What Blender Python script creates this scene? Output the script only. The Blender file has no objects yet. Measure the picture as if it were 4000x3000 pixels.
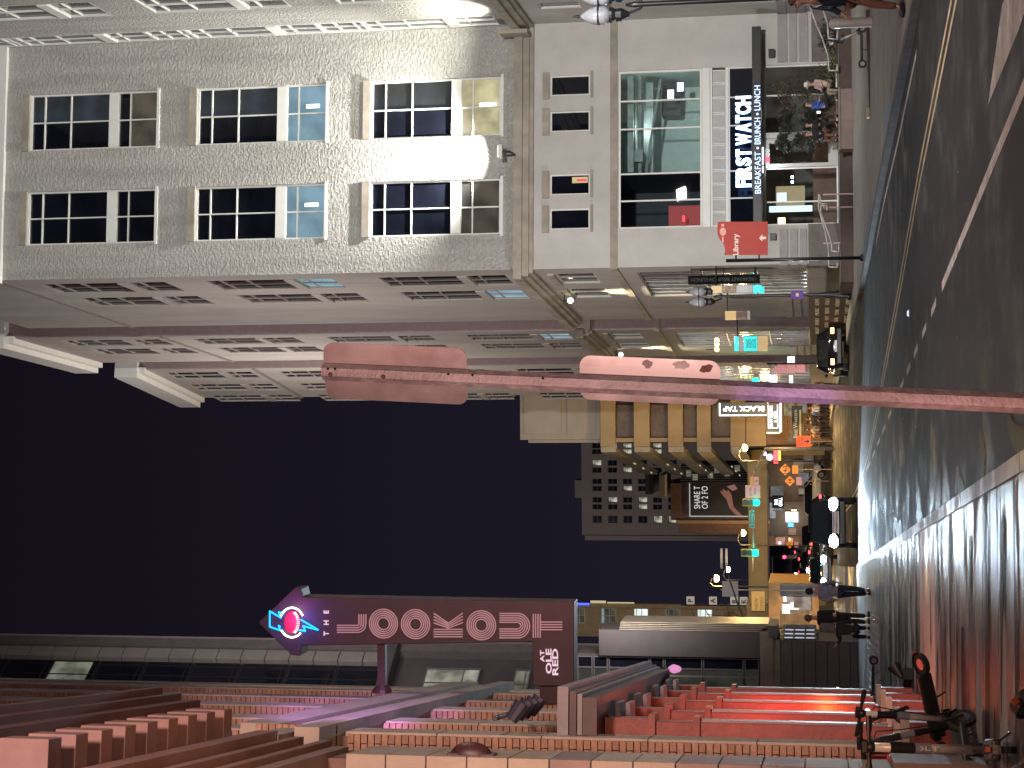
import bpy, bmesh, math, random
from mathutils import Vector, Matrix
random.seed(7)
R = math.radians
sc = bpy.context.scene
COL = sc.collection

# ------------------------------------------------------------------ camera
FPX = 6800.0
CAM = Vector((0, 0, 1.6))
th = math.atan(1188 / FPX); rho = 0.0092
fwd = Vector((0, math.cos(th), math.sin(th)))
R0 = Vector((1, 0, 0)); U0 = Vector((0, -math.sin(th), math.cos(th)))
iu = U0 * math.cos(rho) + R0 * math.sin(rho)
ir = R0 * math.cos(rho) - U0 * math.sin(rho)
cd = bpy.data.cameras.new('camera'); cam = bpy.data.objects.new('camera', cd); COL.objects.link(cam)
cd.sensor_width = 36; cd.lens = 36 * FPX / 4000; cd.clip_start = 0.1; cd.clip_end = 3000
mx, my, mz = -iu, ir, -fwd
cam.matrix_world = Matrix(((mx.x, my.x, mz.x, CAM.x), (mx.y, my.y, mz.y, CAM.y), (mx.z, my.z, mz.z, CAM.z), (0, 0, 0, 1)))
sc.camera = cam

# ------------------------------------------------------------------ world, added ambient light, exposure
w = bpy.data.worlds.new('World'); sc.world = w; w.use_nodes = True
nt = w.node_tree; nt.nodes.clear()
wo = nt.nodes.new('ShaderNodeOutputWorld'); bg = nt.nodes.new('ShaderNodeBackground')
geo = nt.nodes.new('ShaderNodeTexCoord'); sep = nt.nodes.new('ShaderNodeSeparateXYZ'); cr = nt.nodes.new('ShaderNodeValToRGB')
nt.links.new(geo.outputs['Generated'], sep.inputs[0]); nt.links.new(sep.outputs['Z'], cr.inputs[0])
cr.color_ramp.elements[0].position = 0.0; cr.color_ramp.elements[0].color = (0.0120, 0.0112, 0.020, 1)
cr.color_ramp.elements[1].position = 0.5; cr.color_ramp.elements[1].color = (0.0056, 0.0040, 0.0085, 1)
nt.links.new(cr.outputs[0], bg.inputs[0]); bg.inputs[1].default_value = 1.0
nt.links.new(bg.outputs[0], wo.inputs[0])
sd = bpy.data.lights.new('ambient_sun', 'SUN'); sd.energy = 0.012; sd.angle = R(12); sd.color = (0.8, 0.85, 1)  # faint ambient light added for city glow; no moon in view
so = bpy.data.objects.new('ambient_sun', sd); COL.objects.link(so); so.rotation_euler = (R(40), R(15), 0)
sc.view_settings.view_transform = 'Standard'; sc.view_settings.look = 'None'
sc.view_settings.exposure = 0.0; sc.view_settings.gamma = 1.0; sc.view_settings.use_curve_mapping = False
sc.render.engine = 'CYCLES'
cy = sc.cycles
cy.use_denoising = True
cy.max_bounces = 5; cy.diffuse_bounces = 2; cy.glossy_bounces = 3; cy.transmission_bounces = 4; cy.transparent_max_bounces = 6
cy.sample_clamp_indirect = 4.0; cy.caustics_reflective = False; cy.caustics_refractive = False

def lamp(name, kind, loc, power, color, size=0.3, target=None, spot=60, blend=0.6, sizey=None):
    d = bpy.data.lights.new(name, kind); d.energy = power; d.color = color
    if kind == 'AREA':
        d.size = size
        if sizey: d.shape = 'RECTANGLE'; d.size_y = sizey
    else: d.shadow_soft_size = size
    if kind == 'SPOT': d.spot_size = R(spot); d.spot_blend = blend
    o = bpy.data.objects.new(name, d); COL.objects.link(o); o.location = loc
    if target is not None:
        o.rotation_euler = (Vector(target) - Vector(loc)).to_track_quat('-Z', 'Y').to_euler()
    return o
# sources beyond the picture's edges, with unseen fills added to brighten walls and road
lamp('street_or_fill_light', 'SPOT', (10, 6, 13), 108000, (1.0, 0.98, 0.955), 1.0, (11.8, 71, 19), spot=46, blend=.35)
lamp('street_or_fill_light', 'AREA', (-7.5, 64, 9), 1700, (1.0, 0.90, 0.84), 1.0, (4, 88, 18))  # unseen fill added to brighten the side facade
lamp('street_or_fill_light', 'AREA', (-9, 72, 24), 2500, (1.0, 0.90, 0.86), 1.5, (3, 92, 34))  # second unseen fill, added for the upper side facade
lamp('street_or_fill_light', 'AREA', (-11, 98, 30), 3600, (1.0, 0.90, 0.84), 1.5, (1.5, 106, 36))  # unseen fill added to lift the farther bays
lamp('street_or_fill_light', 'AREA', (5.5, 22, 8.5), 520, (1.0, 0.86, 0.80), 0.6, (3.0, 24, 0))  # fill added over the road so its paint shows
lamp('street_or_fill_light', 'AREA', (1, 30, 11), 1000, (1.0, 0.82, 0.78), 1.5, (0, 100, 22))
lamp('street_or_fill_light', 'AREA', (11.5, 58, 8), 130, (1.0, 0.97, 0.88), 0.6, (7, 64, 0))
lamp('street_or_fill_light', 'AREA', (11.5, 42, 8), 90, (1.0, 0.95, 0.85), 0.6, (7, 50, 0))
lamp('street_or_fill_light', 'AREA', (-30, 215, 40), 14000, (1.0, 0.85, 0.8), 3, (-18, 270, 30))  # unseen fill added so the distant tower wall shows
lamp('pink_screen_or_fill', 'SPOT', (2.2, 2.5, 7.0), 8500, (1.0, 0.64, 0.55), 0.7, (-4.9, 21.5, 5.6), spot=35, blend=.5)
lamp('pink_screen_or_fill', 'AREA', (-0.8, 2.2, 2.6), 185, (1.0, 0.58, 0.54), 0.5, (0, 7.2, 2.7))  # pink fill added to brighten the post and plates
lamp('pink_screen_or_fill', 'SPOT', (0.6, 10, 9.0), 800, (1.0, 0.56, 0.56), 0.4, (-5.0, 24, 11), spot=60)
lamp('orange_sign', 'AREA', (-1.6, 11.0, 3.6), 130, (1.0, 0.5, 0.28), 1.0, (-4.3, 19, 2.0))
lamp('purple_sign', 'SPOT', (-1.0, 15, 6.5), 3200, (0.62, 0.28, 1.0), 0.2, (-4.3, 21.5, 7.5), spot=22)
lamp('pink_screen_or_fill', 'SPOT', (-1.2, 3.2, 4.4), 62, (1.0, 0.30, 0.30), 0.15, (0.0, 7.2, 3.2), spot=26, blend=.8)
lamp('red_screen', 'SPOT', (-1.6, 4.4, 0.9), 95, (1.0, 0.24, 0.16), 0.15, (-0.1, 7.2, 0.9), spot=26, blend=.8)
lamp('purple_sign', 'SPOT', (-1.5, 4.0, 2.0), 230, (0.50, 0.22, 1.0), 0.05, (-0.05, 7.2, 1.72), spot=8, blend=.5)
lamp('amber_fill', 'SPOT', (1.9, 4.6, 2.6), 14, (1.0, 0.6, 0.3), 0.1, (0.1, 7.2, 3.3), spot=20, blend=.5)  # amber fill added for the sign plates

# ------------------------------------------------------------------ pixel geometry (upright picture: U right 0..3000, V down 0..4000)
def ray(U, V): return fwd * FPX + ir * (U - 1500) - iu * (V - 2000)
def at(U, V, y):
    d = ray(U, V); return CAM + d * ((y - CAM.y) / d.y)
def gnd(U, V, z=0.0):
    d = ray(U, V); return CAM + d * ((z - CAM.z) / d.z)
def zg(y):
    if y < 66: return 0.0
    if y < 130: return 0.009 * (y - 66)
    return 0.576 + 0.03 * (y - 130)

class Frame:
    """vertical wall frame: local x along the wall, local y into the wall, z up"""
    def __init__(s, x, y, dx, dy, z=0):
        n = math.hypot(dx, dy); s.o = Vector((x, y, z)); s.a = Vector((dx / n, dy / n, 0)); s.n = Vector((-dy / n, dx / n, 0))
        s.ang = math.atan2(dy, dx)
        s.M = Matrix.Translation(s.o) @ Matrix.Rotation(s.ang, 4, 'Z')
    def lc(s, U, V, d=0.0):
        r = ray(U, V); p0 = s.o + s.n * d
        t = (p0 - CAM).dot(s.n) / r.dot(s.n); p = CAM + r * t - s.o
        return p.dot(s.a), p.z
    def s(s_, U, V, d=0.0): return s_.lc(U, V, d)[0]
    def z(s_, U, V, d=0.0): return s_.lc(U, V, d)[1]
    def w(s, x, y, z): return s.o + s.a * x + s.n * y + Vector((0, 0, z))

# ------------------------------------------------------------------ materials
MATS = {}
def nodes(m):
    m.use_nodes = True; t = m.node_tree; b = t.nodes['Principled BSDF']; return t, b
def mat(name, col, rough=0.6, metal=0.0, var=0.12, scale=3.0, bump=0.0, bscale=40, stretch=(1, 1, 1), spec=0.5, rvar=0.0, coat=0.0, dirt=0.0, bdist=0.02):
    if name in MATS: return MATS[name]
    m = bpy.data.materials.new(name); t, b = nodes(m); L = t.links.new
    b.inputs['Roughness'].default_value = rough; b.inputs['Metallic'].default_value = metal
    b.inputs['Specular IOR Level'].default_value = spec
    if coat: b.inputs['Coat Weight'].default_value = coat
    tc = t.nodes.new('ShaderNodeTexCoord'); mp = t.nodes.new('ShaderNodeMapping'); mp.inputs['Scale'].default_value = stretch
    L(tc.outputs['Object'], mp.inputs[0])
    n1 = t.nodes.new('ShaderNodeTexNoise'); n1.inputs['Scale'].default_value = scale; n1.inputs['Detail'].default_value = 7; n1.inputs['Roughness'].default_value = 0.62
    L(mp.outputs[0], n1.inputs[0])
    r1 = t.nodes.new('ShaderNodeValToRGB')
    lo = [c * (1 - var * 1.6) for c in col]; hi = [min(1, c * (1 + var)) for c in col]
    r1.color_ramp.elements[0].position = 0.32; r1.color_ramp.elements[0].color = (*lo, 1)
    r1.color_ramp.elements[1].position = 0.68; r1.color_ramp.elements[1].color = (*hi, 1)
    L(n1.outputs[0], r1.inputs[0]); out = r1.outputs[0]
    if dirt:
        n3 = t.nodes.new('ShaderNodeTexNoise'); n3.inputs['Scale'].default_value = scale * 0.35; n3.inputs['Detail'].default_value = 5
        mp3 = t.nodes.new('ShaderNodeMapping'); mp3.inputs['Scale'].default_value = (1, 1, 0.25); L(tc.outputs['Object'], mp3.inputs[0]); L(mp3.outputs[0], n3.inputs[0])
        r3 = t.nodes.new('ShaderNodeValToRGB'); r3.color_ramp.elements[0].position = 0.42; r3.color_ramp.elements[0].color = (1 - dirt, 1 - dirt, 1 - dirt * 1.1, 1)
        r3.color_ramp.elements[1].position = 0.62; r3.color_ramp.elements[1].color = (1, 1, 1, 1); L(n3.outputs[0], r3.inputs[0])
        mx_ = t.nodes.new('ShaderNodeMixRGB'); mx_.blend_type = 'MULTIPLY'; mx_.inputs[0].default_value = 1; L(out, mx_.inputs[1]); L(r3.outputs[0], mx_.inputs[2]); out = mx_.outputs[0]
    L(out, b.inputs['Base Color'])
    if rvar:
        mr = t.nodes.new('ShaderNodeMapRange'); mr.inputs[1].default_value = 0.35; mr.inputs[2].default_value = 0.65
        mr.inputs[3].default_value = max(0.03, rough - rvar); mr.inputs[4].default_value = min(1, rough + rvar)
        L(n1.outputs[0], mr.inputs[0]); L(mr.outputs[0], b.inputs['Roughness'])
    if bump:
        n2 = t.nodes.new('ShaderNodeTexNoise'); n2.inputs['Scale'].default_value = bscale; n2.inputs['Detail'].default_value = 4
        L(mp.outputs[0], n2.inputs[0]); bp = t.nodes.new('ShaderNodeBump'); bp.inputs['Strength'].default_value = bump; bp.inputs['Distance'].default_value = bdist
        L(n2.outputs[0], bp.inputs['Height']); L(bp.outputs[0], b.inputs['Normal'])
    MATS[name] = m; return m
def emit(name, col, s):
    if name in MATS: return MATS[name]
    m = bpy.data.materials.new(name); t, b = nodes(m)
    b.inputs['Base Color'].default_value = (*[c * 0.3 for c in col], 1); b.inputs['Emission Color'].default_value = (*col, 1); b.inputs['Emission Strength'].default_value = s
    MATS[name] = m; return m
def glow(name, col, s, var=0.5, scale=1.2):
    """softly uneven window glow: lit rooms, and the painted pane reflection"""
    if name in MATS: return MATS[name]
    m = bpy.data.materials.new(name); t, b = nodes(m); L = t.links.new
    tc = t.nodes.new('ShaderNodeTexCoord'); n = t.nodes.new('ShaderNodeTexNoise'); n.inputs['Scale'].default_value = scale; n.inputs['Detail'].default_value = 3
    L(tc.outputs['Object'], n.inputs[0]); r = t.nodes.new('ShaderNodeValToRGB')
    r.color_ramp.elements[0].position = 0.35; r.color_ramp.elements[0].color = (*[c * (1 - var) for c in col], 1)
    r.color_ramp.elements[1].position = 0.65; r.color_ramp.elements[1].color = (*col, 1)
    L(n.outputs[0], r.inputs[0]); L(r.outputs[0], b.inputs['Emission Color']); b.inputs['Emission Strength'].default_value = s
    b.inputs['Base Color'].default_value = (0.02, 0.02, 0.02, 1); b.inputs['Roughness'].default_value = 0.08
    MATS[name] = m; return m
def thin_glass(name, tint, clear):
    if name in MATS: return MATS[name]
    m = bpy.data.materials.new(name); m.use_nodes = True; t = m.node_tree; t.nodes.clear(); L = t.links.new
    o = t.nodes.new('ShaderNodeOutputMaterial'); mix = t.nodes.new('ShaderNodeMixShader'); tr = t.nodes.new('ShaderNodeBsdfTransparent'); gl = t.nodes.new('ShaderNodeBsdfGlossy')
    tr.inputs[0].default_value = (*tint, 1); gl.inputs['Roughness'].default_value = 0.02; mix.inputs[0].default_value = 1 - clear
    fr = t.nodes.new('ShaderNodeFresnel'); fr.inputs[0].default_value = 1.5
    mm = t.nodes.new('ShaderNodeMath'); mm.operation = 'MAXIMUM'; mm.inputs[1].default_value = 1 - clear; L(fr.outputs[0], mm.inputs[0]); L(mm.outputs[0], mix.inputs[0])
    L(tr.outputs[0], mix.inputs[1]); L(gl.outputs[0], mix.inputs[2]); L(mix.outputs[0], o.inputs[0])
    MATS[name] = m; return m

def rough_stone(name, col):
    """hammered render: vertical chipped relief"""
    m = bpy.data.materials.new(name); t, b = nodes(m); L = t.links.new; b.inputs['Roughness'].default_value = 0.85
    tc = t.nodes.new('ShaderNodeTexCoord'); mp = t.nodes.new('ShaderNodeMapping'); mp.inputs['Scale'].default_value = (.38, .38, 1.0); L(tc.outputs['Object'], mp.inputs[0])
    n = t.nodes.new('ShaderNodeTexNoise'); n.inputs['Scale'].default_value = 13; n.inputs['Detail'].default_value = 3; n.inputs['Roughness'].default_value = 0.55; n.inputs['Distortion'].default_value = 0.6; L(mp.outputs[0], n.inputs[0])
    mp2 = t.nodes.new('ShaderNodeMapping'); mp2.inputs['Scale'].default_value = (.8, .8, .8); L(tc.outputs['Object'], mp2.inputs[0])
    n2 = t.nodes.new('ShaderNodeTexNoise'); n2.inputs['Scale'].default_value = 9; n2.inputs['Detail'].default_value = 2; L(mp2.outputs[0], n2.inputs[0])
    ad = t.nodes.new('ShaderNodeMath'); L(n.outputs[0], ad.inputs[0]); L(n2.outputs[0], ad.inputs[1])
    r0 = t.nodes.new('ShaderNodeMapRange'); r0.interpolation_type = 'SMOOTHSTEP'; r0.inputs[1].default_value = 0.85; r0.inputs[2].default_value = 1.2; L(ad.outputs[0], r0.inputs[0])
    bp = t.nodes.new('ShaderNodeBump'); bp.inputs['Strength'].default_value = 1.0; bp.inputs['Distance'].default_value = 0.034; L(r0.outputs[0], bp.inputs['Height']); L(bp.outputs[0], b.inputs['Normal'])
    r = t.nodes.new('ShaderNodeValToRGB'); r.color_ramp.elements[0].color = (*[c * .88 for c in col], 1); r.color_ramp.elements[1].color = (*[c * 1.06 for c in col], 1)
    n3 = t.nodes.new('ShaderNodeTexNoise'); n3.inputs['Scale'].default_value = 0.9; n3.inputs['Detail'].default_value = 7; mp3 = t.nodes.new('ShaderNodeMapping'); mp3.inputs['Scale'].default_value = (1.6, 1.6, .22); L(tc.outputs['Object'], mp3.inputs[0]); L(mp3.outputs[0], n3.inputs[0]); r.color_ramp.elements[0].position = .36; r.color_ramp.elements[1].position = .56; L(n3.outputs[0], r.inputs[0]); L(r.outputs[0], b.inputs['Base Color'])
    return m

def wet(name, col, dry, wetr, pscale, bump, bscale, ptone=0.45, thr=(0.45, 0.58), stretch=(1, 1, 1), bdist=0.01, spec=.5):
    """asphalt or concrete with wet patches: darker and smoother where water stands"""
    m = bpy.data.materials.new(name); t, b = nodes(m); L = t.links.new; b.inputs['Specular IOR Level'].default_value = spec
    tc = t.nodes.new('ShaderNodeTexCoord'); mp = t.nodes.new('ShaderNodeMapping'); mp.inputs['Scale'].default_value = stretch; L(tc.outputs['Object'], mp.inputs[0])
    n = t.nodes.new('ShaderNodeTexNoise'); n.inputs['Scale'].default_value = pscale; n.inputs['Detail'].default_value = 6; n.inputs['Roughness'].default_value = 0.6; L(mp.outputs[0], n.inputs[0])
    mr = t.nodes.new('ShaderNodeMapRange'); mr.interpolation_type = 'SMOOTHSTEP'; mr.inputs[1].default_value = thr[0]; mr.inputs[2].default_value = thr[1]; L(n.outputs[0], mr.inputs[0])
    g = t.nodes.new('ShaderNodeTexNoise'); g.inputs['Scale'].default_value = bscale; g.inputs['Detail'].default_value = 5; g.inputs['Roughness'].default_value = 0.7; L(tc.outputs['Object'], g.inputs[0])
    gr = t.nodes.new('ShaderNodeValToRGB'); gr.color_ramp.elements[0].position = .3; gr.color_ramp.elements[0].color = (*[c * .65 for c in col], 1); gr.color_ramp.elements[1].position = .75; gr.color_ramp.elements[1].color = (*[min(1, c * 1.35) for c in col], 1); L(g.outputs[0], gr.inputs[0])
    big = t.nodes.new('ShaderNodeTexNoise'); big.inputs['Scale'].default_value = 0.35; big.inputs['Detail'].default_value = 6; L(tc.outputs['Object'], big.inputs[0])
    if stretch[1] == .6:
        mb_ = t.nodes.new('ShaderNodeMapping'); mb_.inputs['Scale'].default_value = (3.2, .16, 1); mb_.inputs['Rotation'].default_value = (0, 0, R(-7)); L(tc.outputs['Object'], mb_.inputs[0]); L(mb_.outputs[0], big.inputs[0])
    bm_ = t.nodes.new('ShaderNodeMapRange'); bm_.inputs[1].default_value = .3; bm_.inputs[2].default_value = .7; bm_.inputs[3].default_value = .7; bm_.inputs[4].default_value = 1.2; L(big.outputs[0], bm_.inputs[0])
    m1 = t.nodes.new('ShaderNodeMixRGB'); m1.blend_type = 'MULTIPLY'; m1.inputs[0].default_value = 1; L(gr.outputs[0], m1.inputs[1]); L(bm_.outputs[0], m1.inputs[2])
    m2 = t.nodes.new('ShaderNodeMixRGB'); m2.inputs[1].default_value = (0, 0, 0, 1)
    wt = t.nodes.new('ShaderNodeMapRange'); wt.inputs[3].default_value = 1; wt.inputs[4].default_value = ptone; L(mr.outputs[0], wt.inputs[0])
    L(wt.outputs[0], m2.inputs[0]); L(m1.outputs[0], m2.inputs[2]); L(m2.outputs[0], b.inputs['Base Color'])
    rr = t.nodes.new('ShaderNodeMapRange'); rr.inputs[3].default_value = dry; rr.inputs[4].default_value = wetr; L(mr.outputs[0], rr.inputs[0]); L(rr.outputs[0], b.inputs['Roughness'])
    bp = t.nodes.new('ShaderNodeBump'); bp.inputs['Distance'].default_value = bdist
    bs = t.nodes.new('ShaderNodeMapRange'); bs.inputs[3].default_value = bump; bs.inputs[4].default_value = bump * .25; L(mr.outputs[0], bs.inputs[0]); L(bs.outputs[0], bp.inputs['Strength'])
    L(g.outputs[0], bp.inputs['Height']); L(bp.outputs[0], b.inputs['Normal'])
    MATS[name] = m; return m

# ------------------------------------------------------------------ mesh building
class MB:
    def __init__(s): s.v = []; s.f = []
    def add(s, vs, fs, M=None):
        k = len(s.v); s.v += [(M @ Vector(p)) if M else Vector(p) for p in vs]; s.f += [[i + k for i in q] for q in fs]; return s
    def box(s, x0, x1, y0, y1, z0, z1, M=None):
        if x0 > x1: x0, x1 = x1, x0
        if y0 > y1: y0, y1 = y1, y0
        if z0 > z1: z0, z1 = z1, z0
        return s.add([(x0, y0, z0), (x1, y0, z0), (x1, y1, z0), (x0, y1, z0), (x0, y0, z1), (x1, y0, z1), (x1, y1, z1), (x0, y1, z1)],
              [(0, 3, 2, 1), (4, 5, 6, 7), (0, 1, 5, 4), (1, 2, 6, 5), (2, 3, 7, 6), (3, 0, 4, 7)], M)
    def bar(s, p, q, r, r2=None, n=8):
        p, q = Vector(p), Vector(q); d = (q - p); L = d.length
        if L < 1e-6: return s
        rot = d.to_track_quat('Z', 'Y').to_matrix(); r2 = r if r2 is None else r2
        vs = []
        for rad, c in ((r, p), (r2, q)):
            for i in range(n):
                a = 2 * math.pi * i / n; vs.append(c + rot @ Vector((rad * math.cos(a), rad * math.sin(a), 0)))
        fs = [(i, (i + 1) % n, n + (i + 1) % n, n + i) for i in range(n)] + [tuple(range(n - 1, -1, -1)), tuple(range(n, 2 * n))]
        return s.add(vs, fs)
    def tube(s, pts, r, n=8):
        for a, b in zip(pts, pts[1:]): s.bar(a, b, r, n=n)
        for p in pts[1:-1]: s.ball(p, r, 6, 4)
        return s
    def ball(s, c, r, n=12, m=8, sc_=(1, 1, 1)):
        c = Vector(c); vs = []; fs = []
        for j in range(m + 1):
            ph = math.pi * j / m
            for i in range(n):
                a = 2 * math.pi * i / n; vs.append(c + Vector((r * sc_[0] * math.sin(ph) * math.cos(a), r * sc_[1] * math.sin(ph) * math.sin(a), r * sc_[2] * math.cos(ph))))
        for j in range(m):
            for i in range(n): fs.append((j * n + i, (j + 1) * n + i, (j + 1) * n + (i + 1) % n, j * n + (i + 1) % n))
        return s.add(vs, fs)
    def lathe(s, prof, n=16, c=(0, 0, 0), M=None):
        vs = []; fs = []
        for r, z in prof:
            for i in range(n):
                a = 2 * math.pi * i / n; vs.append((c[0] + r * math.cos(a), c[1] + r * math.sin(a), c[2] + z))
        for j in range(len(prof) - 1):
            for i in range(n): fs.append((j * n + i, j * n + (i + 1) % n, (j + 1) * n + (i + 1) % n, (j + 1) * n + i))
        fs.append(tuple(range(n - 1, -1, -1))); fs.append(tuple(range((len(prof) - 1) * n, len(prof) * n)))
        return s.add(vs, fs, M)
    def prism(s, poly, y0, y1, M=None):
        """polygon in x,z pushed along y"""
        n = len(poly); vs = [(x, y0, z) for x, z in poly] + [(x, y1, z) for x, z in poly]
        fs = [tuple(range(n)), tuple(range(2 * n - 1, n - 1, -1))] + [(i, n + i, n + (i + 1) % n, (i + 1) % n) for i in range(n)]
        return s.add(vs, fs, M)
    def mesh(s, name):
        me = bpy.data.meshes.new(name); me.from_pydata([tuple(v) for v in s.v], [], s.f); me.update()
        b = bmesh.new(); b.from_mesh(me); bmesh.ops.recalc_face_normals(b, faces=b.faces); b.to_mesh(me); b.free(); return me
    def build(s, name, m, parent=None, M=None, smooth=False, bevel=0, kind=None):
        me = s.mesh(name); me.materials.append(m)
        if smooth:
            for p in me.polygons: p.use_smooth = True
        o = link(name, me, parent, M)
        if bevel:
            b = o.modifiers.new('bevel', 'BEVEL'); b.width = bevel; b.segments = 2; b.limit_method = 'ANGLE'
        if kind: o['kind'] = kind
        return o
def link(name, data, parent=None, M=None):
    o = bpy.data.objects.new(name, data); COL.objects.link(o)
    if M is not None: o.matrix_world = M
    if parent is not None:
        o.parent = parent
        o.matrix_parent_inverse = PINV.get(parent.name, Matrix.Identity(4))
    PINV[o.name] = (o.matrix_world if False else WM(o, M)).inverted()
    return o
PINV = {}
def WM(o, M): return M.copy() if M is not None else Matrix.Identity(4)
def tag(o, label, cat, group=None, kind=None):
    o['label'] = label; o['category'] = cat
    if group: o['group'] = group
    if kind: o['kind'] = kind
    return o
def thing(name, label, cat, loc=(0, 0, 0), rz=0, group=None):
    M = Matrix.Translation(Vector(loc)) @ Matrix.Rotation(rz, 4, 'Z')
    o = bpy.data.objects.new(name, None); COL.objects.link(o); o.empty_display_size = .2; o.matrix_world = M
    PINV[o.name] = M.inverted(); ROOTM[o.name] = M
    return tag(o, label, cat, group)
ROOTM = {}
def kid(root, mb, name, m, smooth=False, bevel=0, parent=None, kind=None):
    """part built in its thing's own coordinates"""
    return mb.build(name, m, parent or root, ROOTM[root.name], smooth, bevel, kind)
def struct(name, mb, m, parent=None, smooth=False, label=None):
    o = mb.build(name, m, parent, None, smooth)
    if parent is None: o['kind'] = 'structure'
    if label: o['label'] = label
    return o
def copy_thing(root, loc, rz, label, group=None):
    r = root.copy(); COL.objects.link(r); r.matrix_world = Matrix.Translation(Vector(loc)) @ Matrix.Rotation(rz, 4, 'Z')
    r['label'] = label
    if group: r['group'] = group
    ROOTM[r.name] = r.matrix_world.copy()
    for c in KIDS(root):
        d = c.copy(); COL.objects.link(d); d.parent = r
        for g in KIDS(c):
            e = g.copy(); COL.objects.link(e); e.parent = d
    return r
def KIDS(o): return [c for c in ALLKIDS(o)]
def ALLKIDS(o): return list(o.children)
def text(body, name, m, M, w=None, h=None, parent=None, extrude=0.01, offset=0.0, space=1.0, align='CENTER'):
    """lettering lying in the local x,z plane of M, facing local -y, centred"""
    c = bpy.data.curves.new(name, 'FONT'); c.body = body; c.align_x = 'CENTER'; c.align_y = 'CENTER'; c.extrude = 0; c.size = 1; c.offset = offset; c.space_character = space; c.resolution_u = 3
    c.materials.append(m)
    o = bpy.data.objects.new(name, c); COL.objects.link(o)
    bpy.context.view_layer.update()
    bb = [Vector(p) for p in o.bound_box]
    x0 = min(p.x for p in bb); x1 = max(p.x for p in bb); y0 = min(p.y for p in bb); y1 = max(p.y for p in bb)
    sx = (w / (x1 - x0)) if w else None; sy = (h / (y1 - y0)) if h else sx
    if sx is None: sx = sy
    c.extrude = extrude
    T = M @ Matrix.Rotation(R(90), 4, 'X') @ Matrix.Diagonal((sx, sy, 1, 1)) @ Matrix.Translation((-(x0 + x1) / 2, -(y0 + y1) / 2, 0))
    o.matrix_world = T
    dg = bpy.context.evaluated_depsgraph_get(); me = bpy.data.meshes.new_from_object(o.evaluated_get(dg)); me.name = name
    if not me.materials: me.materials.append(m)
    bpy.data.objects.remove(o)
    o = link(name, me, parent, T)
    return o
def proj(p):
    d = Vector(p) - CAM; t = d.dot(fwd); return 1500 + d.dot(ir) / t * FPX, 2000 - d.dot(iu) / t * FPX
def zfor(x, y, V):
    lo, hi = -5, 90
    for _ in range(40):
        m_ = (lo + hi) / 2
        if proj((x, y, m_))[1] > V: lo = m_
        else: hi = m_
    return lo
# ------------------------------------------------------------------ palette
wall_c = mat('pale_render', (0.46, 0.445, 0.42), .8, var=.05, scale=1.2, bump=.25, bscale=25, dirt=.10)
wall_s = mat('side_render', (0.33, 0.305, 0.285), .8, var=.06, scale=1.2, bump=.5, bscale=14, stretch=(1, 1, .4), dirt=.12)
stone_r = rough_stone('hammered_render', (0.35, 0.342, 0.315))
trim = mat('beige_trim', (0.33, 0.29, 0.24), .7, var=.12, scale=2, bump=.2, dirt=.25)
frame_w = mat('white_frame', (0.62, 0.62, 0.58), .45, var=.04)
dark_gl = mat('dark_glass', (0.006, 0.007, 0.012), .04, var=.3, scale=.5, spec=.5)
dark_gl2 = mat('dark_glass_purple', (0.020, 0.008, 0.012), .12, var=.3, scale=.5, spec=.12)
painted_refl_gl = glow('painted_reflection_pane', (.018, .032, .050), .9, .85, .8)  # bluish reflection painted in as a faint glow
lit_blue = glow('lit_room_blue', (0.30, 0.50, 0.62), .75, .35, .9)
lit_cream = glow('lit_room_cream', (0.75, 0.68, 0.40), .85, .45, 1.2)
lit_dim = glow('lit_room_dim', (0.10, 0.085, 0.06), .8, .6, 1.0)
tube_l = emit('light_tube', (0.8, 0.95, 1.0), 7)
black = mat('black_metal', (0.012, 0.012, 0.014), .4, var=.2, spec=.5)
white_em = emit('white_sign_light', (0.86, 0.93, 1.0), 6)
halo_em = emit('blue_halo', (0.08, 0.35, 1.0), 1.4)
cyan = emit('cyan_light', (0.0, 0.75, 0.72), 1.3)
glass = thin_glass('shop_glass', (0.9, 0.95, 0.95), .93)

def wall(F, s0, s1, z0, z1, holes, m, parent, name='wall', rev=.25, d=0.0):
    xs = sorted({s0, s1, *[h[0] for h in holes], *[h[1] for h in holes]}); xs = [x for x in xs if s0 <= x <= s1]
    zs = sorted({z0, z1, *[h[2] for h in holes], *[h[3] for h in holes]}); zs = [z for z in zs if z0 <= z <= z1]
    b = MB()
    for a, c in zip(xs, xs[1:]):
        for e, g in zip(zs, zs[1:]):
            mxx, mzz = (a + c) / 2, (e + g) / 2
            if any(h[0] < mxx < h[1] and h[2] < mzz < h[3] for h in holes): continue
            b.add([(a, d, e), (c, d, e), (c, d, g), (a, d, g)], [(0, 1, 2, 3)])
    for h in holes:
        a, c, e, g = h[:4]; r = d + rev
        b.add([(a, d, e), (c, d, e), (c, d, g), (a, d, g), (a, r, e), (c, r, e), (c, r, g), (a, r, g)], [(0, 4, 5, 1), (3, 2, 6, 7), (0, 3, 7, 4), (1, 5, 6, 2)])
    me = bpy.data.meshes.new(name); me.from_pydata([tuple(v) for v in b.v], [], b.f); me.materials.append(m)
    return link(name, me, parent, F.M)
def fbox(F, parent, name, m, *boxes, bevel=0, kind=None, smooth=False):
    for q in boxes: o = MB().box(*q).build(name, m, parent, F.M, smooth, bevel, kind)
    return o
WC = {}
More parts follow.
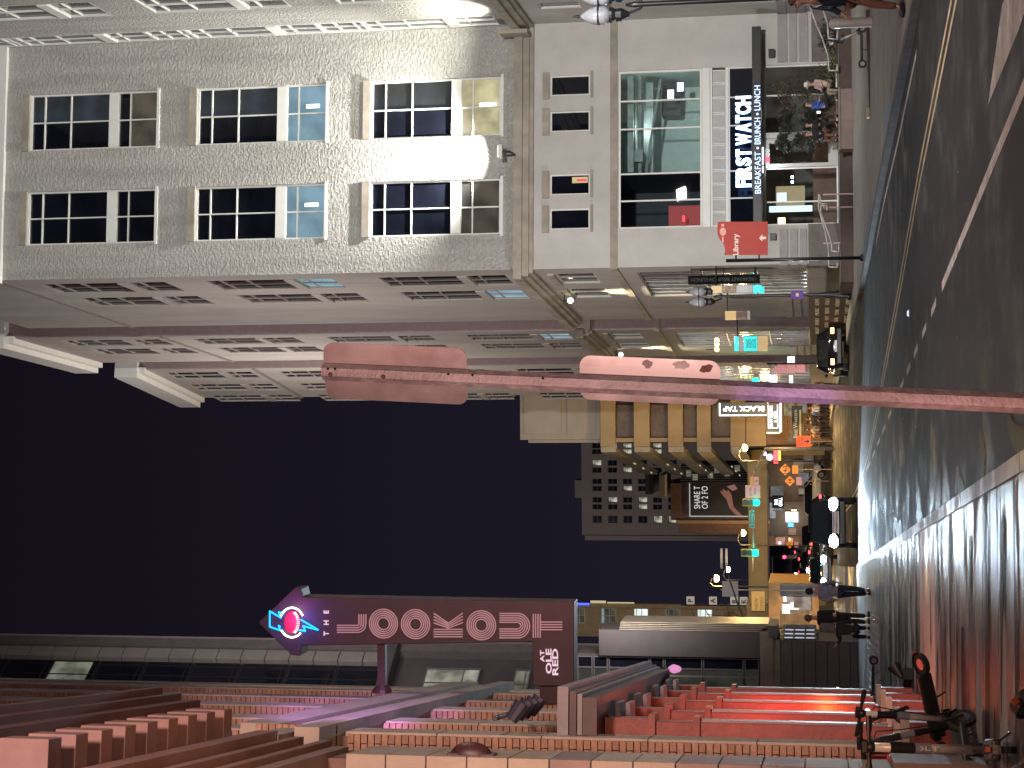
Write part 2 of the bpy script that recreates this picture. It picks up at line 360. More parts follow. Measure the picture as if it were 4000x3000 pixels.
def window(parent, F, s0, s1, z0, z1, cols, rows, gm, fm, rec=.16, fw=.06, bw=.04, solid=(), pm=None, ft=.08, name='window'):
    """frame with bars, and each pane a sub-part. cols, rows: inner bar positions as fractions; solid: row indices filled by a spandrel; pm: {(i,j): material}"""
    W, H = s1 - s0, z1 - z0
    key = (round(W, 2), round(H, 2), tuple(cols), tuple(rows), rec, fw, bw, tuple(solid), fm.name)
    if key not in WC:
        b = MB(); y0, y1 = rec - ft, rec + .02
        b.box(0, fw, y0, y1, 0, H); b.box(W - fw, W, y0, y1, 0, H); b.box(fw, W - fw, y0, y1, 0, fw); b.box(fw, W - fw, y0, y1, H - fw, H)
        cx = [fw] + [c * W for c in cols] + [W - fw]; rz_ = [fw] + [r * H for r in rows] + [H - fw]
        for c in cols: b.box(c * W - bw / 2, c * W + bw / 2, y0 + .012, y1 - .003, fw, H - fw)
        for r in rows: b.box(fw, W - fw, y0 + .02, y1 - .006, r * H - bw / 2, r * H + bw / 2)
        for j in solid: b.box(fw, W - fw, y0 - .05, y1 - .01, rz_[j] - bw * .4, rz_[j + 1] + bw * .4)
        fr = b.mesh(name); fr.materials.append(fm); panes = {}
        for i in range(len(cx) - 1):
            for j in range(len(rz_) - 1):
                if j in solid: continue
                p = MB().box(cx[i] - .005, cx[i + 1] + .005, rec - .012, rec - .002, rz_[j] - .005, rz_[j + 1] + .005).mesh('pane'); panes[(i, j)] = p
        WC[key] = (fr, panes, {})
    fr, panes, pv = WC[key]
    M = F.M @ Matrix.Translation((s0, 0, z0))
    wd = link(name, fr, parent, M)
    for ij, p in panes.items():
        g = (pm or {}).get(ij, gm)
        k = (ij, g.name)
        if k not in pv: q = p.copy(); q.materials.clear(); q.materials.append(g); pv[k] = q
        link('pane', pv[k], wd, M)
    return wd

# ------------------------------------------------------------------ ground
asph = wet('wet_asphalt', (0.042, 0.041, 0.044), .82, .48, .9, 1.0, 45, .7, (.42, .68), (1, .6, 1), .015, spec=.35)
asph2 = wet('far_asphalt', (0.055, 0.05, 0.048), .6, .3, .5, .4, 30, .7)
conc = wet('wet_concrete', (0.25, 0.24, 0.23), .8, .38, 1.5, 1.0, 55, .14, (.47, .53), (.28, 1, 1), .02, spec=.22)
conc2 = wet('pale_concrete', (0.42, 0.37, 0.31), .6, .3, .8, .25, 50, .75)
conc3 = wet('damp_concrete', (0.12, 0.115, 0.11), .8, .38, 1.6, 1.0, 60, .25, (.42, .5), (.28, 1, 1), .02, spec=.22)
kerbm = wet('kerb_concrete', (0.24, 0.23, 0.22), .65, .4, 2, .3, 60, .6)
dconc = mat('dry_concrete', (0.36, 0.34, 0.30), .75, var=.10, scale=1.5, bump=.3, bscale=60, dirt=.15)
paint = mat('worn_road_paint', (0.80, 0.76, 0.72), .8, var=.18, scale=6, bump=.2, bscale=80, dirt=.3)
ypaint = mat('yellow_road_paint', (0.78, 0.64, 0.40), .8, var=.15, scale=6, dirt=.25)
ys = [-30, 0, 8, 16, 24, 32, 40, 48, 56, 62, 66, 70, 75, 80, 86, 92, 100, 110, 120, 130, 150, 180, 220, 280, 360, 500]
def strip(name, xa, xb, ylist, m, dz=0.0, thick=0.0, kind='structure', label=None, parent=None):
    b = MB(); n = len(ylist)
    vs = []
    for y in ylist: vs += [(xa(y), y, zg(y) + dz), (xb(y), y, zg(y) + dz)]
    fs = [(2 * i, 2 * i + 1, 2 * i + 3, 2 * i + 2) for i in range(n - 1)]
    if thick:
        k = len(vs); vs += [(x, y, z - thick) for x, y, z in vs]
        fs += [(2 * i + k, 2 * i + 2 + k, 2 * i, 2 * i) [:3] + () for i in range(0)]
        for i in range(n - 1):
            fs += [(2 * i, 2 * i + 2, 2 * i + 2 + k, 2 * i + k), (2 * i + 1, 2 * i + 1 + k, 2 * i + 3 + k, 2 * i + 3)]
        fs += [(0, k, k + 1, 1), (2 * n - 2, 2 * n - 1, 2 * n - 1 + k, 2 * n - 2 + k)]
    b.v = vs; b.f = [list(f) for f in fs]
    me = bpy.data.meshes.new(name); me.from_pydata(vs, [], b.f); me.materials.append(m); me.update()
    bb = bmesh.new(); bb.from_mesh(me); bmesh.ops.recalc_face_normals(bb, faces=bb.faces); bb.to_mesh(me); bb.free()
    if not thick and me.polygons[0].normal.z < 0: me.flip_normals()
    o = link(name, me, parent)
    if parent is None: o['kind'] = kind
    if label: o['label'] = label
    return o
strip('ground', lambda y: -700, lambda y: 700, [-60, 0, 66, 130, 250, 600, 1500], mat('city_ground', (0.05, 0.05, 0.05), .8), -.05)
kl = lambda y: 1.05 - .119 * y if y < 75 else 1.05 - .119 * 75 - .103 * (y - 75)         # left kerb
RK = [(-30, 11.2), (28.3, 5.53), (34.2, 5.04), (41.5, 4.58), (52, 3.6), (60, 3.03), (69, 2.57), (80, 1.6), (125, -3.0), (500, -41.6)]
def kr(y):
    for (a, b), (c, d) in zip(RK, RK[1:]):
        if y <= c: return b + (d - b) * (y - a) / (c - a)
    return RK[-1][1]
strip('road', lambda y: kl(y) + .0, lambda y: kr(y), ys, asph)
strip('cross_street', lambda y: -90, lambda y: kl(y) - .01, [68, 72, 80, 86], asph2, -.006)
SL = lambda y: -1.41 - .13 * y                                                     # near left building line
# left sidewalk laid in bands across: each band a slab of its own
walk = thing('sidewalk_left', 'x', 'x'); del walk['category']; walk['kind'] = 'structure'; walk['label'] = 'wet left sidewalk laid in bands of concrete and brick'
bands = [(4, 10.6, conc3), (10.6, 12.1, conc), (12.1, 13.4, conc3), (13.4, 14.9, conc), (14.9, 16.3, conc3), (16.3, 17.1, conc), (17.1, 17.9, conc3),
         (17.9, 19.6, conc), (19.6, 21.2, conc), (21.2, 22.9, conc), (22.9, 26.2, conc2), (26.2, 28.5, conc), (28.5, 31, conc), (31, 33.5, conc), (33.5, 36.5, conc), (36.5, 39.5, conc), (39.5, 43, conc), (43, 67.5, conc)]
for a, c, m in bands:
    strip('slab', lambda y: SL(y) - 9, lambda y: kl(y) - .16, [a + .012, c - .012], m, .13, .14, parent=walk)
strip('far_sidewalk_left', lambda y: kl(y) - 9, lambda y: kl(y), [86, 100, 130, 180, 250, 400], conc, .13, .14)
# pavers near the walkers, brick-laid, real joints
brickm = mat('grey_paver', (0.22, 0.2, 0.2), .35, var=.25, scale=9, rvar=.15)
b = MB()
for i in range(34):
    y = 43.2 + i * .32
    for j in range(26):
        x = kl(y) - 1.9 - j * .42 - (.21 if i % 2 else 0)
        b.box(x - .2, x + .2, y + .01, y + .3, .132, .142 + random.random() * .003)
o = b.build('paver_field', brickm); o['kind'] = 'stuff'; o['label'] = 'grey brick pavers on the left sidewalk by the walkers'
# kerb stones, left
ks = thing('kerb_left', 'x', 'x'); del ks['category']; ks['kind'] = 'structure'; ks['label'] = 'granite kerb stones of the left sidewalk'
y = 6.0
while y < 66:
    l = 1.8
    bb = MB(); x0, x1 = kl(y), kl(y + l); g = .012
    bb.add([(x0 - .16, y + g, .0), (x0, y + g, 0), (x1, y + l - g, 0), (x1 - .16, y + l - g, 0), (x0 - .16, y + g, .137), (x0 - .012, y + g, .137), (x1 - .012, y + l - g, .137), (x1 - .16, y + l - g, .137)],
           [(0, 3, 2, 1), (4, 5, 6, 7), (0, 1, 5, 4), (1, 2, 6, 5), (2, 3, 7, 6), (3, 0, 4, 7)])
    bb.build('kerb_stone', kerbm, ks); y += l
# right side: kerb and pale sidewalk, terrace base
yk = [p[0] for p in RK if p[0] >= 28] ; yk = [10, 20] + yk[:7] + [90, 100, 110, 120, 130]
strip('kerb_right', lambda y: kr(y), lambda y: kr(y) + .18, yk, mat('dry_kerb', (0.22, 0.21, 0.19), .85, var=.15, scale=3, spec=.1, dirt=.2), .135, .14)
strip('sidewalk_right', lambda y: kr(y) + .18, lambda y: kr(y) + 22, yk, dconc, .13, .14)
b = MB()
# paint
def line(name, pts, wd, m, label, dz=.004):
    b = MB()
    for (x0, y0), (x1, y1) in zip(pts, pts[1:]):
        b.add([(x0 - wd / 2, y0, zg(y0) + dz), (x0 + wd / 2, y0, zg(y0) + dz), (x1 + wd / 2, y1, zg(y1) + dz), (x1 - wd / 2, y1, zg(y1) + dz)], [(0, 1, 2, 3)])
    me = bpy.data.meshes.new(name); me.from_pydata([tuple(v) for v in b.v], [], b.f); me.materials.append(m)
    o = link(name, me); o['kind'] = 'structure'; o['label'] = label; return o
lx = lambda y: 3.89 - .118 * y
line('lane_line', [(lx(8), 8), (lx(22.9), 22.9)], .13, paint, 'solid white lane line on the near road')
for i, (a, c) in enumerate([(24.0, 25.0), (26.2, 27.2), (28.4, 29.5), (30.6, 31.8), (33, 34.3), (35.5, 37), (38.6, 40.2), (42, 44), (45.5, 47.5), (49.5, 52), (54, 57), (59, 62)]):
    line('lane_dash', [(lx(a), a), (lx(c), c)], .11, paint, 'short white dash of the broken lane line')
YP = [(6.9, 8), (4.37, 19.8), (3.03, 27.5), (1.5, 35), (0, 42.7), (-.70, 45.9), (-2.6, 56), (-4.0, 66), (-5.1, 75), (-10.8, 130), (-20, 220)]
line('yellow_line', [(x, y) for x, y in YP], .1, ypaint, 'nearer stripe of the double yellow centre line')
line('yellow_line', [(x + .26, y) for x, y in YP], .1, ypaint, 'farther stripe of the double yellow centre line')
line('kerb_highlight', [(kr(y) - .42, y) for y in (28, 34.2, 41.5, 47)], .12, paint, 'kerb face highlight painted as a white strip along the right gutter')  # highlight of the kerb face drawn as a painted strip
b = MB(); b.add([(2.95, 12.9, .004), (3.35, 13.2, .004), (3.2, 15.4, .004), (2.55, 16.7, .004), (2.75, 14.2, .004)], [(0, 1, 2, 3, 4)])
o = b.build('turn_arrow', paint); o['kind'] = 'structure'; o['label'] = 'white turn arrow painted on the road'
# tactile strips along the right kerb, their bluish reflection put into the colour
tact = mat('blue_sheen_tactile', (0.20, 0.27, 0.32), .6, var=.2, scale=5, bump=.6, bscale=25)
for a, c in ((34, 38.2), (47.5, 56)):
    o = strip('tactile_strip', lambda y: kr(y) + .19, lambda y: kr(y) + .75, [a, (a + c) / 2, c], tact, .136); o['label'] = 'tactile paving strip with a painted bluish sheen along the right kerb'
# standing water: irregular dark puddles in the gutter and on the slabs
water = mat('puddle_water', (.007, .007, .008), .5, var=.3, spec=.04, bump=.25, bscale=9, bdist=.01)
def puddle(name, cx, cy_, rx, ry, z, seed, label):
    r_ = random.Random(seed); n = 26; ph = [r_.uniform(0, 6.28) for _ in range(4)]
    vs = []
    for i in range(n):
        a = 2 * math.pi * i / n; k = 1 + .28 * math.sin(2 * a + ph[0]) + .22 * math.sin(3 * a + ph[1]) + .16 * math.sin(5 * a + ph[2]) + .10 * math.sin(7 * a + ph[3])
        vs.append((cx + rx * k * math.cos(a), cy_ + ry * k * math.sin(a), z))
    me = bpy.data.meshes.new(name); me.from_pydata(vs, [], [tuple(range(n))]); me.materials.append(water); o = link(name, me); o['kind'] = 'structure'; o['label'] = label
for i, (dx, y, rx, ry) in enumerate([(.22, 14.6, .16, .5), (.3, 17.6, .2, .3), (.2, 20.4, .16, .5), (.25, 23.8, .22, .5), (.3, 28.5, .24, .8), (.25, 36, .22, 1.3)]):
    puddle('gutter_puddle', kl(y) + dx, y, rx, ry, .003, i, 'dark irregular puddle in the left gutter')
for i, (dx, y, rx, ry) in enumerate([(-1.0, 14.6, .7, .16), (-1.7, 15.9, .9, .2), (-.8, 17.6, .5, .12), (-2.2, 18.5, .8, .2), (-1.2, 20.2, .8, .14), (-2.6, 21.6, .6, .2), (-.9, 22.2, .5, .12), (-1.6, 27.2, .9, .2), (-.8, 28.6, .5, .2), (-2.8, 30.5, 1.0, .3), (-1.5, 33, .9, .3), (-2.0, 37, 1.2, .35), (-1.2, 13.6, .8, .1), (-1.9, 19.3, .7, .1)]):
    puddle('slab_puddle', kl(y) + dx, y, rx, ry, .1335, 40 + i, 'thin dark puddle lying across the left sidewalk slabs')
rq = random.Random(21)
for i in range(46):
    y = 12.6 + 30 * rq.random() ** 1.6; puddle('slab_puddle', kl(y) - .3 - rq.random() * 3.6, y, rq.uniform(.12, .7), rq.uniform(.02, .07) * y / 16, .1338, 90 + i, 'thin dark puddle lying across the left sidewalk slabs')
# pale street grit
b = MB()
for i in range(40):
    y = random.uniform(15, 60); x = random.uniform(kl(y) + .3, kr(y) - 1)
    b.box(x, x + random.uniform(.01, .03), y, y + random.uniform(.01, .04), .001, .006)
o = b.build('road_grit', paint); o['kind'] = 'stuff'; o['label'] = 'pale grit scattered on the wet road'
p = gnd(1775 - 0, 3550)
rr = thing('road_reflector', 'bright raised reflector standing alone on the road', 'reflector', (gnd(1776, 3550).x, gnd(1776, 3550).y, 0))
kid(rr, MB().prism([(-.06, 0), (.06, 0), (.04, .03), (-.04, .03)], -.05, .05), 'reflector_body', emit('reflector_white', (.8, .85, 1), .9))

# ------------------------------------------------------------------ corner building, right
FA = Frame(4.73, 71.0, 1, .084)
FS = Frame(4.73, 71.0, .103, -1)            # side facade, s negative going away
cb = thing('corner_building', 'pale rendered corner building with a breakfast restaurant at its foot', 'building', tuple(FA.o), 0)
zb = lambda V, U=2450: FA.z(U, V)
sF = lambda U, V: FA.s(U, V)
Z_cor0, Z_cor1 = zb(2085, 2200), zb(2012, 2200)
Z_bel0, Z_bel1 = zb(2412, 2200), zb(2384, 2200)
Z_top = zb(18, 2200)
S_R = sF(2888, 1700)
holes_u = []; wins = []
GV = [(115, 612), (768, 1272), (1447, 1956)]
colsU = [((2082, 2299), (2462, 2685))]
cL = (sF(2080, 1700), sF(2297, 1700)); cR = (sF(2464, 1700), sF(2692, 1700))
for k, (va, vb) in enumerate(GV):
    z1, z0 = zb(va), zb(vb)
    for c, (a, e) in enumerate((cL, cR)): wins.append((k, c, a, e, z0, z1)); holes_u.append((a, e, z0, z1))
wall(FA, 0, S_R, Z_cor1 - .1, Z_top + 3, holes_u, stone_r, cb)
rowsfr = [1 - v / 509 for v in (401, 357, 312, 162, 57)][0:0]
fr_rows = [(509 - 399) / 509, (509 - 353) / 509, (509 - 318) / 509, (509 - 161) / 509, (509 - 56) / 509]
wallrow = {}
for k, c, a, e, z0, z1 in wins:
    pm = {}
    if k == 1: pm = {(i, j): lit_blue for i in (0, 1) for j in (0, 1)}
    if k == 2 and c == 1: pm = {(i, j): lit_cream for i in (0, 1) for j in (0, 1)}
    if k == 2 and c == 0: pm = {(i, j): lit_dim for i in (0, 1) for j in (0, 1)}
    if k == 0 and c == 1: pm = {(i, j): lit_dim for i in (0, 1) for j in (0,)}
    if c == 1: pm.update({(1, j): painted_refl_gl for j in (3, 4, 5)})
    wd = window(cb, FA, a, e, z0, z1, [.5], fr_rows, dark_gl, frame_w, rec=.22, fw=.075, bw=.055, solid=(2,), pm=pm, ft=.12)
    M = FA.M @ Matrix.Translation((a, 0, z0)); W = e - a; H = z1 - z0
    if k == 1: MB().box(W * .6, W * .66, .17, .19, H * .06, H * .16).build('light_tube', tube_l, wd, M)
    if k == 2 and c == 1:
        MB().box(W * .52, W * .57, .17, .19, H * .04, H * .17).build('light_tube', tube_l, wd, M)
    # sill and head blocks
    fbox(FA, cb, 'window_sill', frame_w, (a - .08, e + .08, -.06, .12, z0 - .12, z0 - .003))
    fbox(FA, cb, 'window_head', trim, (a - .02, e + .02, -.10, .0, z1 + .003, z1 + .32))
for V in (12,): fbox(FA, cb, 'top_band', frame_w, (-.15, S_R, -.22, .0, Z_top, Z_top + .35))
# panel joints, thin grey strips set slightly proud
fbox(FA, cb, 'panel_joint', mat('joint_grey', (.34, .32, .30), .8), *[(0.02, S_R - .02, -.002, .0, zb(v) - .008, zb(v) + .008) for v in (690, 1360)], *[(x - .008, x + .008, -.003, 0, Z_cor1 + .3, Z_top) for x in (.95,)])
# cornice with stepped profile, front and side
for F, s0, s1 in ((FA, -.45, S_R),):
    h = Z_cor1 - Z_cor0
    fbox(F, cb, 'cornice', trim, (s0 + .0, s1, -.45, .0, Z_cor0 + h * .55, Z_cor1), (s0 + .14, s1, -.30, .0, Z_cor0 + h * .22, Z_cor0 + h * .55 - .003), (s0 + .26, s1, -.18, 0, Z_cor0, Z_cor0 + h * .22 - .003))
fbox(FA, cb, 'belt_course', trim, (-.08, S_R, -.08, 0, Z_bel0, Z_bel1))
# lower wall
sw = [((2300, 2304), 0)]
small = [(2113, 2175), (2250, 2312), (2497, 2575), (2637, 2715)]
small = [(3000 - 2, 0)][:0] + [(2105, 2185), (2240, 2320), (2487, 2567), (2628, 2706)]
zs0, zs1 = zb(2304), zb(2150)
hs = []
for a, e in small: hs.append((sF(a, 2228), sF(e, 2228), zs0, zs1))
Gz = .13
bigL, bigR = sF(2110, 2600), sF(2728, 2600)
z_sw0, z_sw1 = zb(2742), zb(2416)
z_tr0, z_tr1 = zb(2945), zb(2775)
z_door1 = zb(2985); z_base = .65
hs += [(bigL, bigR, z_sw0, z_sw1), (bigL, bigR, z_tr0, z_tr1), (bigL, bigR, z_base, z_door1)]
wall(FA, 0, S_R, Gz, Z_cor0 + .1, hs, wall_c, cb, rev=.3)
for (a, e, z0, z1), g in zip(hs[:4], (dark_gl, lit_dim, dark_gl, dark_gl)):
    wd = window(cb, FA, a, e, z0, z1, [], [], dark_gl, frame_w, rec=.14, fw=.055)
    if g is lit_dim:
        M = FA.M @ Matrix.Translation((a, 0, z0)); MB().box(.5, .75, .115, .125, .1, .75).build('poster', emit('poster_cream', (.75, .6, .3), .5), wd, M); MB().box(.56, .66, .108, .112, .15, .55).build('poster_figure', emit('poster_red', (.8, .04, .06), .9), wd, M)
    fbox(FA, cb, 'window_head', trim, (a - .14, e + .14, -.10, 0, z1 + .04, z1 + .32)); fbox(FA, cb, 'window_sill', trim, (a - .14, e + .14, -.08, 0, z0 - .14, z0 - .03))
# big storefront glazing: frame and four panes, room behind
xm = [sF(u, 2600) for u in (2222, 2325, 2507, 2622)]
xm = [sF(u, 2600) for u in (2220, 2326, 2502, 2612)]
Wb = bigR - bigL
window(cb, FA, bigL, bigR, z_sw0, z_sw1, [(x - bigL) / Wb for x in xm], [], glass, frame_w, rec=.16, fw=.08, bw=.06)
room = mat('room_wall', (.50, .58, .55), .7, var=.06); duct = mat('duct_metal', (.30, .34, .33), .45, var=.2, scale=3)
def room_box(F, s0, s1, z0, z1, dep, m, nm, y0=.3):
    b = MB(); b.add([(s0, y0, z0), (s1, y0, z0), (s1, y0, z1), (s0, y0, z1), (s0, dep, z0), (s1, dep, z0), (s1, dep, z1), (s0, dep, z1)], [(4, 5, 6, 7), (0, 4, 7, 3), (1, 2, 6, 5), (3, 7, 6, 2), (0, 1, 5, 4)])
    me = bpy.data.meshes.new(nm); me.from_pydata([tuple(v) for v in b.v], [], b.f); me.materials.append(m); return link(nm, me, cb, F.M)
xd = xm[1]
room_box(FA, xd, bigR + .3, z_sw0 - .3, z_sw1 + .3, 4.2, room, 'upper_room')
room_box(FA, bigL - .3, xd - .02, z_sw0 - .3, z_sw1 + .3, 4.2, mat('dark_room', (.03, .035, .05), .7), 'upper_room')
b = MB()
for i in range(5): b.box(xd + .2, bigR, .7 + i * .7, .85 + i * .7, z_sw1 - .55, z_sw1 - .3)
b.box(xd + .6, xd + 1.1, .5, 4, z_sw1 - .95, z_sw1 - .6); b.box(xd + .1, bigR, 2.0, 2.5, z_sw1 - 1.25, z_sw1 - .85); b.bar((xd + .3, 1.2, z_sw1 - 1.0), (bigR, 1.5, z_sw1 - 1.6), .06)
b.bar((xd + .1, .9, z_sw1 - .8), (bigR, .9, z_sw1 - .8), .09)
b.build('ceiling_ducts', duct, cb, FA.M)
fbox(FA, cb, 'dark_beam', black, (bigR - 1.2, bigR + .1, 2.9, 3.6, z_sw0 + 1.1, z_sw0 + 1.9))
def ptl(F, s, y, z, P, col, r=.15): lamp('room_light', 'POINT', tuple(F.w(s, y, z)), P, col, r)
ptl(FA, xd + 2.2, 1.6, z_sw0 + 2.6, 62, (.88, 1.0, .95), .4)
for px, pz in ((bigR - .75, z_sw0 + 1.35), (bigR - .45, z_sw0 + .95)):
    fbox(FA, cb, 'ceiling_lamp', tube_l, (px - .22, px + .12, .9, 1.0, pz - .12, pz + .12))
fbox(FA, cb, 'neon_strip', emit('neon_red', (1, .03, .06), 3), (bigL + .35, bigL + .6, .6, .64, z_sw0 + .75, z_sw0 + .85))
fbox(FA, cb, 'red_panel', emit('red_dim', (.35, .02, .02), .8), (bigL + .25, bigL + 1.2, 1.6, 1.7, z_sw0 + .1, z_sw0 + 1.5))
# mullion band and two-level louvres
fbox(FA, cb, 'transom_band', frame_w, (bigL, bigR, -.04, .0, z_tr1 + .02, z_sw0 - .03))
zl0, zl1 = zb(2834), zb(2784)
edges = [2117, 2172, 2225, 2282, 2335, 2385, 2436, 2500, 2558, 2618, 2675, 2728]
lm = None
for i, (u0, u1) in enumerate(zip(edges, edges[1:])):
    x0, x1 = sF(u0, 2800) + .05, sF(u1, 2800) - .05
    bb = MB(); Wl = x1 - x0; n = 12
    for j in range(n):
        z = (zl1 - zl0) * (j + .5) / n; bb.add([(0, .04, z - .02), (Wl, .04, z - .02), (Wl, .11, z + .02), (0, .11, z + .02)], [(0, 1, 2, 3)]).box(0, Wl, .035, .042, z - .023, z - .004)
    bb.box(-.04, 0, 0, .12, 0, zl1 - zl0); bb.box(Wl, Wl + .04, 0, .12, 0, zl1 - zl0)
    bb.box(0, Wl, .115, .12, 0, zl1 - zl0)
    bb.build('louvre', frame_w, cb, FA.M @ Matrix.Translation((x0, .02, zl0)))
fbox(FA, cb, 'louvre_frame', frame_w, (bigL, bigR, .02, .16, zl1 + .01, z_tr1 - .003), (bigL, bigR, .02, .16, zl0 - .12, zl0 - .01), (bigL + .003, bigL + .06, .03, .15, zl0, zl1))
window(cb, FA, bigL, bigR, z_tr0, zl0 - .13, [(x - bigL) / Wb for x in xm], [], dark_gl, frame_w, rec=.14, fw=.05, bw=.05)
# canopy
cz0, cz1 = zb(2978), zb(2943); cs0, cs1 = sF(2018, 2960), sF(2868, 2960)
fbox(FA, cb, 'canopy', black, (cs0, cs1, -1.1, .0, cz0, cz1), bevel=.02)
# ground floor shopfront
gx = [sF(u, 3100) for u in (2214, 2345, 2462, 2632)]
bL2, bR2 = bigL, bigR + .35
window(cb, FA, bigL, bigR, z_base, z_door1, [(x - bigL) / Wb for x in (gx[0], gx[1], gx[2], gx[3])], [], glass, frame_w, rec=.16, fw=.06, bw=.055)
room_box(FA, bigL - .2, bigR + .2, z_base - .1, z_door1 + .4, 6, mat('cafe_wall', (.14, .12, .11), .7, var=.4, scale=1.1), 'cafe_room')
tan = emit('mural_tan', (.30, .24, .17), .42)
fbox(FA, cb, 'counter', mat('counter_wood', (.2, .1, .07), .6), (bigL + .6, bigR - .6, 3.2, 3.9, z_base, z_base + 1.0))
fbox(FA, cb, 'menu_screen', emit('screen_white', (.7, .9, 1), 1.6), (gx[0] + .35, gx[0] + .75, 2.0, 2.04, z_door1 - .85, z_door1 - .45), (bigL + .75, bigL + 1.0, 1.2, 1.24, z_door1 - 1.9, z_door1 - .15))
fbox(FA, cb, 'wall_menu', emit('screen_warm', (.55, .38, .2), .55), (gx[0] + .25, gx[0] + 1.1, 2.4, 2.44, z_door1 - 1.6, z_door1 - .4))
fbox(FA, cb, 'hanging_lamp', emit('lamp_warm', (1, .75, .35), 4), (bigL + .25, bigL + .55, 1.4, 1.6, z_door1 - .8, z_door1 - .5))
fbox(FA, cb, 'pendant', tube_l, (gx[0] + .95, gx[0] + 1.05, 1.0, 1.1, z_door1 - 1.15, z_door1 - 1.05), (gx[0] + 1.15, gx[0] + 1.25, 1.0, 1.1, z_door1 - 1.15, z_door1 - 1.05))
ptl(FA, bigL + 3, 2.2, z_door1 - .5, 26, (1, .8, .6), .3); ptl(FA, bigR - 1.5, 2.2, z_door1 - .6, 22, (1, .82, .62), .3)
# door with its own frame
dm = mat('grey_door_frame', (.42, .42, .40), .5, var=.05)
dx0, dx1 = sF(2350, 3150), sF(2458, 3150)
door = MB(); door.box(dx0, dx0 + .14, -.02, .1, z_base, z_door1 - .03); door.box(dx1 - .14, dx1, -.02, .1, z_base, z_door1 - .03); door.box(dx0 + .14, dx1 - .14, -.018, .098, z_base, z_base + .38); door.box(dx0 + .14, dx1 - .14, -.018, .098, z_door1 - .2, z_door1 - .04)
dob = door.build('door', dm, cb, FA.M)
MB().tube([(dx0 + .2, -.03, 1.6), (dx0 + .2, -.1, 1.6), (dx0 + .2, -.1, 2.4), (dx0 + .2, -.03, 2.4)], .02).build('handle', black, dob, FA.M)
fbox(FA, cb, 'door_post', dm, (dx1 + .05, dx1 + .28, -.06, .12, z_base, z_door1 - .02))
text('30', 'street_number', emit('number_white', (.8, .8, .75), .6), FA.M @ Matrix.Translation((dx0 + .62, -.03, z_door1 - .13)), h=.2, parent=cb)
fbox(FA, cb, 'led_notice', emit('led_red', (1, .05, .1), 2.5), (dx0 + .2, dx0 + .42, -.03, -.02, z_door1 - .22, z_door1 - .04))
# grooved stone base courses either side
sc_m = mat('grooved_stone', (.32, .29, .30), .75, var=.1, scale=1.5, bump=.3, dirt=.1)
def courses(F, s0, s1, vlist, zf, d=-.06):
    for v0, v1 in vlist: fbox(F, cb, 'stone_course', sc_m, (s0, s1, d, .0, zf(v1), zf(v0)), bevel=.012)
VL = [(2942, 3020), (3040, 3076), (3084, 3116), (3124, 3150)]
courses(FA, -.05, sF(2105, 3050), [(3042, 3075), (3083, 3113), (3121, 3148)], zb)
courses(FA, bigR + .1, S_R, [(3040, 3078), (3086, 3116), (3124, 3160)], zb)
fbox(FA, cb, 'base_course', mat('brown_base', (.13, .11, .10), .7, var=.2), (-.1, bigL, -.12, 0, Gz, zb(3158, 2050)), (bigR + .08, S_R, -.12, 0, Gz, zb(3170, 2800)))
fbox(FA, cb, 'wall_speaker', black, (sF(2772, 3016), sF(2802, 3016), -.3, 0, zb(3028), zb(3005)), (sF(2060, 3016), sF(2085, 3016), -.3, 0, zb(3028), zb(3005)))
# wing coming forward at the right: plane near x const
ow = FA.w(S_R, 0, 0)
FW = Frame(ow.x, ow.y, -.02, -1); 
FW = Frame(ow.x, ow.y, .016, -1)
LW = 14
hw = []
WG = ((-420, 60), (115, 612), (768, 1272), (1447, 1956))
for va, vb in WG:
    z1, z0 = zb(va), zb(vb)
    for a, e in ((.15, 1.9), (5.0, 7.4)): hw.append((a, e, z0, z1))
wall(FW, 0, LW, Z_cor1 - .1, Z_top + 3, hw + [(.15, 1.9, zb(vc), zb(vb)) for (va, vb), (vc, vd) in zip(WG, WG[1:])], stone_r, cb)
for i, (a, e, z0, z1) in enumerate(hw): window(cb, FW, a, e, z0, z1, [.5], fr_rows, dark_gl if i != 4 else painted_refl_gl, frame_w, rec=.1, fw=.07, bw=.055, solid=(2,), ft=.10)
for (va, vb), (vc, vd) in zip(WG, WG[1:]): window(cb, FW, .15, 1.9, zb(vc) + .004, zb(vb) - .004, [.5], [.2, .62], dark_gl, frame_w, rec=.1, fw=.07, bw=.055, ft=.10)
h = Z_cor1 - Z_cor0
fbox(FW, cb, 'cornice', trim, (.46, LW, -.45, .0, Z_cor0 + h * .55, Z_cor1), (.31, LW, -.30, .0, Z_cor0 + h * .22, Z_cor0 + h * .55 - .003), (.19, LW, -.18, 0, Z_cor0, Z_cor0 + h * .22 - .003))
fbox(FW, cb, 'cornice_block', trim, (.5, 1.3, -.62, -.452, Z_cor0 + .1, Z_cor1 + .5))
hw2 = [(2.6, 3.6, zs0, zs1)]
wall(FW, 0, LW, Gz, Z_cor0 + .1, hw2, wall_c, cb)
window(cb, FW, 2.6, 3.6, zs0, zs1, [], [], dark_gl, frame_w, rec=.12, fw=.055)
fbox(FW, cb, 'belt_course', trim, (.081, LW, -.08, 0, Z_bel0, Z_bel1))
for v0, v1 in VL[1:]: fbox(FW, cb, 'stone_course', sc_m, (.07, LW, -.06, 0, zb(v1), zb(v0)), bevel=.012)
fbox(FW, cb, 'shop_window', dm, (3.2, 3.3, -.07, 0, 1, zb(2950)), (3.2, 8, -.07, 0, zb(2960), zb(2950)))

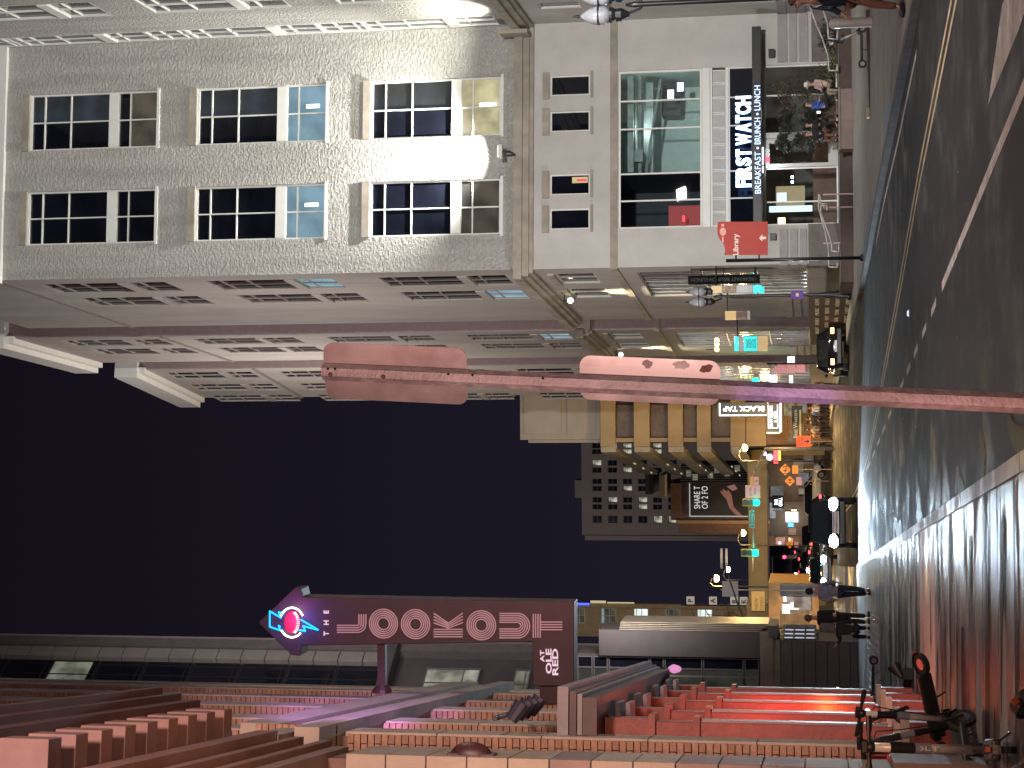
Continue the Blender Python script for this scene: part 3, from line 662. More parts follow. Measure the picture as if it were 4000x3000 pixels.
# ---- side facade in stepped bays (s negative away from the corner)
def side_s(U, V): return FS.s(U, V)
bays = [(0, -15.2), (-19.2, -31.0), (-35, -55)]
Zg1 = [(zb(vb), zb(va)) for va, vb in GV]
Ztops = [Z_top + 3, FS.z(1590, 100), FS.z(1545, 443)]
srow = [(z0, z1) for z0, z1 in Zg1]
REC = 2.6
p1 = FS.w(-31.7, -.75, 0); TOPB = zfor(p1.x, p1.y, 300); p1 = FS.w(-34.3, -.75, 0); TOPC = zfor(p1.x, p1.y, 443)
dgp = dark_gl2
zst0, zst1 = zb(3150), zb(2475)
FS0 = FS; oC = FS0.w(-35, 0, 0); FC = Frame(oC.x, oC.y, .18, -1)
LC = 5
while proj(FC.w(-LC, 0, 1.6))[0] > 1468: LC += .25
bays[2] = (0, -LC)
for bi, (sa, sb) in enumerate(bays):
    FS = FC if bi == 2 else FS0
    H = [Z_top + 6, None, None][bi] or None
    top = {0: Z_top + 6, 1: TOPB, 2: TOPC}[bi]
    cols = [(sa - 3.9, sa - 1.3), (sa - 8.0, sa - 5.4)] if bi == 0 else ([(sa - 3.6, sa - 1.2), (sa - 7.6, sa - 5.2)] if bi == 1 else [(sa - 3.6, sa - 1.2), (sa - 8.0, sa - 5.6), (sa - 12.4, sa - 10.0)])
    holes = []
    ups = srow + [(z0 + (srow[0][1] - srow[1][1]), z1 + (srow[0][1] - srow[1][1])) for z0, z1 in srow[:1]]
    for a, e in cols:
        for z0, z1 in ups:
            if z1 < top - .8: holes.append((a, e, z0, z1))
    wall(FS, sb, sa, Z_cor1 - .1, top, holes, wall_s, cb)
    for n, (a, e, z0, z1) in enumerate(holes):
        pm = {(i, j): lit_blue for i in (0, 1) for j in (0, 1)} if ((bi == 0 and n % len(ups) == 1) or (bi == 1 and n == 2) or (bi == 2 and n in (5,))) else {}
        window(cb, FS, a, e, z0, z1, [.5], fr_rows, dgp, wall_s, rec=.09, fw=.05, bw=.05, solid=(2,), pm=pm)
    # lower: one small window pair, tall shopfront, both under the belt
    lo = []
    c0 = cols[0][1] - .2; sh = (cols[1][0] + .0, cols[0][1])
    lo = [(cols[0][0], cols[0][1], zs0, zs1), (cols[1][0], cols[1][1], zs0, zs1), (sh[0], sh[1], zst0, zst1)]
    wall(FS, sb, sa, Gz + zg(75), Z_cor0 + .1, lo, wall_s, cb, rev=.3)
    for a, e, z0, z1 in lo[:2]:
        window(cb, FS, a, e, z0, z1, [.5], [], dgp, frame_w, rec=.12, fw=.05, bw=.04)
        fbox(FS, cb, 'window_head', trim, (a - .12, e + .12, -.09, 0, z1 + .04, z1 + .3))
    shop = glow('shop_light_%d' % bi, [(.20, .17, .13), (.32, .34, .33), (.45, .42, .36)][bi], [.35, .5, .6][bi], .85, .45)
    window(cb, FS, sh[0], sh[1], zst0, zst1, [.14, .28, .43, .57, .72, .86], [.3, .62], shop, mat('steel_mullion', (.35, .34, .32), .35, .4), rec=.12, fw=.06, bw=.05, pm={(i, 2): dgp for i in range(7)} if bi == 0 else {})
    for (v0, v1) in VL[1:]: fbox(FS, cb, 'stone_course', sc_m, (sa - 1.0, sa, -.05, 0, zb(v1), zb(v0)), (sb, sh[0] - .1, -.05, 0, zb(v1), zb(v0)))
    fbox(FS, cb, 'belt_course', trim, (sb, sa - (.0 if bi else .081), -.08, 0, Z_bel0, Z_bel1))
    fbox(FS, cb, 'cornice', trim, (sb - .4, sa - (.0 if bi else .46) + (.4 if bi else 0), -.45, 0, Z_cor0 + h * .55, Z_cor1), (sb - .3, sa - (.0 if bi else .31) + (.25 if bi else 0), -.3, 0, Z_cor0 + h * .22, Z_cor0 + h * .55 - .003), (sb - .2, sa - (.0 if bi else .19) + (.15 if bi else 0), -.18, 0, Z_cor0, Z_cor0 + h * .22 - .003))
    for zz in (ups[0][1] + 1.35,):
        fbox(FS, cb, 'upper_belt', mat('belt_grey', (.19, .17, .155), .8), (sb - .05, sa, -.07, 0, zz - .2, zz))
    if bi:
        fbox(FS, cb, 'parapet', frame_w, (sb - .5, sa + .55, -.6, .1, top - 1.5, top), (sb - .2, sa + .3, -.3, .1, top - 1.9, top - 1.503))
    # returns: near end face of the bay looking at the camera
    if bi:
        o_ = FS.w(sa, 0, 0); FR = Frame(o_.x, o_.y, 1, .103)
        hh = [(.6, 2.1, z0, z1) for z0, z1 in ups if z1 < top - .8]
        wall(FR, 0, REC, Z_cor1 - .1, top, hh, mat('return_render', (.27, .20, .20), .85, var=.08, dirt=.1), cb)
        for n, (a, e, z0, z1) in enumerate(hh):
            lit = (n in (0, 1, 2, 3)) if bi == 1 else n in (0, 1)
            window(cb, FR, a, e, z0, z1, [.5], fr_rows, dgp, trim, rec=.1, fw=.06, bw=.05, solid=(2,), pm={(i, j): lit_blue for i in (0, 1) for j in (0, 1)} if lit else {})
        wall(FR, 0, REC, Gz + zg(90), Z_cor0 + .1, [], mat('return_render', (.27, .20, .20)), cb)
        fbox(FR, cb, 'cornice', trim, (.0, REC, -.3, 0, Z_cor0 + .1, Z_cor1 - .01)); fbox(FR, cb, 'belt_course', trim, (.0, REC, -.07, 0, Z_bel0, Z_bel1))
        fbox(FR, cb, 'parapet', frame_w, (.01, REC, -.54, .1, top - 1.49, top - .003))
FS = FS0
# recessed wall lines behind bays, and roof slab / back to close the volume
for (sa, sb) in ((-15.2, -19.2), (-31.0, -35)):
    fbox(FS, cb, 'recess_wall', mat('return_render', (.27, .20, .20)), (sb, sa, REC, REC + .2, Gz + zg(85), Z_top + (4 if sa > -20 else 0)))
    for z0, z1 in srow: window(cb, FS, sb + .8, sa - .8, z0, z1, [.5], fr_rows, dgp, trim, rec=REC - .02, fw=.06, bw=.05, solid=(2,))
fbox(FS, cb, 'core', mat('return_render', (.27, .20, .20)), (-30.9, -.5, REC + .3, 12, 12, Z_top + 2.6), (-35.1 - LC * .9, -35.1, 1.6, 12, 1, TOPC - .4))
# globe lamps on the side facade and their light
for n, (U, V) in enumerate(((1826, 2228), (1615, 2425))):
    s_, z_ = FS.lc(U, V, -.35)
    wl = thing('wall_lamp', ['lit globe wall lamp above the nearer tall shop window', 'lit globe wall lamp farther along the same side facade'][n], 'wall lamp', tuple(FS.w(s_, -.35, z_)), FS.ang, 'globe lamps on the side facade')
    kid(wl, MB().ball((0, 0, 0), .13), 'globe', emit('globe_warm', (1, .93, .7), 9), True)
    kid(wl, MB().bar((0, 0, .16), (0, 0, .3), .05).bar((0, 0, .26), (0, .35, .26), .03).box(-.1, .1, .32, .349, .1, .42), 'bracket', black)
    p_ = FS.w(s_ + .1, -.5, z_ - .35); lamp('wall_lamp_light', 'SPOT', tuple(p_), 3600, (1, .88, .55), .12, tuple(FS.w(s_ + .1, -.22, 0)), 62, .8)
# floodlight grazing up the front, and the one on the wing
s_, z_ = FA.lc(2408, 1972, -1.15)
fl = thing('floodlight', 'bright floodlight on the cornice washing the front wall', 'floodlight', tuple(FA.w(s_, -1.15, z_)), FA.ang)
kid(fl, MB().box(-.28, .28, -.12, .2, .1, .28), 'housing', frame_w, bevel=.02)
kid(fl, MB().box(-.23, .23, -.08, .16, .281, .29), 'lens', emit('flood_lens', (1, 1, .9), 15))
kid(fl, MB().bar((0, .05, .1), (0, .05, -.2), .05).bar((0, .05, -.2), (0, 1.1, -.35), .05), 'arm', black)
lamp('floodlight_beam', 'SPOT', tuple(FA.w(s_, -1.1, z_ + .4)), 15000, (1, .985, .94), .10, tuple(FA.w(s_ + .05, .0, z_ + 11)), 120, 1.0)
pw = FW.w(3.2, -1.0, Z_cor1 + .4)
lamp('floodlight_beam', 'SPOT', tuple(pw), 3200, (1, .98, .86), .2, tuple(FW.w(3.0, .4, Z_cor1 + 9)), 140, .9)
# restaurant sign above canopy
rs = thing('restaurant_sign', 'glowing white restaurant name letters standing on the long black canopy', 'sign', tuple(FA.w(sF(2414, 2910), -1.05, cz1)), FA.ang)
def tx(root, body, x, y, z, w_, h_, m, off=.03, ex=.02, name='letter'):
    return text(body, name, m, ROOTM[root.name] @ Matrix.Translation((x, y, z)), w=w_, h=h_, parent=root, offset=off, extrude=ex)
Lh = zb(2880) - zb(2938)
words = [('F', 0), ]
full = 'FIRST WATCH'; tw = sF(2615, 2910) - sF(2262, 2910)
adv = {'F': .85, 'I': .45, 'R': 1, 'S': .95, 'T': .9, ' ': .35, 'W': 1.4, 'A': 1.05, 'C': 1, 'H': 1.05}
tot = sum(adv[c] for c in full); x = -tw / 2
x += .12
for c in full:
    aw = adv[c] / tot * tw
    if c != ' ':
        tx(rs, c, x + aw / 2, -.02, Lh / 2 + .06, aw * .86, Lh, white_em, .035, .03)
        tx(rs, c, x + aw / 2, .03, Lh / 2 + .06, aw * .97, Lh * 1.08, halo_em, .055, .01, 'halo')
    x += aw
kid(rs, MB().box(-tw / 2, tw / 2, .0, .05, .0, .045), 'rail', black)
fw_ = sF(2650, 2960) - sF(2235, 2960); fx = .17 - fw_ / 2; fem = emit('fascia_letters', (.50, .66, 1.0), 2.0)
for wd, k0, k1 in (('BREAKFAST', 0, .385), ('\u2022', .41, .43), ('BRUNCH', .455, .70), ('\u2022', .725, .745), ('LUNCH', .77, 1)):
    if len(wd) > 1: tx(rs, wd, fx + fw_ * (k0 + k1) / 2, -.075, -.24 * .85, fw_ * (k1 - k0), .24, fem, .0, .01, 'fascia_word')
    else: kid(rs, MB().bar((fx + fw_ * (k0 + k1) / 2, -.085, -.204), (fx + fw_ * (k0 + k1) / 2, -.065, -.204), .045, n=12), 'fascia_dot', fem)
# long thin lights under canopy
fbox(FA, cb, 'canopy_light', tube_l, (dx1 - 1.1, dx1 - .4, -.5, -.46, cz0 - .05, cz0 - .01), (dx0 - .3, dx0 - .05, -.5, -.46, cz0 - .05, cz0 - .01))
lamp('canopy_glow', 'AREA', tuple(FA.w(dx0 - .2, -.6, cz0 - .1)), 40, (.9, .95, 1), 1.0, tuple(FA.w(dx0, -.7, 0)))
# black blade sign with the reversed lettering
bs_, bz_ = FS.lc(1908, 2828, -.9)
q = at(1908, 2828, 71.6)
bl = thing('blade_sign', 'narrow black upright blade sign on the corner reading BREAKFAST BRUNCH LUNCH', 'blade sign', (q.x, 71.6, 0), 0)
zt, zm = at(1908, 2688, 71.6).z, at(1908, 2968, 71.6).z
kid(bl, MB().box(-.18, .18, -.06, .06, zm, zt), 'panel', mat('matt_black', (.006, .006, .007), .75, spec=.1), bevel=.01)
kid(bl, MB().bar((.18, 0, zt - .15), (.5, 0, zt - .15), .02).bar((.18, 0, zm + .15), (.5, 0, zm + .15), .02).bar((.18, 0, (zt + zm) / 2), (.5, 0, (zt + zm) / 2), .02), 'bracket', black)
text('BREAKFAST BRUNCH LUNCH', 'lettering', mat('dim_letters', (.05, .05, .055), .6), ROOTM[bl.name] @ Matrix.Translation((0, -.065, (zt + zm) / 2)) @ Matrix.Rotation(R(-90), 4, 'Y'), w=(zt - zm) * .9, h=.15, parent=bl)
# ------------------------------------------------------------------ near left building: brick and pale stone
FL = Frame(-1.41, 0, -.13, 1)          # local x = along the street away, y into the building
def yl(y): return y * math.hypot(1, .13)   # street distance to local s
brick = mat('orange_brick', (0.44, 0.27, 0.19), .8, var=.22, scale=6, bump=.5, bscale=60, dirt=.1)
brick2 = mat('brown_brick', (0.37, 0.22, 0.155), .8, var=.25, scale=7, bump=.5, bscale=60)
mortar = mat('mortar', (0.20, 0.13, 0.10), .9)
pstone = mat('pale_limestone', (0.46, 0.40, 0.33), .75, var=.1, scale=2.5, bump=.3, bscale=40, dirt=.15)
brownst = mat('brown_stone', (0.28, 0.21, 0.19), .75, var=.12, scale=2, bump=.3, bscale=30, dirt=.15)
redpaint = mat('red_painted_timber', (0.36, 0.075, 0.06), .5, var=.2, scale=2.5, bump=.25, bscale=12, dirt=.25)
maroon = mat('maroon_panel', (0.055, 0.022, 0.026), .45, var=.2, scale=2)
lb = thing('brick_building', 'near brick and limestone bar building with red timber shopfront', 'building', tuple(FL.w(yl(16), 0, 0)), FL.ang)
def FB(name, m, *q, **k): return fbox(FL, lb, name, m, *q, **k)
Lz = lambda U, V: FL.z(U, V)
ZT = 24
z_belt1, z_belt0 = 7.86, 6.74
# piers: near face y, far face y
piers = [(27.4, 27.95), (25.2, 25.75), (22.9, 23.55), (20.3, 21.0), (18.5, 19.1)]
DP = .42
# back wall with windows between the piers, upper and lower
FB('rear_wall', brownst, (yl(17.5), yl(29.4), DP, DP + .3, 4.3, ZT))
FB('rear_wall', maroon, (yl(17.5), yl(29.4), DP + .25, DP + .5, .1, 4.3))
FB('corner_pier', pstone, (yl(28.9), yl(29.5), 0, DP + .4, 4.4, ZT)); 
courses_n = 0
BR = {}
def brick_obj(w_, h_, d_, m, var):
    k = (round(w_, 3), round(h_, 3), m.name, var)
    if k not in BR:
        r = random.Random(var); e = lambda: r.uniform(-.0025, .0025)
        b_ = MB(); b_.add([(e(), e(), e()), (w_ + e(), e(), e()), (w_ + e(), d_, e()), (e(), d_, e()), (e(), e(), h_ + e()), (w_ + e(), e(), h_ + e()), (w_ + e(), d_, h_ + e()), (e(), d_, h_ + e())],
            [(0, 3, 2, 1), (4, 5, 6, 7), (0, 1, 5, 4), (1, 2, 6, 5), (2, 3, 7, 6), (3, 0, 4, 7)])
        me = b_.mesh('brick'); me.materials.append(m); BR[k] = me
    return BR[k]
PITCH = .0767
for i, (ya, yb) in enumerate(piers):
    s0, s1 = yl(ya), yl(yb)
    near = i == 4
    z0 = 4.44 if not near else 1.1
    # core of mortar, pale stone facing on the street side, bricks on the side towards the camera
    FB('pier_core', mortar, (s0 + .02, s1, .03, DP, z0, ZT))
    for za, zb_ in ((z0, z_belt0 - .01), (z_belt1 + .01, ZT)):
        if zb_ <= za: continue
        z = za
        while z < zb_ - .1:
            t = min(1.15, zb_ - z); FB('stone_block', pstone, (s0 + .012, s1, -.02, .031, z + .006, z + t - .006)); z += t
    # bricks facing the camera lie in the plane s = s0
    if near:
        z = 1.1; k = 0
        while z < z_belt0 - .08:
            cuts = [-.005, .20, .415] if k % 2 else [-.005, .10, .305, .415]
            for c0, c1 in zip(cuts, cuts[1:]):
                me = brick_obj(c1 - c0 - .011, PITCH - .012, .06, brick if random.random() < .75 else brick2, random.randint(0, 3))
                link('brick', me, lb, FL.M @ Matrix.Translation((s0 - .04, c0 + (c1 - c0) , z)) @ Matrix.Rotation(R(-90), 4, 'Z'))
            z += PITCH; k += 1
    b_ = MB(); z = z0 if not near else z_belt1 + .0; k = 0
    while z < ZT:
        if not (z_belt0 - .05 < z < z_belt1):
            cuts = [-.005, .20, .415] if k % 2 else [-.005, .10, .305, .415]
            for c0, c1 in zip(cuts, cuts[1:]):
                j = random.uniform(0, .004); b_.box(s0 - .035 - j, s0 + .02, c0 + .006, c1 - .006, z + .006, z + PITCH - .006)
        z += PITCH; k += 1
    o = b_.build('brick_courses', brick, lb, FL.M); o['kind'] = 'stuff'
# windows in the gaps, upper floors
for (ya, yb), (yc, yd) in zip([(29.0, 29.4)] + piers, piers):
    a, e = yl(yd) + .02, yl(ya) - .02
    for z0, z1 in ((4.7, 6.5), (8.6, 11.2), (12.4, 15.4), (16.6, 20)):
        window(lb, FL, a, e, z0, z1, [.5], [.5], dark_gl, maroon, rec=DP - .03, fw=.08, bw=.05)
# belt course of several members
FB('belt_course', pstone, (yl(18.3), yl(29.55), -.10, DP, z_belt1 - .46, z_belt1)); FB('belt_course', pstone, (yl(17.2), yl(29.5), -.06, DP, z_belt0 + .34, z_belt1 - .49)); FB('belt_course', pstone, (yl(17.6), yl(29.55), -.12, DP, z_belt0 + .02, z_belt0 + .29))
FB('belt_joint', maroon, (yl(18.35), yl(29.5), -.02, DP - .01, z_belt0 + .05, z_belt1 - .05))
b_ = MB()
for k in range(12):
    z = z_belt0 + .02 + k * .0767
    for c0, c1 in ((-.1, .1), (.11, .31)) if k % 2 else ((-.1, -.0), (.01, .2), (.21, .4)): b_.box(yl(18.3) - .05, yl(18.3) - .003, c0 + .004, c1 - .004, z, z + .066)
o = b_.build('brick_courses', brick, lb, FL.M); o['kind'] = 'stuff'
# camera end of the belt is brick
# big cornice with bracket blocks, top left, standing on the nearer bay
ce = 15.55; zc = 7.26
cornm = mat('brown_cornice', (.10, .05, .05), .6, var=.12, scale=3, dirt=.2); brk = mat('rose_brown_stone', (.27, .165, .15), .7, var=.1, scale=3, dirt=.2)
FB('cornice', cornm, (11, ce - .25, -.62, .2, zc + .30, zc + .40)); FB('cornice', cornm, (11, ce - .08, -.56, .2, zc + .18, zc + .295)); FB('cornice', cornm, (11, ce, -.50, .2, zc + .02, zc + .175))
for k in range(9):
    s = ce - .42 - k * .46
    FB('bracket', brk, (s, s + .22, -.44, .2, zc - .36, zc + .01), bevel=.006); FB('bracket_block', brk, (s + .26, s + .38, -.30, .2, zc - .12, zc + .012))
FB('frieze', brk, (11, ce - .1, -.08, .25, zc - .32, zc + .015))
for q0, q1, dd, se in ((zc - .58, zc - .385, -.20, ce + .5), (zc - .72, zc - .62, -.12, ce + .9), (zc - .88, zc - .78, -.06, ce + 1.35)): FB('string_course', brk, (11, se, dd, .25, q0, q1))
FB('upper_wall', brownst, (11, 16.9, .0, .5, zc - 1.05, zc + .3))
# stone corner pier nearest the camera, block by block
s0, s1 = yl(15.95), yl(16.95)
FB('pier_core', mortar, (s0 + .05, s1 - .02, .05, .9, .1, 6.25))
z = .95; 
while z < 6.0:
    FB('stone_block', pstone if random.random() < .6 else brownst, (s0, s1, -.0, .95, z + .005, z + .385), bevel=.008); z += .39
FB('plinth_block', brownst, (s0 - .05, s1 + .05, -.06, .95, .1, .94), bevel=.012)
FB('near_wall', brownst, (11, s0 + .06, .6, .95, .1, 7.2))
# half-dome wall lamp on the stone pier
s_, z_ = FL.lc(78, 1818, -.1)
q = FL.w(16.35, 0, 4.86)
dl = thing('wall_dome', 'maroon half-dome alarm cover on the pale stone pier', 'dome', tuple(q), FL.ang)
b_ = MB(); prof = []
vs = []; n, m_ = 12, 6
for j in range(m_ + 1):
    ph = math.pi / 2 * j / m_
    for i in range(n + 1):
        a_ = math.pi * i / n; vs.append((.04 - .19 * math.cos(ph) * math.cos(a_) * 0 + (-.2 * math.cos(a_)) * math.cos(ph) * .55, -.17 * math.sin(ph) if False else -.17 * math.cos(ph) * math.sin(a_) * 1.0, .2 * math.sin(ph) - .1))
fs = [(j * (n + 1) + i, j * (n + 1) + i + 1, (j + 1) * (n + 1) + i + 1, (j + 1) * (n + 1) + i) for j in range(m_) for i in range(n)]
b_ = MB(); b_.ball((0, 0, 0), .2, 16, 10, (.55, .62, 1)); kid(dl, b_, 'dome', maroon, True)
kid(dl, MB().box(-.09, .09, -.02, .02, -.24, .22), 'back_plate', maroon, bevel=.01)
# timber shopfront: projecting fascia, columns, plinths
fe = 28.75; fn = 18.95
gcm = mat('grey_cornice', (.30, .28, .30), .55, var=.12, scale=3, dirt=.2)
FB('canopy_cornice', gcm, (fn, fe, -.54, .1, 4.30, 4.42)); FB('canopy_cornice', maroon, (fn + .05, fe - .03, -.49, .1, 4.22, 4.297)); FB('canopy_cornice', gcm, (fn + .1, fe - .06, -.46, .1, 4.16, 4.217)); FB('canopy_soffit', maroon, (fn + .12, fe - .1, -.42, .1, 4.0, 4.157))
for y_ in (28.3, 26.3, 24.1, 21.6, 19.6):
    s = yl(y_)
    FB('column', redpaint, (s, s + .34, -.14, .16, .8, 3.5), bevel=.012)
    for q_ in ((s - .02, s + .36, -.17, .16, 3.5, 3.99), (s - .07, s + .41, -.22, .16, 3.42, 3.495), (s - .06, s + .40, -.2, .16, 2.92, 2.99)): FB('capital', redpaint, q_)
    FB('column_edge', mat('grey_cornice', (.3, .28, .3)), (s + .02, s + .32, -.165, -.141, .85, 2.9))
    FB('plinth', redpaint, (s - .06, s + .40, -.2, .16, .13, .62), bevel=.01); FB('plinth_cap', pstone, (s - .08, s + .42, -.24, .16, .625, .70))
for y_, y2 in ((26.65, 28.3), (24.45, 26.3), (21.95, 24.1), (19.95, 21.6)):
    a, e = yl(y_) + .02, yl(y2) - .02
    window(lb, FL, a, e, .8, 3.2, [.5], [.75], dark_gl2, redpaint, rec=.45, fw=.12, bw=.08)
    FB('stallriser', redpaint, (a, e, .3, .42, .13, .8)); FB('transom', redpaint, (a, e, .18, .4, 3.2, 3.4)); FB('transom_light', pstone, (a + .2, e - .2, .1, .2, 3.45, 3.9))
    FB('beam_end', mat('grey_cornice', (.3, .28, .3)), (a + .3, a + .9, -.3, .1, 3.9, 3.95), (a + .3, a + .9, -.3, .1, 3.78, 3.83))
for y_, P in ((25.6, 75), (23.4, 95), (21.0, 45)): lamp('red_neon_light', 'POINT', tuple(FL.w(yl(y_), .0, 2.3)), P * .4, (1, .10, .07), .15)
for y_, P in ((26.1, 20), (23.9, 28)): lamp('orange_bar_light', 'POINT', tuple(FL.w(yl(y_), -.05, 1.5)), P * .6, (1, .32, .08), .12)
lamp('red_front_light', 'SPOT', (-2.0, 17.5, 3.2), 110, (1, .16, .10), .3, (-4.75, 24, 1.8), 50)
# small security camera, pink lamp under fascia end
q = FL.w(fe + .15, -.42, 3.98)
pk = thing('pink_lamp', 'small pink glass lamp hanging from the far end of the shop fascia', 'lamp', tuple(q), 0)
kid(pk, MB().lathe([(.03, .06), (.07, .0), (.075, -.04), (.05, -.12), (.02, -.15)], 12), 'globe', emit('pink_glass', (.75, .3, .6), .9), True); kid(pk, MB().bar((0, 0, .1), (0, 0, .28), .02), 'stem', black)
q = FL.w(19.6, -.2, 4.75)
sp = thing('spot_cluster', 'cluster of small dark spotlights on a rail above the shop fascia', 'spotlights', tuple(q), FL.ang)
mb = MB().bar((-1.0, 0, .3), (.6, 0, .3), .03)
kid(sp, mb, 'rail', black)
for k in range(4):
    x = -.9 + k * .42; kid(sp, MB().bar((x, 0, .28), (x, -.05, .12), .02).bar((x, .02, .14), (x + .03, -.16, .02), .07, .09, 10), 'spotlight', mat('dusky_metal', (.10, .10, .15), .35, .6))
# ---- LOOKOUT blade sign
SY = 24.9
lk = thing('arrow_topped_sign', 'tall maroon arrow-topped blade sign with striped pink letters and neon bolt', 'sign', (0, 0, 0))
def sp_(U, V, dy=0): p = at(U, V, SY); return (p.x, p.z)
poly = [(648, 2242), (320, 2242), (320, 2082), (492, 2080), (478, 1180), (438, 1172), (440, 1140), (568, 1008), (702, 1148), (702, 1176), (668, 1185)]
PP = [sp_(*p) for p in poly]
signm = mat('sign_maroon', (.060, .026, .034), .5, var=.15, scale=1.5, dirt=.15)
kid(lk, MB().prism(PP, SY, SY + .38), 'cabinet', signm, bevel=.012)
pinkl = emit('pink_lettering', (.80, .42, .45), .36)
whitel = emit('pale_lettering', (.85, .62, .72), .85)
def sbar(b, p, q, wd, y0=SY - .02, y1=SY - .002):
    (x0, z0), (x1, z1) = p, q; dx, dz = x1 - x0, z1 - z0; L = math.hypot(dx, dz) or 1; nx, nz = -dz / L * wd / 2, dx / L * wd / 2
    b.prism([(x0 + nx, z0 + nz), (x1 + nx, z1 + nz), (x1 - nx, z1 - nz), (x0 - nx, z0 - nz)], y0, y1)
def arc(b, c, r, a0, a1, wd, n=20, y0=SY - .02, y1=SY - .002):
    r0, r1 = r - wd / 2, r + wd / 2
    for i in range(n):
        a, e = R(a0 + (a1 - a0) * i / n), R(a0 + (a1 - a0) * (i + 1) / n)
        b.prism([(c[0] + r0 * math.cos(a), c[1] + r0 * math.sin(a)), (c[0] + r1 * math.cos(a), c[1] + r1 * math.sin(a)), (c[0] + r1 * math.cos(e), c[1] + r1 * math.sin(e)), (c[0] + r0 * math.cos(e), c[1] + r0 * math.sin(e))], y0, y1)
mpp = SY / FPX * 1.03
# photo: letter strokes; U = 750-y/2.212, V = 1000+x/2.212 (region pixel)
def rg(x, y): return sp_(750 - y / 2.212, 1000 + x / 2.212)
SW = 9 / 2.212 * mpp
# letters read downwards, each drawn upright
def letter(name, fn):
    b = MB(); fn(b); kid(lk, b, name, pinkl)
def L_(b):
    for k in range(4):
        o_ = k * 20
        # vertical stem at left side (larger y = left), foot to the right
        sbar(b, rg(702, 486 - o_), rg(880 - 0, 486 - o_), SW)
        arc(b, rg(880, 415), abs(486 - o_ - 415) * mpp / 2.212, 180, 270, SW, 8) if 486 - o_ > 416 else None
        sbar(b, rg(880 + (486 - o_ - 415), 415), rg(880 + (486 - o_ - 415), 330), SW)
letter('letter_l', L_)
def O_(cx, cy_, R_):
    def f(b):
        for k in range(5): arc(b, rg(cx, cy_), (R_ - k * 18) * mpp / 2.212, 0, 360, SW, 32)
    return f
letter('letter_o', O_(1103, 410, 124)); letter('letter_o', O_(1380, 415, 124))
def K_(b):
    for k in range(4): sbar(b, rg(1537, 524 - k * 21), rg(1787, 524 - k * 21), SW)
    for k in range(4):
        sbar(b, rg(1537, 322 + k * 27), rg(1662, 408 + min(k, 3) * 14 - 2 + k * 0), SW); sbar(b, rg(1662, 408 + min(k, 3) * 14), rg(1787, 320 + k * 27), SW)
letter('letter_k', K_)
letter('letter_o', O_(1948, 425, 124))
def rh(x, y): return sp_(750 - y / 2.212, 2000 + x / 2.212)
def U_(b):
    for k in range(5):
        r_ = 105 - k * 19
        arc(b, rh(48, 428), r_ * mpp / 2.212, 180, 360, SW, 14)
        for sgn in (-1, 1): sbar(b, rg(2105, 428 + sgn * r_), rh(48, 428 + sgn * r_), SW)
letter('letter_u', U_)
def T_(b):
    for k in range(4): sbar(b, rh(185 + k * 20, 327), rh(185 + k * 20, 532), SW)
    for k in range(4): sbar(b, rh(250, 397 + k * 22), rh(436, 397 + k * 22), SW)
letter('letter_t', T_)
for c, y_ in (('T', 497), ('H', 402), ('E', 310)):
    p = rg(608, y_); text(c, 'small_letter', whitel, Matrix.Translation((p[0], SY - .01, p[1])), h=.075, parent=lk, offset=.02, extrude=.01)
for body, x, y_, hh in (('AT', 262, 690, .06), ('OLE', 318, 735, .085), ('RED', 374, 742, .085)):
    p = rh(x, y_); text(body, 'small_lettering', whitel, Matrix.Translation((p[0], SY - .01, p[1])), h=hh, w=[.17, .36, .38][('AT', 'OLE', 'RED').index(body)], parent=lk, offset=.02, extrude=.01)
# neon roundel with lightning bolts
bluen = emit('neon_blue', (.0, .30, 1.0), 3.4); redn = emit('neon_red_tube', (1, .02, .06), 2.2); whiten = emit('neon_white', (.95, .85, 1), 6); redface = emit('red_dish', (.7, .0, .02), 1.1)
def rn(x, y, d=.05): p = rg(x, y); return (p[0], SY - d, p[1])
def ntube(name, pts, m, r=.012): kid(lk, MB().tube([rn(*p) for p in pts], r, 6), name, m)
ntube('neon_bolt', [(250, 322), (205, 308), (225, 358), (128, 300), (128, 435), (215, 465), (205, 425), (220, 440)], bluen)
ntube('neon_bolt', [(380, 462), (435, 472), (415, 428), (545, 462), (395, 372)], bluen)
cpt = (318, 398)
ring = [(cpt[0] + 105 * math.cos(R(a)), cpt[1] + 128 * math.sin(R(a))) for a in range(205, 340, 8)]; ntube('neon_ring', ring, whiten, .012)
ring = [(cpt[0] + 105 * math.cos(R(a)), cpt[1] + 128 * math.sin(R(a))) for a in range(45, 150, 8)]; ntube('neon_ring', ring, whiten, .012)
kid(lk, MB().prism([rg(316 + 66 * math.cos(R(a)), 398 + 95 * math.sin(R(a))) for a in range(0, 360, 15)], SY - .03, SY - .004), 'red_disc', redface)
arcp = [(305 + 55 * math.cos(R(a)), 398 + 88 * math.sin(R(a))) for a in range(-75, 76, 10)]; ntube('neon_arc', arcp, redn, .007)
bt = MB()
for x, y_ in arcp[1:-1]:
    bt.bar(rn(x - 4, y_), rn(x + 24, y_ + (y_ - 398) * .12), .006, n=5)
kid(lk, bt, 'neon_teeth', emit('neon_pink', (1, .35, .3), 5))
lamp('neon_glow', 'POINT', (rn(330, 400)[0], SY - .35, rn(330, 400)[2]), 20, (.06, .12, 1), .15); lamp('neon_glow', 'POINT', (rn(360, 300)[0], SY - .3, rn(360, 300)[2]), 3, (1, .1, .2), .1)
p1 = rg(1062, 540); p2 = FL.w(yl(SY), -.1, p1[1])
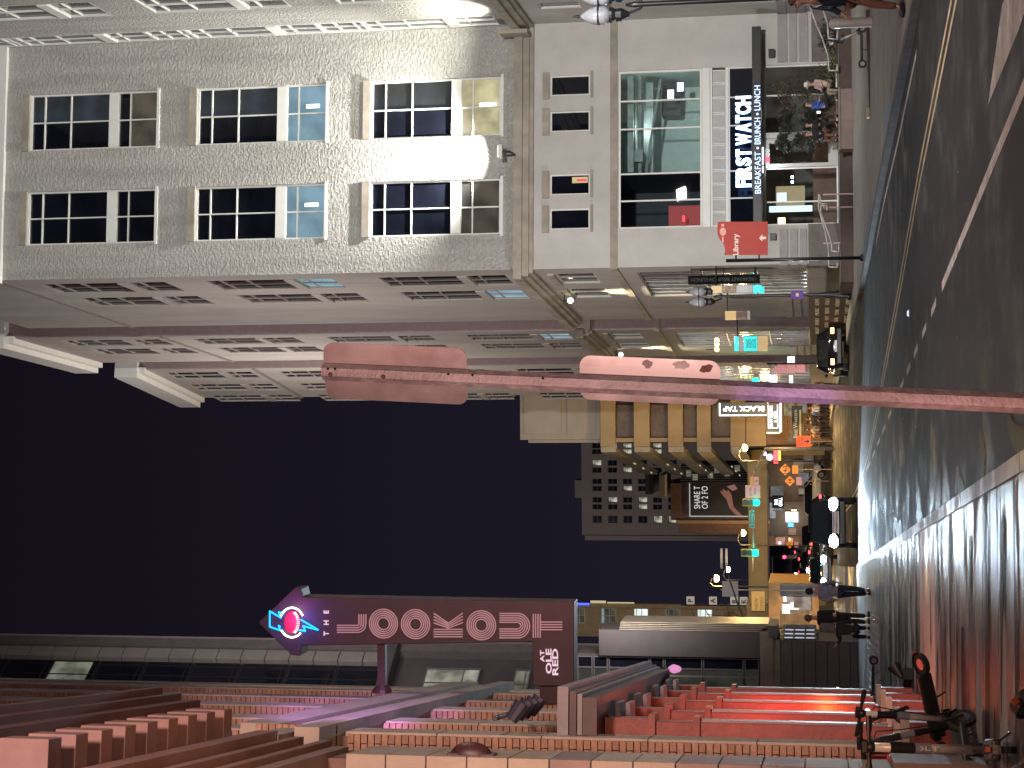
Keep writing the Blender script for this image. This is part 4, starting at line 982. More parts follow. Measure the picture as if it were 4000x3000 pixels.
kid(lk, MB().box(p2.x, p1[0] + .02, SY + .12, SY + .24, p1[1] - .06, p1[1] + .06).lathe([(.16, 0), (.14, .05), (.06, .12)], 12, (0, 0, 0), Matrix.Translation((p2.x + .0, SY + .18, p1[1])) @ Matrix.Rotation(R(90), 4, 'Y')), 'bracket', maroon)
p3 = sp_(300, 2090); kid(lk, MB().box(p2.x - .1, sp_(322, 2090)[0], SY + .1, SY + .26, p3[1] - .35, p3[1] - .05), 'bracket', maroon)
kid(lk, MB().box(sp_(702, 0)[0] - .0, sp_(668, 0)[0] - .02, SY + .05, SY + .3, sp_(0, 1178)[1] - .02, sp_(0, 1178)[1] + .001), 'arrow_lip', mat('grey_cornice', (.3, .28, .3)))

# ------------------------------------------------------------------ pole with two sign backs
PY = 7.2
polem = mat('galvanised_post', (.60, .54, .53), .55, .1, var=.2, scale=17, rvar=.15, bump=.35, bscale=70, dirt=.35)
platem = mat('aluminium_plate', (.55, .50, .46), .4, .45, var=.10, scale=4, rvar=.1, dirt=.18)
pb = at(1425, 4000, PY); ptp = at(1548, 1262, PY)
sg = thing('sign_post', 'galvanised street post with two blank curved sign backs, pink lit', 'sign post', (0, 0, 0))
dxdz = (ptp.x - pb.x) / (ptp.z - pb.z)
def px_(z): return pb.x + (z - pb.z) * dxdz
b_ = MB()
zt_ = ptp.z + .0; z0_ = .0
def ring_(z, hw, dpt): x = px_(z); return [(x - hw, PY - dpt * 0, z), (x - hw * .45, PY - dpt, z), (x + hw * .45, PY - dpt, z), (x + hw, PY, z), (x + hw, PY + .02, z), (x - hw, PY + .02, z)]
vs = ring_(z0_, .043, .035) + ring_(zt_, .037, .03); b_.add(vs, [(i, (i + 1) % 6, 6 + (i + 1) % 6, 6 + i) for i in range(6)] + [(5, 4, 3, 2, 1, 0), (6, 7, 8, 9, 10, 11)])
kid(sg, b_, 'post', polem)
for V in (1290, 1318, 1758, 1852, 2126):
    z = zfor(px_(1.5), PY, V); kid(sg, MB().bar((px_(z) + .014, PY - .034, z), (px_(z) + .014, PY - .028, z), .0055, n=8), 'bolt_hole', mat('hole_black', (.005, .005, .005), .9))
for V in (1505, 1300): z = zfor(px_(1.5), PY, V); kid(sg, MB().ball((px_(z) - .01, PY - .036, z), .009, 8, 6), 'bolt', mat('rusty_bolt', (.25, .13, .07), .6, .5))
def plate(name, Us, Vt, Vb, tilt):
    """thin curved sheet with rounded corners"""
    x0, x1 = at(Us[0], (Vt + Vb) / 2, PY).x, at(Us[1], (Vt + Vb) / 2, PY).x
    zt2, zb2 = zfor(px_(2.2), PY, Vt), zfor(px_(2.2), PY, Vb); cx, czz = (x0 + x1) / 2, (zt2 + zb2) / 2; hw, hh = (x1 - x0) / 2, (zt2 - zb2) / 2; rr_ = .045
    pl = []
    for sx, sz, a0 in ((1, 1, 0), (-1, 1, 90), (-1, -1, 180), (1, -1, 270)):
        for i in range(7):
            a = R(a0 + 15 * i); pl.append((sx * (hw - rr_) + rr_ * math.cos(a), sz * (hh - rr_) + rr_ * math.sin(a)))
    # grid warp: subdivide with bmesh
    bm = bmesh.new(); vsx = [bm.verts.new((x, 0, z)) for x, z in pl]; f = bm.faces.new(vsx)
    for k in range(1, 10):
        xx = -hw + 2 * hw * k / 10
        bmesh.ops.bisect_plane(bm, geom=bm.verts[:] + bm.edges[:] + bm.faces[:], plane_co=(xx, 0, 0), plane_no=(1, 0, 0))
    for v in bm.verts:
        u = v.co.x; v.co.y = tilt * u + .35 * u * u; v.co = Vector((cx + v.co.x + (v.co.z) * dxdz, PY + .024 + v.co.y, czz + v.co.z + v.co.x * -.045))
    me = bpy.data.meshes.new(name); bm.to_mesh(me); bm.free(); me.materials.append(platem)
    o = link(name, me, sg); s_ = o.modifiers.new('thick', 'SOLIDIFY'); s_.thickness = .003; s_.offset = 1; return o
def stick(name, Ug, V0, V1, Us, m, seed):
    r_ = random.Random(seed); x0, x1 = at(Us[0], (V0 + V1) / 2, PY).x, at(Us[1], (V0 + V1) / 2, PY).x; cx = (x0 + x1) / 2
    xs, ze, zf = at(Ug, V0, PY).x, zfor(px_(2.2), PY, V0), zfor(px_(2.2), PY, V1); hh = (ze - zf) / 2; zc_ = (ze + zf) / 2; n = 18; vs = []
    for i in range(n):
        a = 2 * math.pi * i / n; k = r_.uniform(.7, 1.15); xx = xs + .018 * k * math.cos(a); u = xx - cx; vs.append((xx, PY + .0195 + (-.25) * u + .35 * u * u - .002, zc_ + hh * k * math.sin(a)))
    me = bpy.data.meshes.new(name); me.from_pydata(vs, [], [tuple(range(n))]); me.materials.append(m); link(name, me, sg)
plate('sign_plate', (1432, 1652), 1262, 1822, -.35); plate('sign_plate', (1428, 1602), 2262, 2812, -.25)
stick('sticker_scrap', 1574, 2624, 2696, (1428, 1602), mat('peeled_sticker', (.62, .58, .52), .7, var=.2, scale=20), 3); stick('rust_patch', 1560, 2730, 2788, (1428, 1602), mat('rust_stain', (.20, .11, .08), .8, var=.5, scale=40), 4); stick('tape_scrap', 1578, 2510, 2552, (1428, 1602), mat('grey_tape', (.40, .33, .30), .7, var=.1), 5)
kid(sg, MB().box(px_(2.3) - .03, px_(2.3) + .03, PY + .018, PY + .03, zfor(0, PY, 2300), zfor(0, PY, 2270)), 'clamp', polem)
# ------------------------------------------------------------------ people
skinm = mat('skin', (.38, .22, .16), .6, var=.08)
def skin_mesh(name, verts, edges, m, root, parent=None, root_i=0, sub=2, M=None):
    me = bpy.data.meshes.new(name); me.from_pydata([v[:3] for v in verts], edges, []); me.materials.append(m)
    o = link(name, me, parent or root, ROOTM[root.name] if M is None else M)
    md = o.modifiers.new('skin', 'SKIN'); md.use_smooth_shade = True
    if not me.skin_vertices: return o
    for i, v in enumerate(verts):
        r = v[3]; me.skin_vertices[0].data[i].radius = (r, r if len(v) < 5 else v[4]); me.skin_vertices[0].data[i].use_root = (i == root_i)
    s_ = o.modifiers.new('sub', 'SUBSURF'); s_.levels = sub; s_.render_levels = sub
    return o
def cloth(n, c): return mat('cloth_' + n, c, .85, var=.18, scale=9, bump=.4, bscale=25)
def person(label, loc, rz, shirt, trousers, hair, pose='stand', group=None, H=1.75, shoe=(.02, .02, .02), long_coat=False, hands=False, hat=None, cat='person', skin=None):
    t = thing('person', label, 'person', loc, rz, group)
    k = H / 1.75; sk = skin or skinm
    def q(x, y, z, r, r2=None): return (x * k, y * k, z * k, r * k) if r2 is None else (x * k, y * k, z * k, r * k, r2 * k)
    if pose == 'stand': hipz = .93; LK = [(.10, -.02, .50), (.11, .03, .08), (.12, -.12, .03)]; RK_ = [(-.10, .0, .50), (-.12, .04, .08), (-.14, -.11, .03)]
    elif pose == 'walk': hipz = .91; LK = [(.10, -.16, .50), (.10, -.22, .09), (.11, -.37, .05)]; RK_ = [(-.10, .04, .48), (-.10, .30, .14), (-.10, .20, .05)]
    else: hipz = .50; LK = [(.12, -.42, .48), (.12, -.45, .08), (.12, -.58, .03)]; RK_ = [(-.13, -.40, .47), (-.13, -.36, .08), (-.13, -.50, .03)]
    zt = hipz
    if pose == 'sit': arms = ([(.21, -.06, zt + .28), (.14, -.28, zt + .20)], [(-.21, -.06, zt + .28), (-.12, -.27, zt + .22)])
    elif pose == 'walk': arms = ([(.24, .08, zt + .22), (.23, -.04, zt + .0)], [(-.24, -.02, zt + .22), (-.22, -.16, zt + .02)])
    elif pose == 'phone': arms = ([(.23, .0, zt + .2), (.12, -.24, zt + .26)], [(-.23, .02, zt + .22), (-.21, -.03, zt - .04)])
    elif pose == 'raise': arms = ([(.30, -.10, zt + .40), (.42, -.20, zt + .52)], [(-.23, .02, zt + .22), (-.2, -.1, zt + .05)])
    else: arms = ([(.23, .03, zt + .22), (.22, -.02, zt - .03)], [(-.23, .03, zt + .22), (-.22, -.03, zt - .02)])
    if pose in ('phone', 'raise'): pass
    if pose not in ('stand', 'walk', 'sit'): pass
    V = [q(0, 0, zt, .13, .10), q(0, 0, zt + .2, .12, .09), q(0, .0, zt + .40, .15, .10), q(0, .01, zt + .52, .07, .06), q(0, 0, zt + .60, .052), q(0, -.015, zt + .69, .082, .095), q(0, -.01, zt + .78, .078, .09)]
    E = [(0, 1), (1, 2), (2, 3), (3, 4), (4, 5), (5, 6)]
    for sgn, leg in ((1, LK), (-1, RK_)):
        b0 = len(V); V.append(q(sgn * .09, 0, zt - .06, .085)); E.append((0, b0))
        V.append(q(*leg[0], .058)); V.append(q(*leg[1], .038)); V.append(q(*leg[2], .035)); E += [(b0, b0 + 1), (b0 + 1, b0 + 2), (b0 + 2, b0 + 3)]
    tips = []
    for sgn, ar in ((1, arms[0]), (-1, arms[1])):
        b0 = len(V); V.append(q(sgn * .18, 0, zt + .47, .055)); E.append((2, b0)); V.append(q(*ar[0], .04)); V.append(q(*ar[1], .027)); E += [(b0, b0 + 1), (b0 + 1, b0 + 2)]
        d = (Vector(ar[1]) - Vector(ar[0])).normalized(); p = Vector(ar[1]) + d * .07; V.append(q(p.x, p.y, p.z, .032, .018)); E.append((b0 + 2, b0 + 3)); hb = b0 + 3
        if hands:
            side = Vector((0, 1, 0)) if abs(d.y) < .7 else Vector((0, 0, 1))
            for fi, (o_, L_f) in enumerate(((-.03, .05), (-.01, .065), (.01, .06), (.03, .045))):
                e_ = p + d * .035 + side * o_; V.append(q(e_.x, e_.y, e_.z, .009)); n_ = len(V) - 1; E.append((hb, n_)); e2 = e_ + d * L_f + Vector((-.01 * sgn, -.005, 0)); V.append(q(e2.x, e2.y, e2.z, .007)); E.append((n_, n_ + 1))
            e_ = p - d * .01 - side * .045; V.append(q(e_.x, e_.y, e_.z, .010)); E.append((hb, len(V) - 1))
    skin_mesh('body', V, E, sk, t)
    # shirt over torso and arms
    SV = [q(0, 0, zt - (.32 if long_coat else .06), .165, .125), q(0, 0, zt + .2, .15, .115), q(0, 0, zt + .41, .17, .12), q(0, .01, zt + .51, .085, .075)]; SE = [(0, 1), (1, 2), (2, 3)]
    for sgn, ar in ((1, arms[0]), (-1, arms[1])):
        b0 = len(SV); SV.append(q(sgn * .18, 0, zt + .465, .072)); SE.append((2, b0)); SV.append(q(*ar[0], .058)); SV.append(q(*(Vector(ar[0]).lerp(Vector(ar[1]), .85)), .042)); SE += [(b0, b0 + 1), (b0 + 1, b0 + 2)]
    skin_mesh('coat' if long_coat else 'shirt', SV, SE, shirt, t, root_i=1)
    TV = [q(0, 0, zt + .0, .145, .115)]; TE = []
    for sgn, leg in ((1, LK), (-1, RK_)):
        b0 = len(TV); TV.append(q(sgn * .09, 0, zt - .08, .10)); TE.append((0, b0)); TV.append(q(*leg[0], .075)); TV.append(q(leg[1][0], leg[1][1], leg[1][2] + .03, .058)); TE += [(b0, b0 + 1), (b0 + 1, b0 + 2)]
    skin_mesh('trousers', TV, TE, trousers, t)
    for leg in (LK, RK_):
        a = Vector(leg[1]); f = Vector(leg[2]); d = (f - a)
        b_ = MB().ball((0, 0, 0), 1, 10, 6, (.052 * k, .145 * k, .052 * k)); c = (a + d * .45) * k
        for i, v in enumerate(b_.v): b_.v[i] = Vector((v.x + c.x, v.y + c.y, max(.0 + c.z * .0, v.z + max(.045, c.z - .02))))
        kid(t, b_, 'shoe', mat('shoe_dark', shoe, .5), True)
    hb_ = MB().ball((0, .015 * k, (zt + .755) * k), .112 * k, 14, 9, (.88, 1.0, 1.02)); hb_.v = [Vector((v.x, v.y, max(v.z, (zt + .70 + (.05 if v.y < 0 else -.03)) * k) if v.y < .0 else v.z)) for v in hb_.v]
    hb_.v = [Vector((v.x, max(v.y, -.055 * k) if v.z < (zt + .80) * k else v.y, v.z)) for v in hb_.v]
    kid(t, hb_, 'hair', hair, True)
    # face
    fc = MB().ball((0, -.105 * k, (zt + .715) * k), .016 * k, 8, 6, (.8, 1, 1.3)); kid(t, fc, 'nose', sk, True)
    for sx in (-.03, .03): kid(t, MB().ball((sx * k, -.092 * k, (zt + .745) * k), .010 * k, 6, 5), 'eye', black)
    for sx in (-.083, .083): kid(t, MB().ball((sx * k, 0, (zt + .72) * k), .022 * k, 6, 5, (.5, .8, 1.2)), 'ear', sk, True)
    if hat:
        kid(t, MB().lathe([(.19 * k, 0), (.18 * k, .02), (.11 * k, .02), (.10 * k, .12), (.07 * k, .14), (.01, .13)], 18, (0, -.01, (zt + .77) * k)), 'hat', hat, True)
    return t
dk = cloth('black', (.012, .012, .014)); navy = cloth('navy', (.012, .016, .04)); grey = cloth('grey_blue', (.18, .19, .26)); white_c = cloth('white', (.6, .6, .6)); brownc = cloth('brown', (.16, .07, .045)); bluec = cloth('blue', (.05, .10, .35)); tanc = cloth('tan', (.30, .24, .18)); pinkc = cloth('pale_pink', (.5, .35, .32))
hair_d = mat('hair_dark', (.012, .009, .007), .7, var=.3, scale=30, bump=.6, bscale=60); hair_b = mat('hair_brown', (.10, .05, .03), .7, var=.3, scale=30, bump=.6, bscale=60); hair_g = mat('hair_grey', (.35, .33, .31), .7)
def gp(U, V, z=0): p = gnd(U, V, z); return (p.x, p.y, z)
p = gp(688, 3404, .13)
person('man in grey-blue sweatshirt and dark trousers walking away on the wet sidewalk', p, R(175), grey, navy, hair_d, 'walk', hands=True, H=1.8)
p = gp(540, 3402, .13)
pa = person('person in black jacket pointing ahead, standing beside the grey metal wall', p, R(200), dk, dk, hair_d, 'raise', 'pair in black on the left sidewalk', hands=True, H=1.66)
bgp = kid(pa, MB().box(-.13, .13, .12, .26, 1.0, 1.42), 'backpack', cloth('bag', (.10, .09, .09)), bevel=.03)
p = gp(575, 3402, .13)
person('person in dark hooded coat, half hidden behind the pointing one', (p[0], p[1] + .5, .13), R(150), dk, dk, hair_b, 'stand', 'pair in black on the left sidewalk', H=1.82, long_coat=True)
p = gp(2992, 3535, .13)
person('passer-by in long navy coat and brown trousers cut off by the picture edge', (p[0] + .1, p[1], .13), R(-75), navy, brownc, hair_b, 'walk', hands=True, H=1.84, long_coat=True)
# restaurant terrace
TZ = .66; ty = 69.0
def tx_(U, y): return at(U, 3200, y).x
hatw = mat('white_hat', (.65, .65, .6), .7)
person('seated diner in a pale brimmed hat and pink shirt on the terrace', (tx_(2672, ty), ty, TZ - .1), R(-60), pinkc, tanc, hair_g, 'sit', 'people on the restaurant terrace', hat=hatw)
person('seated diner in blue shirt holding a lit phone near the hat wearer', (tx_(2592, ty), ty + .2, TZ), R(55), bluec, dk, hair_d, 'sit', 'people on the restaurant terrace')
person('seated person in black with pale shoes under the dark shrub', (tx_(2515, ty), ty + .3, TZ), R(20), dk, dk, hair_d, 'sit', 'people on the restaurant terrace', shoe=(.5, .45, .4))
person('seated person in dark top close to the restaurant door', (tx_(2478, ty), ty + .1, TZ), R(-30), dk, brownc, hair_b, 'sit', 'people on the restaurant terrace')
ph = thing('phone', 'glowing phone in the hands of the diner in blue', 'phone', (tx_(2560, ty), ty - .1, TZ + .75)); kid(ph, MB().box(-.045, .045, -.006, .006, -.07, .07), 'screen', emit('phone_light', (.8, .9, 1), 2))
# crowd across the junction
crowd = [(1408, white_c, navy, 'white shirt', R(10), 1.7), (1392, bluec, dk, 'bright blue jacket', R(190), 1.65), (1366, dk, dk, 'black jacket, pale cap', R(180), 1.78), (1350, dk, navy, 'black coat', R(160), 1.74), (1322, tanc, dk, 'tan coat', R(200), 1.72), (1300, cloth('rust', (.2, .1, .06)), dk, 'rust sweater', R(30), 1.62), (1262, dk, dk, 'dark hoodie', R(80), 1.7)]
for i, (U, s_, t_, nm, rz, H_) in enumerate(crowd):
    y = 122 + (i * 37 % 7) * .6; x = at(U, 3240, y).x
    person(['person in white shirt nearest the pole in the corner crowd', 'person in bright blue jacket in the corner crowd', 'person in black jacket in the middle of the corner crowd', 'tall person in black coat beside the black jacket in the crowd', 'person in tan coat in the corner crowd', 'person in rust sweater by the orange road sign', 'dark hooded figure below the orange road sign'][i], (x, y, zg(y)), rz, s_, t_, hair_d if i % 2 else hair_b, 'stand' if i % 3 else 'walk', 'crowd at the far corner', H=H_)
for i, (U, y, c) in enumerate([(1478, 96, dk), (1492, 99, brownc)]):
    x = at(U, 3230, y).x; person(['dark clothed person behind the parked car by the pole', 'person in brown top behind the parked car by the pole'][i], (x, y, zg(y)), R(160), c, dk, hair_d, 'stand', 'people behind the parked car', H=1.7)

# ------------------------------------------------------------------ cars
def loft(secs, m_cap=True):
    b_ = MB(); n = len(secs[0]); vs = [p for s_ in secs for p in s_]; fs = []
    for j in range(len(secs) - 1):
        for i in range(n): fs.append((j * n + i, j * n + (i + 1) % n, (j + 1) * n + (i + 1) % n, (j + 1) * n + i))
    fs.append(tuple(range(n - 1, -1, -1))); fs.append(tuple(range((len(secs) - 1) * n, len(secs) * n)))
    return b_.add(vs, fs)
tyre_m = mat('tyre_rubber', (.015, .015, .015), .8); rim_m = mat('alloy_rim', (.35, .35, .36), .35, .8); carglass = mat('car_glass', (.01, .012, .015), .03)
tail_on = emit('tail_lit', (1, .04, .06), 8); head_on = emit('head_lit', (.85, .93, 1), 45); head_off = mat('lamp_clear', (.4, .4, .42), .1); tail_off = mat('tail_dim', (.3, .01, .01), .3); amber = emit('tail_amber', (1, .35, .12), 7)
platem2 = mat('number_plate', (.6, .6, .62), .5)
def car(label, loc, rz, paint_, kind='sedan', heads=False, tails=None, group=None, cat='car'):
    """front faces local -y"""
    if tails is not None: rz += math.pi
    t = thing('car' if kind != 'pickup' else 'pickup_truck', label, cat, loc, rz, group)
    if kind == 'sedan': L, W, zb_, zh, zr, Ys = 4.7, .92, .28, .92, 1.45, (-2.35, -2.2, -1.1, -.35, .9, 1.75, 2.25, 2.35)
    elif kind == 'suv': L, W, zb_, zh, zr, Ys = 4.8, .97, .34, 1.08, 1.72, (-2.4, -2.25, -1.2, -.5, 1.5, 2.15, 2.3, 2.4)
    else: L, W, zb_, zh, zr, Ys = 5.6, 1.0, .45, 1.18, 1.85, (-2.8, -2.65, -1.4, -.7, .8, 1.0, 2.7, 2.8)
    def sec(y, w_, z0, z1): r_ = .10; return [(-w_ + r_, y, z0), (w_ - r_, y, z0), (w_, y, z0 + r_), (w_ + .01, y, (z0 + z1) / 2 + .05), (w_ - .04, y, z1 - .08), (w_ - .14, y, z1), (-w_ + .14, y, z1), (-w_ + .04, y, z1 - .08), (-w_ - .01, y, (z0 + z1) / 2 + .05), (-w_, y, z0 + r_)]
    hood = zh - .10
    secs = [sec(Ys[0], W - .18, zb_ + .08, hood - .22), sec(Ys[1], W - .05, zb_, hood - .08), sec(Ys[2], W, zb_, zh - .02), sec(Ys[4], W, zb_, zh + .02), sec(Ys[6], W - .04, zb_ + .02, zh + .02), sec(Ys[7], W - .14, zb_ + .1, zh - .12)]
    kid(t, loft(secs), 'body', paint_, True, .0)
    def cs(y, w_, z): return [(-w_, y, z), (w_, y, z)]
    ra = Ys[5]
    cab = MB().add([(-W + .10, Ys[2], zh - .05), (W - .10, Ys[2], zh - .05), (W - .10, ra, zh - .02), (-W + .10, ra, zh - .02), (-W + .26, Ys[3], zr - .05), (W - .26, Ys[3], zr - .05), (W - .26, Ys[4], zr - .05), (-W + .26, Ys[4], zr - .05)],
        [(0, 3, 2, 1), (4, 5, 6, 7), (0, 1, 5, 4), (1, 2, 6, 5), (2, 3, 7, 6), (3, 0, 4, 7)]); kid(t, cab, 'windows', carglass, bevel=.03)
    kid(t, MB().add([(-W + .24, Ys[3] - .05, zr - .06), (W - .24, Ys[3] - .05, zr - .06), (W - .24, Ys[4] + .06, zr - .06), (-W + .24, Ys[4] + .06, zr - .06), (-W + .34, Ys[3] + .1, zr), (W - .34, Ys[3] + .1, zr), (W - .34, Ys[4] - .1, zr), (-W + .34, Ys[4] - .1, zr)],
        [(0, 3, 2, 1), (4, 5, 6, 7), (0, 1, 5, 4), (1, 2, 6, 5), (2, 3, 7, 6), (3, 0, 4, 7)]), 'roof', paint_, bevel=.02)
    for sx in (-1, 1):
        kid(t, MB().bar((sx * (W - .10), Ys[2], zh), (sx * (W - .26), Ys[3], zr - .04), .03), 'pillar', paint_); kid(t, MB().bar((sx * (W - .10), ra, zh), (sx * (W - .26), Ys[4], zr - .04), .04), 'pillar', paint_)
        kid(t, MB().ball((sx * (W + .08), Ys[2] + .35, zh + .08), .11, 10, 6, (.9, .5, .65)), 'mirror', paint_, True)
        for y_ in (Ys[1] + .65, Ys[6] - .75):
            R_ = .33 if kind != 'pickup' else .39
            wh = kid(t, MB().bar((sx * (W - .2), y_, R_), (sx * (W + .015), y_, R_), R_, n=20), 'wheel', tyre_m); kid(t, MB().bar((sx * (W - .1), y_, R_), (sx * (W + .025), y_, R_), R_ * .62, n=14), 'rim', rim_m, parent=wh)
        kid(t, MB().ball((sx * (W - .27), Ys[0] + .05, zh - .26), 1, 12, 8, (.27, .10, .19) if heads else (.17, .06, .085)), 'headlight', head_on if heads else head_off, True)
        kid(t, MB().box(sx * (W - .36), sx * (W - .08), Ys[7] - .06, Ys[7] + .015, zh - .26, zh - .10), 'tail_light', tails or tail_off, bevel=.02)
    kid(t, MB().box(-.26, .26, Ys[7] + .0, Ys[7] + .02, zh - .42, zh - .28), 'number_plate', platem2)
    kid(t, MB().box(-W + .12, W - .12, Ys[7] - .1, Ys[7] + .05, zb_ + .06, zb_ + .26), 'bumper', black, bevel=.03)
    kid(t, MB().box(-W + .14, W - .14, Ys[0] - .04, Ys[0] + .1, zb_ + .02, zb_ + .2), 'bumper', black, bevel=.03)
    gm = MB()
    for j in range(5): gm.box(-.45, .45, Ys[0] - .03, Ys[0] + .05, zh - .46 + j * .055, zh - .435 + j * .055)
    kid(t, gm, 'grille', rim_m)
    return t
blackp = mat('black_car_paint', (.010, .010, .013), .12, .2, var=.1, coat=1); whitep = mat('white_car_paint', (.6, .58, .52), .2, var=.05, coat=1); greyp = mat('grey_car_paint', (.08, .09, .10), .2, .4, coat=1); bluep = mat('blue_car_paint', (.05, .08, .14), .2, .4, coat=1)
TY = 70.5; txp = at(935, 3250, TY).x
tr = car('dark pickup coming towards the junction with blazing white headlights', (txp, TY + 2.8, zg(TY)), R(5), blackp, 'pickup', True, cat='truck')
for U in (1005, 864):
    p_ = at(U, 3254, TY - .25)
    lamp('headlight_beam', 'SPOT', (p_.x, TY - .35, p_.z), 6500, (.64, .84, 1), .07, (p_.x + (U - 935) * .004 + 3.3, 40, .2), 62, .5)
    lamp('headlight_beam', 'SPOT', (p_.x, TY - .35, p_.z), 2400, (.64, .84, 1), .07, (p_.x - 1.0, 50, .4), 95, .9)
pc = at(1627, 3260, 79)
car('black saloon parked at the right kerb with amber-red tail lights', (pc.x, 81.6, zg(80)), R(6), blackp, 'sedan', False, amber)
far = [(1080, 142, 80, whitep, 'suv', None, 'cream white car turning across beneath the orange diamond signs'), (1000, 132, 15, blackp, 'sedan', tail_on, 'black car with red tail lights beside the lit shop'), (955, 140, 8, greyp, 'sedan', tail_on, 'grey car queueing beyond the pickup'),
       (905, 150, 7, blackp, 'suv', tail_on, 'dark car with glowing tail lights above the pickup roof'), (858, 128, 6, bluep, 'sedan', tail_on, 'bluish car with one bright red tail light left of the pickup'),
       (812, 165, 6, greyp, 'sedan', tail_on, 'far grey car low in the row of red lights'), (790, 205, 6, blackp, 'suv', tail_on, 'distant dark car in the row of red lights'), (822, 240, 6, greyp, 'sedan', tail_on, 'smallest distant car in the row of red lights')]
for U, y, a, pm_, kd, tl, lab in far:
    x = at(U, 3190, y).x; car(lab, (x, y, zg(y)), R(a), pm_, kd, False, tl, 'cars beyond the junction')
for U, V, y, lab in ((771, 3157, 112, 'car facing the camera with dazzling headlights beyond the pickup'), (745, 3124, 165, 'farther oncoming car with warm white headlights'), (735, 3098, 230, 'most distant oncoming car with bright headlights')):
    x = at(U, V, y).x; car(lab, (x, y, zg(y)), R(6), greyp, 'suv', True, None, 'oncoming cars up the street')

# ------------------------------------------------------------------ scooters
sc_black = mat('scooter_black', (.014, .014, .015), .45, var=.2, bump=.2, bscale=60); sc_white = mat('scooter_white', (.55, .55, .53), .35, var=.08, scale=5, coat=.5); sc_grey = mat('scooter_blue_grey', (.22, .25, .32), .4); sc_deck = mat('scooter_deck', (.06, .055, .06), .7, var=.2, bump=.5, bscale=120); orange_refl = mat('orange_reflector', (.35, .08, .03), .4)
def scooter(label, loc, rz, tilt=(0, 0), stem=sc_white, thick=.032, group='electric scooters parked by the brick building', lean=.2, light=False, word=None):
    """front wheel at +y"""
    M0 = Matrix.Translation(Vector(loc)) @ Matrix.Rotation(rz, 4, 'Z') @ Matrix.Rotation(tilt[0], 4, 'Y') @ Matrix.Rotation(tilt[1], 4, 'X')
    t = bpy.data.objects.new('electric_scooter', None); COL.objects.link(t); t.matrix_world = M0; PINV[t.name] = M0.inverted(); ROOTM[t.name] = M0; tag(t, label, 'scooter', group)
    for y_, nm in ((.5, 0), (-.5, 1)):
        wv = kid(t, MB().bar((-.025, y_, .115), (.025, y_, .115), .115, n=20), 'wheel', tyre_m); kid(t, MB().bar((-.028, y_, .115), (.028, y_, .115), .065, n=12), 'rim', rim_m, parent=wv)
        b_ = MB()
        for a in range(20, 165, 12):
            p0 = (0, y_ + .135 * math.cos(R(a)), .115 + .135 * math.sin(R(a))); p1 = (0, y_ + .135 * math.cos(R(a + 12)), .115 + .135 * math.sin(R(a + 12)))
            b_.add([(-.035, p0[1], p0[2]), (.035, p0[1], p0[2]), (.035, p1[1], p1[2]), (-.035, p1[1], p1[2])], [(0, 1, 2, 3)])
        kid(t, b_, 'mudguard', sc_black)
    kid(t, MB().box(-.085, .085, -.38, .33, .10, .165), 'deck', sc_black, bevel=.02); kid(t, MB().box(-.07, .07, -.36, .28, .166, .172), 'footplate', sc_deck)
    sy = .40; ty2 = sy - lean
    kid(t, MB().bar((0, .33, .14), (0, sy, .26), .035), 'neck', sc_black)
    for sx in (-.045, .045): kid(t, MB().bar((sx, .5, .115), (sx * .8, sy + .03, .30), .014), 'fork', sc_black)
    kid(t, MB().bar((0, sy, .24), (0, ty2, 1.06), thick, thick * .92, 16), 'stem', stem, True)
    def on(f): return Vector((0, sy + (ty2 - sy) * f, .24 + .82 * f))
    b_ = MB().bar(on(.42), on(.58), thick + .002, n=16); kid(t, b_, 'stem_band', sc_grey)
    kid(t, MB().bar(on(.58), on(.82), thick + .003, n=16), 'stem_label', sc_black)
    kid(t, MB().ball(on(1.0), .045, 10, 8), 'clamp', sc_black, True)
    hb = on(1.02); kid(t, MB().bar(hb + Vector((-.24, 0, 0)), hb + Vector((.24, 0, 0)), .016), 'handlebar', sc_black)
    for sx in (-1, 1):
        kid(t, MB().bar(hb + Vector((sx * .13, 0, 0)), hb + Vector((sx * .25, 0, 0)), .023, n=10), 'grip', sc_black); kid(t, MB().bar(hb + Vector((sx * .10, .02, -.01)), hb + Vector((sx * .22, .06, -.03)), .008), 'brake_lever', rim_m)
    kid(t, MB().box(-.05, .05, hb.y - .03, hb.y + .05, hb.z + .01, hb.z + .05), 'display', sc_black, bevel=.008)
    kid(t, MB().bar(on(.93) + Vector((0, .03, 0)), on(.93) + Vector((0, .07, 0)), .03, n=12), 'headlight', emit('scooter_lamp', (.8, .9, 1), 1.5) if light else head_off)
    kid(t, MB().tube([on(.9), on(.85) + Vector((.05, .08, 0)), on(.6) + Vector((.04, .05, 0)), on(.1) + Vector((.02, .03, 0))], .006, 6), 'cable', sc_black)
    kid(t, MB().bar((.06, -.1, .1), (.14, -.16, .0), .01), 'kickstand', sc_black)
    kid(t, MB().box(-.02, .02, -.625, -.60, .2, .24), 'reflector', orange_refl)
    if word:
        T = M0 @ Matrix.Translation(on(.5)) @ Matrix.Rotation(R(0), 4, 'Z') @ Matrix.Translation((0, -thick - .004, 0)) @ Matrix.Rotation(R(90), 4, 'Y')
        text(word, 'stem_lettering', whitep, T, w=.26, h=.036, parent=t, extrude=.001)
    return t
p = gnd(25, 3968, .13)
scooter('white-stemmed electric scooter standing nearest the stone pier, lettered stem', (p.x - .01, p.y + .45, .13), R(12), (0, 0), word='BOLT', thick=.040)
p = gnd(75, 3800, .13)
scooter('second electric scooter leaning towards the wall behind the nearest one', (p.x + .05, p.y + .2, .13), R(-12), (R(9), 0), light=True)
p = gnd(300, 3730, .13)
